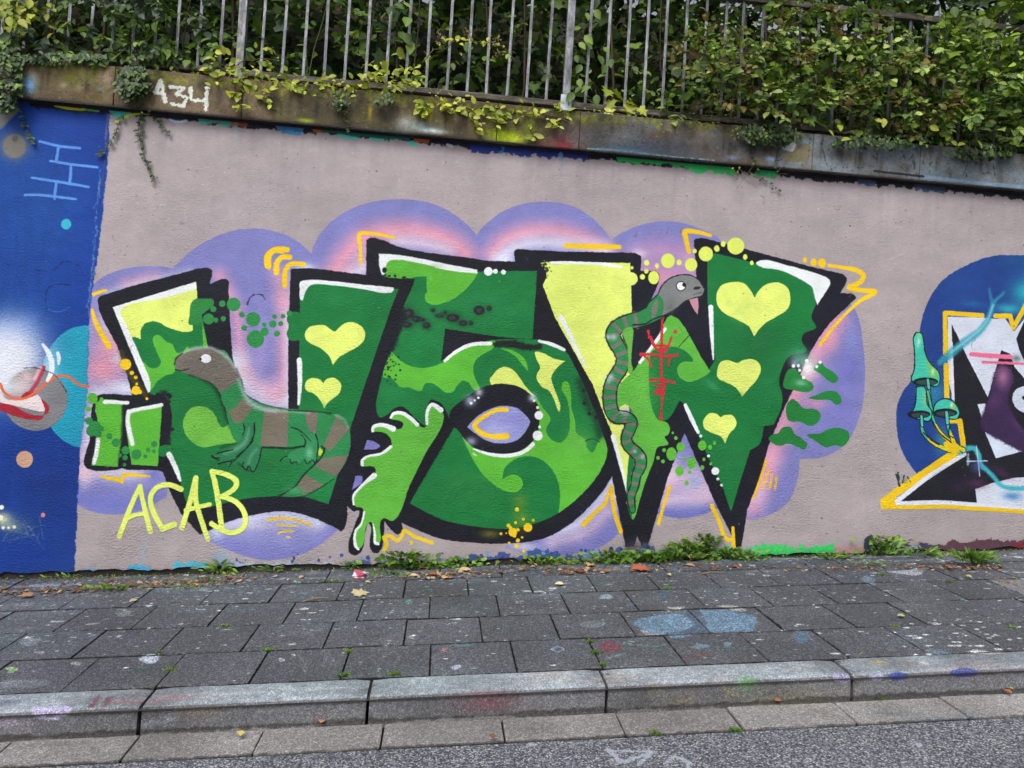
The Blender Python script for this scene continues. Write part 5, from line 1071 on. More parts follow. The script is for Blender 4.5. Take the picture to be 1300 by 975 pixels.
ribbons('painted_snake', [([(880,362),(860,372),(832,396),(816,404),(798,409),(784,415),(778,424),(781,434),(787,444),(791,456),(788,468),(780,480),(775,492),(774,506),(776,520),(782,529),(793,530),(801,536),(799,546),(795,556),(798,566),(807,574),(813,582),(813,592),(808,603),(806,616),(801,630)], [22,24,20,17,16,15,14,14,14,14,14,12,12,10,5])], .0016, a3)
ribbons('painted_scribble', [(TD((405,605),(403,660),(398,800),(396,975)),3.4),(TG((396,0),(398,160),(402,330),(393,462)),3.),(TD((268,848),(340,850),(420,862),(498,852)),3.4)], .0022, a3)
ribbons('painted_lettering', TAG_STROKES, .0024, None, label='pale yellow-green scrawled capital letters at the lower left of the graffiti')
bp_ = decal('painted_panel', [(139,138,1),(137,200),(131,262),(126,310),(120,350),(114,395),(112,440),(110,500),(103,560),(99,620),(96,690),(95,733,1),(-200,745,1),(-180,118,1)], .0006, None, label='deep blue painted panel at the left end of the wall')
ribbons('painted_ladder', [(TQ(*p), [3,3.6,3.2]) for p in (((245,290),(370,320),(495,332)),((362,322),(356,370),(348,410)),((312,412),(440,432),(602,450)),((440,440),(437,500),(432,545)),((197,515),(360,540),(548,572)),((350,545),(342,600),(338,645)),((155,622),(240,622),(340,632),(470,648)))], .0012, bp_)
decal('painted_planet', [(45+41*math.cos(q), 507+40*math.sin(q)) for q in np.linspace(0, 2*math.pi, 24, False)], .0012, bp_, sm=False)
decal('painted_planet', [(31.5+10.8*math.cos(q), 583+10.8*math.sin(q)) for q in np.linspace(0, 2*math.pi, 14, False)], .0012, bp_, sm=False)
for c1 in (TO((385,65),(410,18),(448,20),(468,80),(480,170),(520,265),(590,335),(605,400),(580,458),(500,440),(420,442),(370,400),(392,330),(398,200)),
           TO((410,462),(475,462),(498,600),(538,670),(520,742),(450,735),(345,690),(388,650),(408,560)), TO((550,660),(570,600),(610,570),(670,562),(730,600),(766,680),(745,725),(640,715),(560,690))):
    decal('painted_mushroom', c1, .0016, None)
ribbons('painted_writing', [(p, w) for p, w in [(((198,118),(204,103),(210,129)),5),(((199,119),(208,117)),3.6)]], .0, None) if False else None
# ---------------------------------------------------------------- fence on the coping
FY = .12
fence = empty('metal_fence', (0, FY, HC), label='weathered grey metal railing of upright bars standing on the mossy coping', cat='fence')
def fpart(name, me, mat, loc=None):
    o = link(name, me, mat); o.parent = fence; o.location = loc if loc is not None else (0, 0, 0); return o
ZB, ZT = 2.95-HC, 3.785-HC
fpart('bottom_rail', boxmesh('bottom_rail', -6.5, 8.5, -.022, .022, ZB, ZB+.034, .004, jit=.002), M['rail'])
fpart('top_rail', boxmesh('top_rail', -6.5, 8.5, -.022, .022, ZT-.02, ZT+.018, .004), M['rail'])
post_x = [.4205+2.055*i for i in range(-3, 4)]
pm = boxmesh('post', -.024, .024, -.024, .024, 0, ZT-.021, .003); bmn = [boxmesh('bar', -.009, .009, -.005, .005, ZB+.033, ZT-.018, .0015) for _ in range(1)]
fm = boxmesh('foot_plate', -.05, .05, -.04, .04, 0, .012, .003)
for x in post_x:
    o = fpart('post', pm, M['steel'], (x, -.001, 0)); p = fpart('foot_plate', fm, M['spraysteel'] if abs(x-.42) < .1 else M['steel'], (0, 0, 0)); p.parent = o
    if abs(x-.42) < .1:
        q = link('paint_smear', boxmesh('paint_smear', -.036, .036, -.0262, -.0246, ZB-.03, ZB+.075, .0), M['spraysteel']); q.parent = o
for k in range(-3, 3):
    xa = .4205+2.055*k
    for j in range(1, 16):
        o = fpart('bar', bmn[0], M['steel'], (xa+j*2.055/16+rng.uniform(-.004, .004), rng.uniform(-.002, .002), 0))
        o.rotation_euler = (rng.normal()*.004, rng.normal()*.006, rng.uniform(-.1, .1))
# ---------------------------------------------------------------- leaves
def leaf_template(kind):
    """unit leaf: base at the origin, tip at +x, upper face +z"""
    if kind == 'oval':      # folded along the midrib, tip bent down
        xs = [0, .22, .5, .78, 1.]; w = [0, .26, .33, .2, 0]; V = []; Fc = []
        for x, a in zip(xs, w):
            z = -.25*x*x*.6; V += [(x, 0, z)] if a == 0 else [(x, a, z+.09), (x, 0, z), (x, -a, z+.09)]
        Fc = [(0, 2, 1), (0, 3, 2), (1, 2, 5, 4), (2, 3, 6, 5), (4, 5, 8, 7), (5, 6, 9, 8), (7, 8, 10), (8, 9, 10)]
        mid = [0, 2, 5, 8, 10]
    elif kind == 'narrow':
        xs = [0, .3, .65, 1.]; w = [0, .14, .13, 0]; V = []
        for x, a in zip(xs, w):
            z = -.3*x*x; V += [(x, 0, z)] if a == 0 else [(x, a, z+.04), (x, 0, z), (x, -a, z+.04)]
        Fc = [(0, 2, 1), (0, 3, 2), (1, 2, 5, 4), (2, 3, 6, 5), (4, 5, 7), (5, 6, 7)]; mid = [0, 2, 5, 7]
    elif kind == 'lobed':   # maple / hop / vine
        O = [(0, .0), (-.16, .22), (.02, .34), (.10, .55), (.30, .40), (.42, .30), (.66, .50), (.66, .22), (.80, .14), (1.05, 0)]
        R = [(a, -b) for a, b in O[1:-1]][::-1]; out = O+R; V = [(.30, 0, 0)]+[(a, b, .05*abs(b)*3-.12*a*a) for a, b in out]
        n = len(out); Fc = [(0, 1+(i+1) % n, 1+i) for i in range(n)]; mid = [0, 1, 10]
    elif kind == 'ivy':
        O = [(0, 0), (-.12, .3), (.12, .45), (.36, .26), (.62, .34), (1., 0)]; R = [(a, -b) for a, b in O[1:-1]][::-1]; out = O+R
        V = [(.3, 0, 0)]+[(a, b, .1*abs(b)-.1*a*a) for a, b in out]; n = len(out); Fc = [(0, 1+(i+1) % n, 1+i) for i in range(n)]; mid = [0, 1]
    V = np.array(V, np.float32); sh = np.ones(len(V), np.float32)*.94; sh[mid] = 1.12
    return V, Fc, sh
TPL = {k: leaf_template(k) for k in ('oval', 'narrow', 'lobed', 'ivy')}

def leafmat(name, alb, rough=.5, trans=.25):
    t = NT(name, rough, .4); at = t.n('ShaderNodeAttribute', attribute_name='tint'); oi = t.n('ShaderNodeObjectInfo')
    c = t.mix(1., at.outputs['Color'], t.ramp(oi.outputs['Random'], [(0, (.78,)*3), (1, (1.25,)*3)]), 'MULTIPLY') if alb is None else alb
    c = t.mix(.5, c, t.ramp(t.noise(90, 3), [(.3, (.7,)*3), (.7, (1.2,)*3)]), 'MULTIPLY')
    t.l(c, t.b.inputs['Base Color'])
    tr = t.n('ShaderNodeBsdfTranslucent'); t.l(t.mix(1., c, (1.15, 1.25, .6), 'MULTIPLY'), tr.inputs['Color'])
    mx = t.n('ShaderNodeMixShader'); mx.inputs[0].default_value = trans
    o = t.t.nodes['Material Output']; t.l(t.b.outputs[0], mx.inputs[1]); t.l(tr.outputs[0], mx.inputs[2]); t.l(mx.outputs[0], o.inputs[0])
    return t.m
M['leaf'] = leafmat('leaf', None)
t = NT('bark', .85, .2); M['bark'] = t.out(t.ramp(t.noise(60, 5), [(.3, lin(52,42,32)), (.7, lin(104,90,72))]), t.bump(t.noise(90, 4), .003))
t = NT('dry_leaf', .7, .3); at = t.n('ShaderNodeAttribute', attribute_name='tint')
M['dry'] = t.out(t.mix(.6, at.outputs['Color'], t.ramp(t.noise(120, 4), [(.3, (.6,)*3), (.7, (1.25,)*3)]), 'MULTIPLY'))

PAL = dict(dark=[(40,62,30),(50,74,34),(58,84,38),(44,68,40),(70,94,44)], mid=[(86,116,46),(100,132,54),(72,100,44),(112,142,62),(84,108,52),(122,150,68)],
    lime=[(150,162,54),(168,178,66),(130,148,52),(182,184,78)], privet=[(112,138,66),(134,158,78),(94,120,64),(152,172,88),(118,132,76),(162,178,100)],
    ivy=[(52,74,44),(66,88,52),(44,62,42),(80,104,58)], autumn=[(118,100,60),(116,116,62),(130,120,72),(100,84,56),(128,130,70)], broad=[(120,150,48),(134,160,58),(108,138,52)],
    weed=[(94,132,54),(110,148,62),(82,116,50),(130,158,72)], grey=[(78,98,78),(92,112,88),(70,90,72)])
def tint_of(names):
    a = names[rng.randint(len(names))]; c = PAL[a][rng.randint(len(PAL[a]))]; k = rng.uniform(.85, 1.15)
    return np.array(lin(*[min(255, v*k) for v in c]), np.float32)
def frame_from(d, up, roll):
    """rotation with x along the leaf, z the upper face"""
    d = d/(np.linalg.norm(d)+1e-9); y = np.cross(up, d); y /= (np.linalg.norm(y)+1e-9); z = np.cross(d, y)
    c, s = math.cos(roll), math.sin(roll); return np.stack([d, y*c+z*s, z*c-y*s], 1)
class Leaves:
    def __init__(s): s.V = []; s.F = []; s.C = []; s.n = 0
    def add(s, kind, R, size, pos, tint):
        V, Fc, sh = TPL[kind]; W = (V*size) @ R.T+pos; s.V.append(W)
        s.F += [tuple(i+s.n for i in f) for f in Fc]; s.n += len(V)
        s.C.append(np.concatenate([tint[None]*sh[:, None], np.ones((len(V), 1), np.float32)], 1))
    def tube(s, pts, r0, r1, col, sides=4):
        P = np.array(pts, np.float32); b = s.n; m = len(P)
        for i in range(m):
            d = P[min(i+1, m-1)]-P[max(i-1, 0)]; d /= np.linalg.norm(d)+1e-9; a = np.cross(d, [0.3, .9, .2]); a /= np.linalg.norm(a)+1e-9; c = np.cross(d, a)
            r = r0+(r1-r0)*i/(m-1); s.V.append(np.array([P[i]+r*(a*math.cos(q)+c*math.sin(q)) for q in np.linspace(0, 2*math.pi, sides, False)], np.float32))
        for i in range(m-1):
            for j in range(sides): k = b+i*sides; j2 = (j+1) % sides; s.F.append((k+j, k+j2, k+sides+j2, k+sides+j))
        s.n += m*sides; s.C.append(np.tile(np.array([*col, 1], np.float32), (m*sides, 1)))
    def mesh(s, name):
        me = bpy.data.meshes.new(name)
        if not s.V: return me
        V = np.concatenate(s.V); me.vertices.add(len(V)); me.vertices.foreach_set('co', V.ravel())
        lt = np.array([len(f) for f in s.F], np.int32); ls = np.concatenate([[0], np.cumsum(lt)[:-1]]).astype(np.int32)
        idx = np.fromiter((i for f in s.F for i in f), np.int32); me.loops.add(len(idx)); me.loops.foreach_set('vertex_index', idx)
        me.polygons.add(len(lt)); me.polygons.foreach_set('loop_start', ls); me.update(calc_edges=True); me.validate()
        ca = me.color_attributes.new('tint', 'FLOAT_COLOR', 'POINT'); ca.data.foreach_set('color', np.concatenate(s.C).ravel())
        me.polygons.foreach_set('use_smooth', [True]*len(me.polygons)); return me
# single leaves share a few meshes
LEAFMESH = {}
def single(kind, pal, i):
    k = (kind, pal, i)
    if k not in LEAFMESH:
        L = Leaves(); L.add(kind, np.eye(3, dtype=np.float32), 1., np.zeros(3, np.float32), np.array(lin(*PAL[pal][i % len(PAL[pal])]), np.float32)); me = L.mesh('leaf'); me.materials.append(M['leaf']); LEAFMESH[k] = me
    return LEAFMESH[k]
def place_leaf(root, kind, pal, R, size, pos, name='leaf'):
    o = bpy.data.objects.new(name, single(kind, pal, rng.randint(len(PAL[pal])))); COL.objects.link(o); o.parent = root
    m = Matrix.Identity(4); rl = np.array(root.location)
    for a in range(3):
        for b in range(3): m[a][b] = float(R[a, b]*size)
        m[a][3] = float(pos[a]-rl[a])
    o.matrix_local = m; return o

def shrub(name, root_loc, sprigs, label, cat='shrub', group=None, singles=0, kinds=('oval',), pals=('mid',), size=(.03, .05), per=(6, 10), twig=(.12, .25), face=(0, -.5, .85), spread=.5,
          bark=lin(70, 58, 40), stems=(), single_pal=None, droop=.0):
    """sprigs: list of (pos, dir); every sprig is a twig with alternate leaves"""
    root = empty(name, root_loc, label=label, category=None) if False else empty(name, root_loc, label=label, cat=cat, group=group)
    L, B = Leaves(), Leaves(); left = singles; order = rng.permutation(len(sprigs)); ns = 0
    depth = np.array([s_[0][1] for s_ in sprigs]); front = set(np.argsort(depth)[:max(1, int(len(sprigs)*.35))].tolist()); pick = []
    up0 = np.array(face, np.float32)
    for si in order:
        p, d = np.array(sprigs[si][0], np.float32), np.array(sprigs[si][1], np.float32); d /= np.linalg.norm(d)+1e-9
        n = rng.randint(per[0], per[1]+1); Lt = rng.uniform(*twig); pts = [p]; dd = d.copy()
        for i in range(4): dd = dd+rng.normal(size=3)*.16+np.array([0, 0, -droop]); dd /= np.linalg.norm(dd); pts.append(pts[-1]+dd*Lt/4)
        pts = np.array(pts, np.float32); B.tube(pts, .0028, .0012, bark, 3)
        pal = pals[rng.randint(len(pals))]; kd = kinds[rng.randint(len(kinds))]
        for i in range(n):
            t_ = (i+.6)/n*4; a = min(int(t_), 3); q = pts[a]+(pts[a+1]-pts[a])*(t_-a); ax = pts[a+1]-pts[a]; ax = ax/np.linalg.norm(ax)
            side = np.cross(ax, up0); side /= np.linalg.norm(side)+1e-9
            ld = ax*rng.uniform(.25, .8)+side*(1 if i % 2 else -1)*rng.uniform(.5, 1)+rng.normal(size=3)*.25+np.array([0, 0, -.15-droop])
            up = up0+rng.normal(size=3)*spread; R = frame_from(ld, up, rng.normal()*.3); sz = rng.uniform(size[0]*.8, size[1]*1.1)*(1-.35*i/n)
            if left > 0 and si in front and rng.rand() < .5:
                place_leaf(root, kd, single_pal or pal, R, sz*1.12, q); left -= 1
            else: L.add(kd, R, sz, q, tint_of([pal]))
    rl = np.array(root_loc, np.float32)
    for (pts, r0, r1) in stems: B.tube(pts, r0, r1, bark, 6)
    for Q in (L, B):
        Q.V = [v-rl for v in Q.V]
    if L.n: o = link('foliage', L.mesh('foliage'), M['leaf'], root, kind='stuff')
    if B.n: o = link('branches', B.mesh('branches'), M['leaf'], root, kind='stuff')
    return root

def region(n, xr, yr, zr, bias=0., dirs=((-1, 1), (-1, .3), (-.2, 1))):
    out = []
    for _ in range(n):
        y = yr[0]+(yr[1]-yr[0])*rng.rand()**(1+bias); out.append(((rng.uniform(*xr), y, rng.uniform(*zr)), (rng.uniform(*dirs[0]), rng.uniform(*dirs[1]), rng.uniform(*dirs[2]))))
    return out
def blob(n, c, r, out_=1.):
    o = []
    for _ in range(n):
        d = rng.normal(size=3); d /= np.linalg.norm(d); k = rng.uniform(.55, 1)
        o.append(((c[0]+d[0]*r[0]*k, c[1]+d[1]*r[1]*k, c[2]+d[2]*r[2]*k), d*out_+rng.normal(size=3)*.4)) 
    return o

# raised ground behind the wall; the steep bank is added to block the sky
V = []; Fc = []; ys = [.30, .6, 1.2, 2.0, 3.0, 5, 9, 30]; zb = [2.80, 2.84, 2.9, 3.2, 4.3, 6.0, 7.4, 8.5]; bx = np.linspace(-30, 32, 63)
for x in bx:
    for y, z in zip(ys, zb): V.append((x, y+(rng.uniform(-.1, .1) if y > .5 else 0), z+(rng.uniform(-.12, .12) if y > 1 else 0)))
m_ = len(ys)
for i in range(len(bx)-1):
    for j in range(m_-1): a = i*m_+j; Fc.append((a, a+m_, a+m_+1, a+1))
link('sky_block_bank', pydata('sky_block_bank', V, Fc, True), M['soil'], kind='structure')

W = on_wall
def px(u, v, y): return W(u, v, y)
# dark undergrowth on the bank, deep behind the railing
def mass(name, n, gen, pals, size, label, cat):
    Q = Leaves()
    for i in range(n):
        x, y, z = gen(); R = frame_from(rng.normal(size=3)+np.array([0, -.4, -.4]), np.array([0, -.5, .9])+rng.normal(size=3)*.4, 0)
        Q.add(['oval', 'lobed', 'oval', 'ivy'][i % 4], R, rng.uniform(*size), np.array([x, y, z], np.float32), tint_of(pals))
    return link(name, Q.mesh(name), M['leaf'], kind='stuff', label=label, cat=cat)
def g1_():
    x = rng.uniform(-5.5, 7.5); y = .5+2.4*rng.rand()**.8; return x, y, 2.85+rng.rand()*3.7
mass('undergrowth', 20000, g1_, ['dark', 'dark', 'dark', 'mid'], (.07, .15), 'dark leafy undergrowth filling the bank behind the railing', 'undergrowth')
def g2_(): return rng.uniform(-7, 9), rng.uniform(-.1, 3.6), 4.75+abs(rng.normal())*.5
mass('shade_canopy', 4200, g2_, ['mid', 'dark'], (.12, .22), 'added leaves out of view above the railing, keeping sky light off the bank', 'canopy')  # unseen leaf layer, added to block the sky and darken the shrubs below

def trunk(x, y, z0, h, lean=.1):
    P = [(x, y, z0)]
    for i in range(5): P.append((P[-1][0]+rng.normal()*lean*.4, P[-1][1]+rng.normal()*.05, z0+h*(i+1)/5))
    return P
def sapling(x, y, label, n, pals, size, kinds=('oval',), singles=25, h=2.2, rx=.55):
    s_ = region(n, (x-rx, x+rx), (y-.25, y+.35), (2.95, 2.95+h), 0)
    return shrub('leafy_shrub', (x, y, 2.86), s_, label, 'shrub', 'shrubs crowding behind the railing', singles, kinds, pals, size, (5, 9), (.16, .3), stems=[(trunk(x+dx, y, 2.86, h), .014, .006) for dx in (-.12, .08)])
sapling(-2.75, .45, 'dark green shrub behind the railing at its far left end', 110, ('mid', 'dark', 'mid'), (.05, .09), ('oval', 'lobed'), 30)
sapling(-1.85, .45, 'drooping grey-green shrub behind the railing, above the white writing', 120, ('mid', 'dark', 'mid'), (.05, .085), ('oval',), 30)
sapling(-.85, .75, 'broad-leaved dark shrub behind the railing, left of the bare middle bars', 80, ('mid', 'dark', 'mid'), (.07, .11), ('oval',), 22)
sapling(.05, .8, 'thin dark shrub behind the middle of the railing', 56, ('dark', 'mid'), (.05, .08), ('oval', 'ivy'), 14)
sapling(.95, .6, 'green shrub with arching shoots behind the bars right of the sprayed post', 84, ('mid', 'mid', 'privet'), (.045, .075), ('oval',), 26)
sapling(1.75, .45, 'brown-tinged bush tangled behind the railing where the top rail appears', 90, ('mid', 'privet', 'autumn', 'dark'), (.04, .07), ('oval', 'lobed'), 30, 1.9)
sapling(2.75, .5, 'tall green shrub behind the right part of the top rail', 90, ('mid', 'privet', 'mid'), (.05, .08), ('oval', 'lobed'), 30, 1.9)
sapling(3.75, .5, 'big-leaved green shrub behind the railing at the right edge', 90, ('mid', 'broad', 'mid'), (.06, .10), ('oval', 'lobed'), 30, 2.)

# privet spilling through the railing on the right
def bush_front(cx, label, n, pals, size, z1, w=.42, singles=34):
    s_ = []
    for _ in range(n):
        u = rng.rand(); x = cx+rng.uniform(-w, w); z = 2.93+(z1-2.93)*rng.rand()**1.1; y = .07-.24*math.sin(math.pi*min(1, (z-2.75)/(z1-2.7)))*rng.rand()**.7+rng.uniform(0, .2)*(rng.rand() < .3)
        s_.append(((x, y, z), (rng.uniform(-.7, .7), rng.uniform(-.8, .1), rng.uniform(-.3, .8))))
    return shrub('hedge_shrub', (cx, .2, HC), s_, label, 'shrub', 'hedge shrubs growing through the railing', singles, ('oval',), pals, size, (7, 11), (.12, .24), stems=[([(cx, .22, HC), (cx+.05, .12, 3.2), (cx-.05, .05, z1-.1)], .008, .004)])
bush_front(1.45, 'loose olive-green hedge shrub growing through the bars, left edge of the hedge', 80, ('privet', 'mid', 'autumn'), (.05, .075), 3.45, .38)
bush_front(2.05, 'hedge shrub with red-brown tinged shoots growing through the bars', 110, ('privet', 'mid', 'autumn', 'privet', 'mid'), (.05, .08), 3.68, .40)
bush_front(2.65, 'dense small-leaved hedge shrub hanging over the grey coping', 135, ('privet', 'privet', 'mid', 'mid', 'autumn'), (.05, .078), 3.62, .42)
bush_front(3.25, 'dense bright green hedge shrub bulging over the coping', 135, ('privet', 'mid', 'privet', 'broad'), (.052, .082), 3.68, .40)
bush_front(3.85, 'dark green hedge shrub over the coping at the right edge', 115, ('mid', 'privet'), (.052, .082), 3.55, .45)
# overhanging boughs above the top rail
s_ = [((rng.uniform(1.3, 4.6), rng.uniform(-.15, .35), rng.uniform(3.72, 4.25)), (rng.uniform(-1, 1), rng.uniform(-.9, .1), rng.uniform(-.7, .5))) for _ in range(90)]
shrub('overhanging_bough', (3.0, .4, 3.2), s_, 'leafy green bough hanging over the top rail on the right', 'bough', None, 40, ('oval', 'lobed'), ('mid', 'privet', 'mid', 'dark'), (.06, .1), (5, 8), (.15, .3), stems=[([(3.0, .5, 2.9), (3.05, .4, 3.6), (2.6, .2, 4.1)], .02, .008), ([(3.05, .4, 3.5), (3.6, .2, 4.1)], .012, .006)])

def leafy(name, label, cat, pts, sizes, kind, pal, root=None, face=(0, -.75, .55), stem=True, spread=.3, group=None):
    """hand-placed big leaves: pts survey positions (u, v, depth)"""
    w0 = W(pts[0][0], pts[0][1], pts[0][2]); rt = empty(name, (w0[0], .1, HC), label=label, cat=cat, group=group); Bq = Leaves()
    for i, p in enumerate(pts):
        q = np.array(W(*p), np.float32); R = frame_from(np.array([rng.normal()*.7, -.3, -.6+rng.normal()*.4]), np.array(face)+rng.normal(size=3)*spread, rng.normal()*.3)
        place_leaf(rt, kind, pal, R, sizes*rng.uniform(.8, 1.2), q)
        if stem: Bq.tube([q, q+np.array([rng.normal()*.02, .05, .05])], .0016, .0016, lin(110, 110, 50), 3)
    Bq.V = [v-np.array(rt.location, np.float32) for v in Bq.V]; sk = link('stalks', Bq.mesh('stalks'), M['leaf'], rt, kind='stuff') if stem else None; return rt
leafy('vine', 'bright lime-green maple-like leaves in front of the hedge', 'vine', [(984,97,-.09),(990,88,-.08),(1003,92,-.10),(996,103,-.09),(1000,121,-.10),(1022,118,-.1),(1018,90,-.08),(1028,86,-.09),(1052,100,-.07),(1054,122,-.07),(985,108,-.06),(993,124,-.07)], .085, 'lobed', 'broad')
leafy('vine', 'large light green leaves hanging below the right end of the top rail', 'vine', [(1205,55,-.08),(1212,66,-.1),(1286,48,-.1),(1294,20,-.1),(1298,42,-.08),(1240,48,-.05),(1278,60,-.06),(1225,44,-.05)], .11, 'lobed', 'broad')
leafy('vine', 'tall shoot with paired light green leaves beside the sprayed post', 'vine', [(735,100,.06),(750,110,.06),(738,82,.06),(760,70,.06),(768,82,.05),(752,62,.05),(770,95,.05),(757,120,.05),(748,128,.05),(735,54,.08),(742,45,.08),(766,60,.06),(775,75,.06),(731,70,.08),(729,118,.08),(744,16,.08),(756,12,.08)], .07, 'oval', 'mid', stem=True)
leafy('vine', 'yellow-green lobed leaves at the foot of the bars right of the sprayed post', 'vine', [(776,128,.04),(781,118,.04),(795,130,.02),(800,134,.02),(812,137,.02),(788,140,.02),(775,138,.03),(772,114,.06)], .085, 'lobed', 'lime')
leafy('vine', 'hanging green leaves with one yellow leaf between the middle bars', 'vine', [(497,8,.05),(505,14,.05),(515,12,.05),(518,22,.04),(493,15,.05),(510,3,.05),(506,40,.09),(514,42,.09),(500,52,.1),(522,52,.1)], .085, 'oval', 'mid')
leafy('yellow_leaf_shoot', 'single yellow leaf hanging between two middle bars', 'leaf', [(505,60,.06)], .09, 'oval', 'lime', stem=False)
leafy('vine', 'bright yellow-green leafy branch in the top left corner', 'vine', [(rng.uniform(-6, 42), rng.uniform(-6, 34), rng.uniform(-.12, .05)) for _ in range(58)]+[(rng.uniform(46, 66), rng.uniform(0, 18), 0) for _ in range(8)]+[(rng.uniform(20,100), rng.uniform(28,44), .02) for _ in range(10)], .062, 'oval', 'lime', face=(0, -.6, .7), spread=.25)

# creepers running along the coping
def creeper(label, u0, u1, v_of, n, pal, size, kind='oval', spread=8, stems=1, up=0, y0=-.07, down=()):
    a = W((u0+u1)/2, v_of((u0+u1)/2), 0); rt = empty('creeper', (a[0], 0, HC), label=label, cat='creeper'); L, B = Leaves(), Leaves(); rl = np.array(rt.location, np.float32)
    for s_ in range(stems):
        us = np.linspace(u0, u1, 9); P = [np.array(W(u, v_of(u)+rng.normal()*3, y0+.03), np.float32) for u in us]; B.tube(P, .003, .002, lin(120, 96, 70), 4)
    for (ua, va, ub, vb) in down: B.tube([np.array(W(ua+(ub-ua)*q, va+(vb-va)*q, -.075), np.float32) for q in (0, .33, .66, 1)], .0016, .001, lin(120, 110, 60), 3)
    k = 0
    for i in range(n):
        if down and rng.rand() < .3: (ua, va, ub, vb) = down[rng.randint(len(down))]; q = rng.rand(); u, v = ua+(ub-ua)*q+rng.normal()*3, va+(vb-va)*q
        else: u = rng.uniform(u0, u1); v = v_of(u)+rng.normal()*spread-up*rng.rand()
        q = np.array(W(u, v, y0+rng.uniform(-.02, .06)), np.float32)
        R = frame_from(np.array([rng.normal()*.8, -.35, -.25+rng.normal()*.5]), np.array([0, -.7, .6])+rng.normal(size=3)*.35, 0); sz = rng.uniform(.55, 1.35)*size
        if i % 2 == 0: place_leaf(rt, kind, pal, R, sz, q)
        else: L.add(kind, R, sz, q, tint_of([pal]))
    for Q, nm in ((L, 'small_leaves'), (B, 'stems')):
        Q.V = [v-rl for v in Q.V]
        o = link(nm, Q.mesh(nm), M['leaf'], rt)
        if nm == 'small_leaves': o['kind'] = 'stuff'
    return rt
cope = lambda u: 80+(u-75)*.0935
creeper('yellow-green creeper at the foot of the bars, right of the white writing', 262, 345, lambda u: cope(u)-3, 90, 'lime', .048, 'oval', 9, down=[(300,100,306,140),(338,112,340,146)])
creeper('sparse yellow creeper leaves climbing the bars left of the middle', 268, 352, lambda u: 78, 34, 'lime', .045, 'oval', 11)
creeper('pale green creeper on the coping with a grey-green tuft', 345, 452, lambda u: cope(u)-3, 95, 'lime', .042, 'oval', 7)
creeper('bushy yellow-green creeper between the bars above the yellow stains', 452, 535, lambda u: cope(u)-12, 170, 'lime', .044, 'oval', 12, up=18, down=[(535,128,538,145)])
creeper('trailing green creeper draped over the coping left of the red paint', 560, 722, lambda u: cope(u)+8, 150, 'lime', .044, 'oval', 8, stems=2, y0=-.085, down=[(600,135,608,168),(668,148,680,178),(630,140,632,160),(560,128,578,140)])
creeper('thin flowering shoot crossing the middle bars', 536, 655, lambda u: 72-22*math.sin((u-536)/38), 34, 'lime', .036, 'oval', 5, y0=.0)
creeper('dull green moss plants on the coping right of the sprayed post', 730, 960, lambda u: cope(u)-1, 90, 'mid', .018, 'oval', 3)
creeper('fine green creeper hanging below the grey coping', 930, 1000, lambda u: 222, 26, 'mid', .016, 'oval', 6, y0=-.06, down=[(925,212,962,240),(960,205,935,240),(1000,200,985,222)])
# ivy
def ivy(label, c, r, n, trails=(), y0=-.08, size=.03):
    a = W(c[0], c[1], 0); rt = empty('ivy', (a[0], 0, HC), label=label, cat='ivy'); L, B = Leaves(), Leaves(); rl = np.array(rt.location, np.float32); ns = 0
    for i in range(n):
        while True:
            p = rng.uniform(-1, 1, 2)
            if p @ p < 1: break
        dep = y0-.06*(1-p@p)*rng.rand(); q = np.array(W(c[0]+p[0]*r[0]*(1+.15*math.sin(7*p[1])), c[1]+p[1]*r[1], dep), np.float32)
        R = frame_from(np.array([rng.normal()*.6, -.3, -.7]), np.array([0, -.8, .5])+rng.normal(size=3)*.3, 0)
        if i % 6 == 0 and ns < 50: place_leaf(rt, 'ivy', 'ivy', R, size*rng.uniform(1., 1.4), q); ns += 1
        else: L.add('ivy', R, size*rng.uniform(.6, 1.2), q, tint_of(['ivy', 'ivy', 'mid']))
    for tr in trails:
        pts = smooth(tr, False, 6) if len(tr) > 2 else tr; P = [np.array(W(u, v, -.058 if v < 0 else (-.062 if v < cope(u)+52 else -.012)), np.float32) for u, v in pts]; B.tube(P, .0016, .0009, lin(70, 60, 40), 3)
        for j in range(1, len(P)):
            for _ in range(1+(j % 3 == 0)):
                q = P[j]+np.array([rng.normal()*.008, -.006, rng.normal()*.008]); R = frame_from(np.array([rng.choice([-1, 1])*.8, -.2, -.5+rng.normal()*.3]), np.array([0, -.9, .4])+rng.normal(size=3)*.2, 0)
                L.add('ivy', R, size*rng.uniform(.45, .8), q, tint_of(['ivy', 'dark']))
    for Q, nm in ((L, 'foliage'), (B, 'stems')):
        Q.V = [v-rl for v in Q.V]
        if Q.n: o = link(nm, Q.mesh(nm), M['leaf'], rt)
        if Q.n and nm == 'foliage': o['kind'] = 'stuff'
    return rt
ivy('thick ivy clump hanging over the left end of the coping', (8, 100), (22, 44), 300, [[(24,130),(30,150),(36,170),(44,180)]])
ivy('low ivy strip along the top of the left coping', (80, 74), (58, 7), 150, y0=-.055)
ivy('round ivy clump on the coping left of the white writing, with trailing shoots', (170, 104), (22, 23), 300,
    [[(178,125),(178,145),(176,165),(178,180),(184,200),(190,214),(197,228)],[(155,145),(150,160),(145,172),(136,185),(126,196)],[(184,140),(180,160),(182,176)],[(192,140),(200,153),(214,168)]])
ivy('bluish ivy mat on the coping near the broken patch', (975, 170), (42, 15), 260, [[(950,180),(958,205),(966,226),(990,240)],[(1000,165),(990,190),(985,215)]], size=.026)
ivy('small grey-green ivy tuft on the coping above the white spray', (488, 126), (11, 9), 50, size=.024)
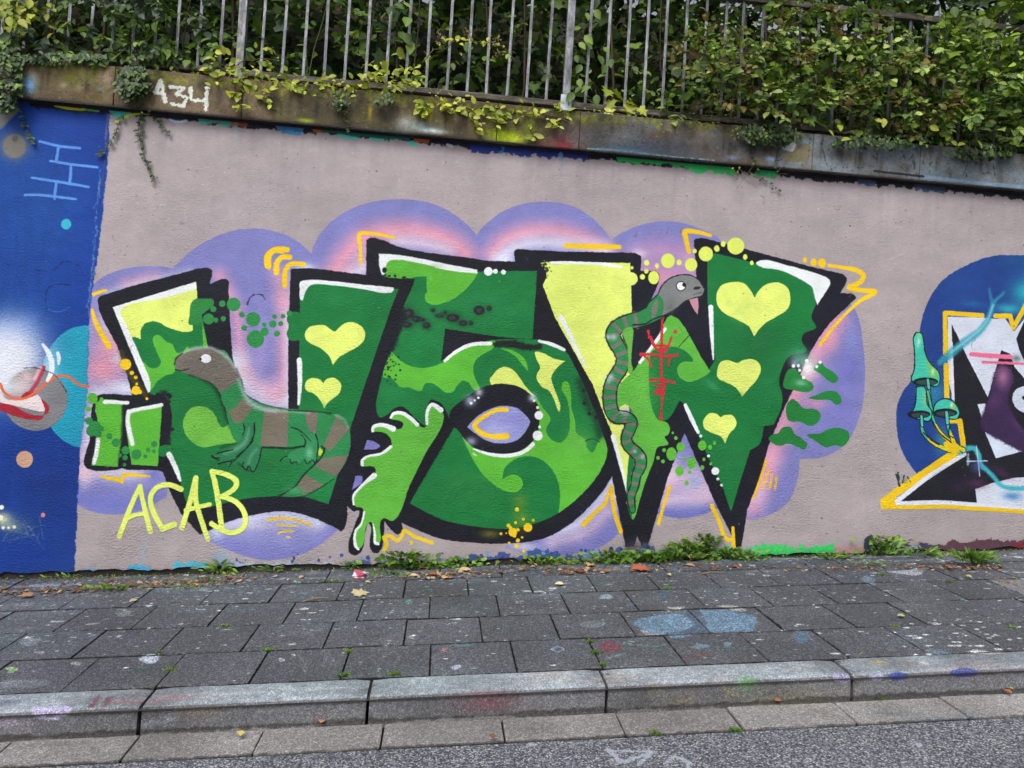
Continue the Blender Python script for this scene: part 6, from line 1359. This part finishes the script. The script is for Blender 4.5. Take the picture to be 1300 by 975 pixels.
ivy('ivy sprig hanging on the coping left of the yellow stains', (432, 128), (12, 15), 70, [[(432,138),(438,152),(445,165)]], size=.024)
ivy('ivy along the coping edge under the dense hedge', (1120, 180), (70, 9), 170, size=.028)
ivy('ivy and dry leaves on the coping at the right edge', (1250, 192), (45, 10), 140, size=.03)
# faded flower heads of the creeper
ffl = Leaves()
def flower_head(u, v, y, label):
    q = np.array(W(u, v, y), np.float32); L = Leaves()
    for i in range(26):
        d = rng.normal(size=3); d /= np.linalg.norm(d); p = d*rng.uniform(.008, .03); L.add('oval', frame_from(d, rng.normal(size=3), 0), .016, p.astype(np.float32), np.array(lin(*[(150,132,92),(128,112,84),(166,150,110)][i % 3]), np.float32))
    return link('flower_head', L.mesh('flower_head'), M['dry'], None, tuple(float(a) for a in q), label=label, cat='flower', group='faded flower heads of the creeper')
for u, v, lb in [(559,50,'faded brown flower head left of the middle bars pair'),(592,42,'faded flower head highest on the thin shoot'),(631,52,'upper faded flower head at the right end of the thin shoot'),(632,70,'lower faded flower head at the right end of the thin shoot'),(552,118,'pinkish faded flower head low on the bottom rail'),(340,116,'faded flower head over the coping right of the white writing')]:
    flower_head(u, v, -.02 if v < 100 else -.08, lb)

# dull drooping sprays in front of the bars on the left
for cx, label, n, pals in ((-2.75, 'grey-green drooping spray in front of the bars above the blue panel', 34, ('grey', 'mid', 'dark')), (-2.3, 'drooping leafy spray before the bars above the ivy clump', 34, ('grey', 'mid')), (-1.98, 'spray of green leaves leaning over the coping above the white writing', 30, ('mid', 'grey'))):
    s_ = [((cx+rng.uniform(-.22, .22), rng.uniform(-.04, .12), rng.uniform(2.93, 3.4)), (rng.uniform(-.8, .8), rng.uniform(-.7, .1), rng.uniform(-.8, .2))) for _ in range(n)]
    shrub('leafy_spray', (cx, .15, HC), s_, label, 'shrub', 'leafy sprays in front of the railing on the left', 24, ('oval',), pals, (.045, .075), (6, 10), (.1, .2), droop=.12, stems=[([(cx, .2, HC), (cx, .1, 3.1), (cx+.05, .05, 3.4)], .006, .003)])

# bare stems and dry canes showing between the leaves
for i, (u, v, y, h, lb) in enumerate([(415,0,.3,1.,'tall green cane behind the bars left of the hanging leaves'),(390,0,.3,1.,'thin green cane just left of the tall one'),(535,0,.35,1.1,'dark bare stem behind the middle bars'),(840,0,.35,1.2,'grey bare stem behind the railing before the hedge begins'),(930,0,.3,1.1,'dark upright stem inside the hedge'),(1060,0,.25,1.1,'dry cane inside the dense hedge'),(1190,60,.22,1.,'pale dry stem at the right end of the top rail'),(70,0,.3,1.,'dark stem behind the left end of the railing')]):
    a = np.array(W(u, v, y)); b = np.array([a[0]+rng.normal()*.08, y, HC-.02]); a = a+(a-b)*.35; B = Leaves(); Pm = [b+(a-b)*q+np.array([rng.normal()*.015, 0, 0]) for q in np.linspace(0, 1, 6)]
    B.tube(Pm, .006 if i in (2, 3, 4) else .0035, .003, lin(*[(96,116,60),(70,60,48),(120,108,86)][0 if i < 2 else (1 if i < 5 else 2)]), 5); B.V = [q-b for q in B.V]
    link('bare_stem', B.mesh('bare_stem'), M['leaf'], None, tuple(float(q) for q in b), label=lb, cat='stem')

leafy('vine', 'second cluster of bright leaves, in the hedge right of the maple-like one', 'vine', [(1100,100,-.12),(1112,92,-.13),(1128,104,-.12),(1090,118,-.11),(1140,88,-.12),(1120,122,-.13),(1150,112,-.12),(1165,96,-.1)], .07, 'oval', 'broad')
leafy('vine', 'yellowish shoots at the lower edge of the hedge over the coping', 'vine', [(1052,165,-.13),(1065,158,-.13),(1110,152,-.13),(1122,150,-.13),(1008,170,-.1),(1225,182,-.12),(1240,178,-.12),(1180,160,-.13),(1160,168,-.13),(1080,176,-.12),(1205,172,-.13)], .06, 'oval', 'lime')
leafy('square_leaf', 'single orange-brown leaf on the hedge at the right', 'leaf', [(1222,92,-.14)], .075, 'lobed', 'autumn', stem=False)
# ---------------------------------------------------------------- weeds, litter, fallen leaves
def gnd(u, v): return np.array(on_ground(u, v), np.float32)
def weed(u, v, h, n, label, kind='narrow', pal='weed', w=.06, size=.05, name='weed', stand=.5, flat=False, group=None):
    p = gnd(u, v); p[1] = min(p[1], -.012) if not flat else p[1]; p[2] = gz(p[0], p[1])
    rt = empty(name, tuple(float(a) for a in p), label=label, cat='weed' if name != 'grass_tuft' else 'grass', group=group); L = Leaves()
    for i in range(n):
        a = rng.uniform(0, 2*math.pi); r = abs(rng.normal())*w; q = p+np.array([math.cos(a)*r*1.5, -abs(math.sin(a))*r*.6, rng.uniform(0, h)*.75], np.float32)
        d = np.array([math.cos(a), -abs(math.sin(a))*.8, stand+rng.normal()*.3]); R = frame_from(d, np.array([0, -.5, .8])+rng.normal(size=3)*.35, rng.normal()*.4)
        if i % 3 == 0 and i < 60 and size > .03: place_leaf(rt, kind, pal, R, size*rng.uniform(.9, 1.3), q)
        else: L.add(kind, R, size*rng.uniform(.6, 1.15), q, tint_of([pal]))
    L.V = [v_-p for v_ in L.V]; o = link('foliage', L.mesh('foliage'), M['leaf'], rt); o['kind'] = 'stuff'; return rt
G_ = 'weeds growing along the foot of the wall'
weed(516,722,.13,150,'leafy weed with upright leaves under the dripping letter', 'oval', size=.045, group=G_)
weed(490,730,.03,50,'low green weed left of the upright leafy weed', 'narrow', size=.035, group=G_)
weed(550,722,.04,50,'flat green weed behind the reddish litter', 'narrow', size=.035, group=G_)
weed(585,718,.07,70,'dark green weed under the black curve of the middle letter', 'oval', size=.035, group=G_)
weed(690,716,.05,80,'weed patch below the yellow spatter', 'oval', size=.035, group=G_)
weed(738,716,.05,50,'brownish weed around the dry leaves', 'narrow', size=.04, group=G_)
weed(775,714,.08,150,'broad weed patch just left of the black letter foot', 'oval', size=.042, group=G_)
weed(822,713,.06,120,'green weed right under the black letter foot', 'oval', size=.042, group=G_)
weed(850,712,.08,130,'dense weed in the middle of the longest green row', 'oval', size=.042, group=G_)
weed(872,709,.13,120,'tall weed against the green paint', 'oval', size=.05, group=G_)
weed(893,708,.19,110,'tallest weed of the row, next to the right letter foot', 'oval', size=.045, w=.04, group=G_)
weed(925,709,.08,110,'spreading weed at the yellow-edged letter foot', 'narrow', size=.055, group=G_)
weed(948,710,.04,60,'thin weed at the right end of the longest row', 'narrow', size=.045, group=G_)
weed(1055,708,.03,60,'low grassy weed right of the bright green smear', 'narrow', size=.045, group=G_)
weed(1122,704,.15,150,'bushy weed in front of the dark stain', 'oval', size=.036, group=G_)
weed(1103,716,.02,40,'flat weed in front of the dark stain', 'narrow', size=.03, flat=True, group=G_)
weed(1172,706,.06,50,'reddish weed right of the bushy one', 'narrow', size=.045, group=G_)
weed(1235,716,.07,110,'spiky rosette weed near the right edge', 'narrow', size=.07, flat=True, stand=.9, group=G_)
weed(282,724,.09,60,'small upright weed under the pale blue smear', 'narrow', size=.045, w=.03, group=G_)
weed(262,738,.02,70,'mossy weed in the joint left of the upright one', 'narrow', size=.022, flat=True, group=G_)
weed(145,749,.03,60,'low tufted weed left of the yellow-green writing', 'narrow', size=.04, flat=True, group=G_)
weed(240,746,.02,60,'mossy strip weed below the yellow-green writing', 'narrow', size=.02, flat=True, group=G_)
weed(348,724,.04,34,'small weed by the purple cloud', 'narrow', size=.035, group=G_)
weed(412,738,.02,40,'tiny weed on the pale edging slab', 'narrow', size=.022, flat=True, group=G_)
weed(446,722,.06,36,'small weed between two blue leaf-like paint marks', 'narrow', size=.035, w=.02, group=G_)
weed(100,728,.02,30,'tiny weed at the foot of the blue panel', 'narrow', size=.03, group=G_)
GT = 'grass tufts in the pavement joints'
for u, v, n, lb in [(437,858,60,'largest moss tuft, at the joint by the kerb under the middle'),(443,828,30,'thin moss tuft in the joint above the largest one'),(501,857,34,'flat moss tuft on the kerb edge right of the largest one'),(341,826,26,'moss tuft in the joint of the third slab row'),(203,829,20,'tuft beside the white paint drop'),(217,851,26,'tuft below the white paint drop'),(98,878,30,'yellowish tuft at the kerb on the left'),
                 (757,829,40,'moss tuft in the long joint by the red smear'),(749,815,24,'moss spot higher in the joint by the red smear'),(765,845,24,'moss spot where the joint by the red smear meets the kerb'),(832,931,26,'moss tuft in front of the gutter stones'),(933,927,30,'second moss tuft in front of the gutter stones, further right'),(818,898,22,'dull tuft between riser and gutter'),(1116,886,40,'green tuft at the kerb joint on the right'),
                 (1120,730,40,'round moss tuft behind the white paint stripe'),(1206,739,30,'flat moss tuft right of the white paint stripe'),(1285,797,20,'tiny tuft in a joint at the right edge'),(1136,796,20,'dry moss in a joint on the right'),(286,795,24,'pale moss in a joint on the left'),(848,747,26,'moss spot in front of the long weed row')]:
    p = gnd(u, v)
    if v > 870: p = np.array(on_ground(u, v, -.1), np.float32)
    dz = float(p[2])-gz(p[0], p[1])
    rt = empty('grass_tuft', tuple(float(a) for a in p), label=lb, cat='grass', group=GT); L = Leaves()
    for i in range(n*4):
        a = rng.uniform(0, 2*math.pi); r = abs(rng.normal())*.013; q = np.array([math.cos(a)*r, math.sin(a)*r*.8, 0.], np.float32)
        L.add('narrow', frame_from(np.array([math.cos(a), math.sin(a), rng.uniform(.3, 1.6)]), rng.normal(size=3), 0), rng.uniform(.006, .015), q, tint_of(['weed', 'mid'] if i % 3 == 0 else ['weed', 'mid']))
    o = link('blades', L.mesh('blades'), M['leaf'], rt); o['kind'] = 'stuff'
# moss and crumbs in the joint under the wall
L = Leaves()
for i in range(2600):
    x = rng.uniform(-4, 4.5); y = -abs(rng.normal())*.018-.012
    if rng.rand() < .45: x = rng.choice([-2.2, -1.7, -1.4, -.4, .5, 1.2, 2.5, 3.2])+rng.normal()*.25; y -= rng.rand()*.04
    L.add('narrow', frame_from(rng.normal(size=3)+np.array([0, 0, .6]), rng.normal(size=3), 0), rng.uniform(.008, .022), np.array([x, y, gz(x, y)+.002], np.float32), tint_of(['weed', 'autumn', 'dark', 'autumn']))
for i in range(700):
    x = rng.uniform(-4, 4.5); y = KY+1.4+rng.normal()*.004; L.add('narrow', frame_from(rng.normal(size=3)+np.array([0, 0, .3]), rng.normal(size=3), 0), rng.uniform(.004, .012), np.array([x, y, gz(x, y)], np.float32), tint_of(['autumn', 'dark', 'mid']))
link('leaf_crumbs', L.mesh('leaf_crumbs'), M['dry'], kind='stuff', label='moss and brown leaf crumbs along the foot of the wall', cat='litter')

# drifts of small dry leaf bits
L = Leaves()
for u, v, n, sx in [(565,730,150,.16),(735,726,80,.1),(300,735,40,.2),(60,752,120,.3),(175,742,130,.28),(860,722,70,.3),(1190,722,60,.16),(1085,722,50,.2),(240,742,60,.2),(1250,722,40,.12),(680,722,40,.12)]:
    p = gnd(u, v)
    for i in range(n):
        x = p[0]+rng.normal()*sx; y = min(-.012, p[1]+rng.normal()*.035); a = rng.uniform(0, 6.28)
        L.add(['oval', 'lobed', 'narrow'][i % 3], frame_from(np.array([math.cos(a), math.sin(a), rng.normal()*.25]), np.array([rng.normal()*.4, -.3, 1]), 0), rng.uniform(.012, .034), np.array([x, y, gz(x, y)+rng.uniform(.003, .014)], np.float32), np.array(lin(*[(120,84,62),(150,118,90),(92,60,46),(172,148,118),(110,96,70)][i % 5]), np.float32))
link('leaf_drifts', L.mesh('leaf_drifts'), M['dry'], kind='stuff', label='drifts of small brown leaf bits against the foot of the wall', cat='litter')
def fallen(u, v, size, col, kind, label, dz=0., curl=0.):
    p = gnd(u, v) if dz == 0 else np.array(on_ground(u, v, dz), np.float32); L = Leaves(); a = rng.uniform(0, 6.28)
    L.add(kind, frame_from(np.array([math.cos(a), math.sin(a), .12]), np.array([rng.normal()*.15, -.25, 1.]), 0), size, np.array([0, 0, .012], np.float32), np.array(lin(*col), np.float32))
    return link('fallen_leaf', L.mesh('fallen_leaf'), M['dry'], None, tuple(float(x) for x in p), label=label, cat='leaf', group='fallen leaves on the pavement')
for a in [(820,724,.11,(176,96,74),'lobed','large red-brown fallen leaf in front of the long weed row'),(716,744,.055,(214,196,160),'oval','pale upright fallen leaf on the slabs near the middle'),(450,757,.085,(188,176,136),'lobed','beige crumpled leaf below the crushed pink packet'),
          (540,722,.06,(150,96,76),'lobed','brown leaf on top of the litter right of the leafy weed'),(520,733,.05,(196,180,150),'oval','pale leaf in front of the leafy weed'),(556,731,.06,(140,88,66),'oval','dark brown leaf in the litter heap'),(583,726,.075,(190,168,128),'oval','broad tan leaf at the right of the litter heap'),(562,737,.06,(202,168,120),'oval','orange-tan leaf at the front of the litter heap'),
          (572,734,.05,(160,110,80),'oval','reddish leaf under the tan one'),(540,735,.055,(186,168,140),'oval','long beige leaf in the litter heap'),(750,718,.07,(206,160,110),'lobed','orange leaf in the weeds left of the black letter foot'),(735,728,.06,(126,66,54),'lobed','dark red leaf in front of the brownish weed'),(775,728,.05,(150,90,66),'oval','brown leaf left of the large red-brown one'),
          (870,719,.06,(176,130,96),'oval','tan leaf lying before the tall weeds'),(886,712,.07,(120,64,44),'oval','dark red-brown leaf leaning in the tall weeds'),(847,731,.04,(196,176,146),'oval','small pale leaf right of the large red-brown one'),(930,720,.05,(150,86,66),'oval','brown leaf under the spreading weed'),(1050,731,.055,(190,158,66),'narrow','yellow twisted leaf on the slabs right of the green smear'),
          (1149,785,.04,(164,168,110),'oval','small olive leaf among the slabs on the right'),(1198,722,.05,(150,98,66),'oval','brown leaf left of the spiky rosette'),(1258,721,.045,(206,192,130),'oval','pale yellow leaf right of the spiky rosette'),(1225,733,.045,(190,170,110),'oval','yellowish leaf in front of the spiky rosette'),(1283,735,.04,(206,184,90),'narrow','yellow leaf at the right edge'),
          (40,758,.06,(160,124,96),'lobed','dry beige leaf at the foot of the blue panel'),(170,745,.055,(120,74,52),'oval','dark brown leaf right of the tufted weed'),(62,750,.05,(130,88,60),'oval','brown leaf at the far left'),(174,764,.05,(186,166,140),'oval','flat tan leaf on the slab left of the middle'),(463,741,.035,(190,160,110),'oval','small orange leaf under the crushed packet')]:
    fallen(*a)
for a in [(407,922,.04,(186,136,100),'oval','orange-brown leaf in the gutter left of the middle'),(872,894,.04,(206,202,150),'oval','pale leaf against the kerb riser'),(958,893,.045,(110,80,60),'oval','dark leaf in the gutter right of the middle'),(304,932,.04,(206,190,90),'oval','yellow leaf on the gutter stone on the left'),(983,893,.03,(160,90,60),'oval','small red-brown leaf at the kerb'),(1275,879,.04,(170,100,70),'oval','brown leaf at the kerb near the right edge'),(1286,878,.03,(170,180,90),'oval','greenish leaf at the kerb near the right edge'),(630,939,.03,(120,80,56),'oval','tiny brown leaf at the outer edge of the gutter')]:
    fallen(*a, dz=-.095)
# crushed packet
p = gnd(456, 732); bm = bmesh.new(); bmesh.ops.create_cube(bm, size=1.)
for v in bm.verts: v.co = Vector((v.co.x*.075, v.co.y*.05, v.co.z*.02+.012)); v.co += Vector((rng.normal()*.005, rng.normal()*.005, abs(rng.normal())*.006))
bmesh.ops.subdivide_edges(bm, edges=list(bm.edges), cuts=2, use_grid_fill=True)
for v in bm.verts: v.co += Vector((rng.normal()*.0015, rng.normal()*.0015, rng.normal()*.002))
me = bpy.data.meshes.new('packet_body'); bm.to_mesh(me); bm.free()
t = NT('packet_card', .5, .4); M['packet'] = t.out(t.ramp(t.noise(22, 2), [(.42, lin(214,206,216)), (.52, lin(190,80,110))]))
pk = empty('crushed_packet', tuple(float(a) for a in p), label='small crushed pink and white packet at the foot of the dripping letter', cat='packet'); link('packet_body', me, M['packet'], pk)
link('packet_flap', boxmesh('packet_flap', -.036, .03, -.034, -.026, .006, .022, .001), M['packet'], pk).rotation_euler = (.5, 0, .05)
# twigs
for u, v, du, dv_, lb in [(384,765,34,-5,'thin pale twig on the slabs left of the beige leaf'),(890,730,26,-2,'short dry stalk in front of the tall weeds'),(1262,736,30,8,'bent pale straw on the slabs at the right')]:
    a, b = gnd(u, v), gnd(u+du, v+dv_); L = Leaves(); mdl = (a+b)/2+np.array([0, .01, .012], np.float32); L.tube([a+[0, 0, .006], mdl, b+[0, 0, .006]], .0035, .002, lin(150, 126, 92), 5); L.tube([mdl, mdl+np.array([.02, -.02, .004])], .002, .001, lin(150, 126, 92), 4)
    c0 = a.copy(); L.V = [q-c0 for q in L.V]; link('twig', L.mesh('twig'), M['dry'], None, tuple(float(x) for x in c0), label=lb, cat='twig')
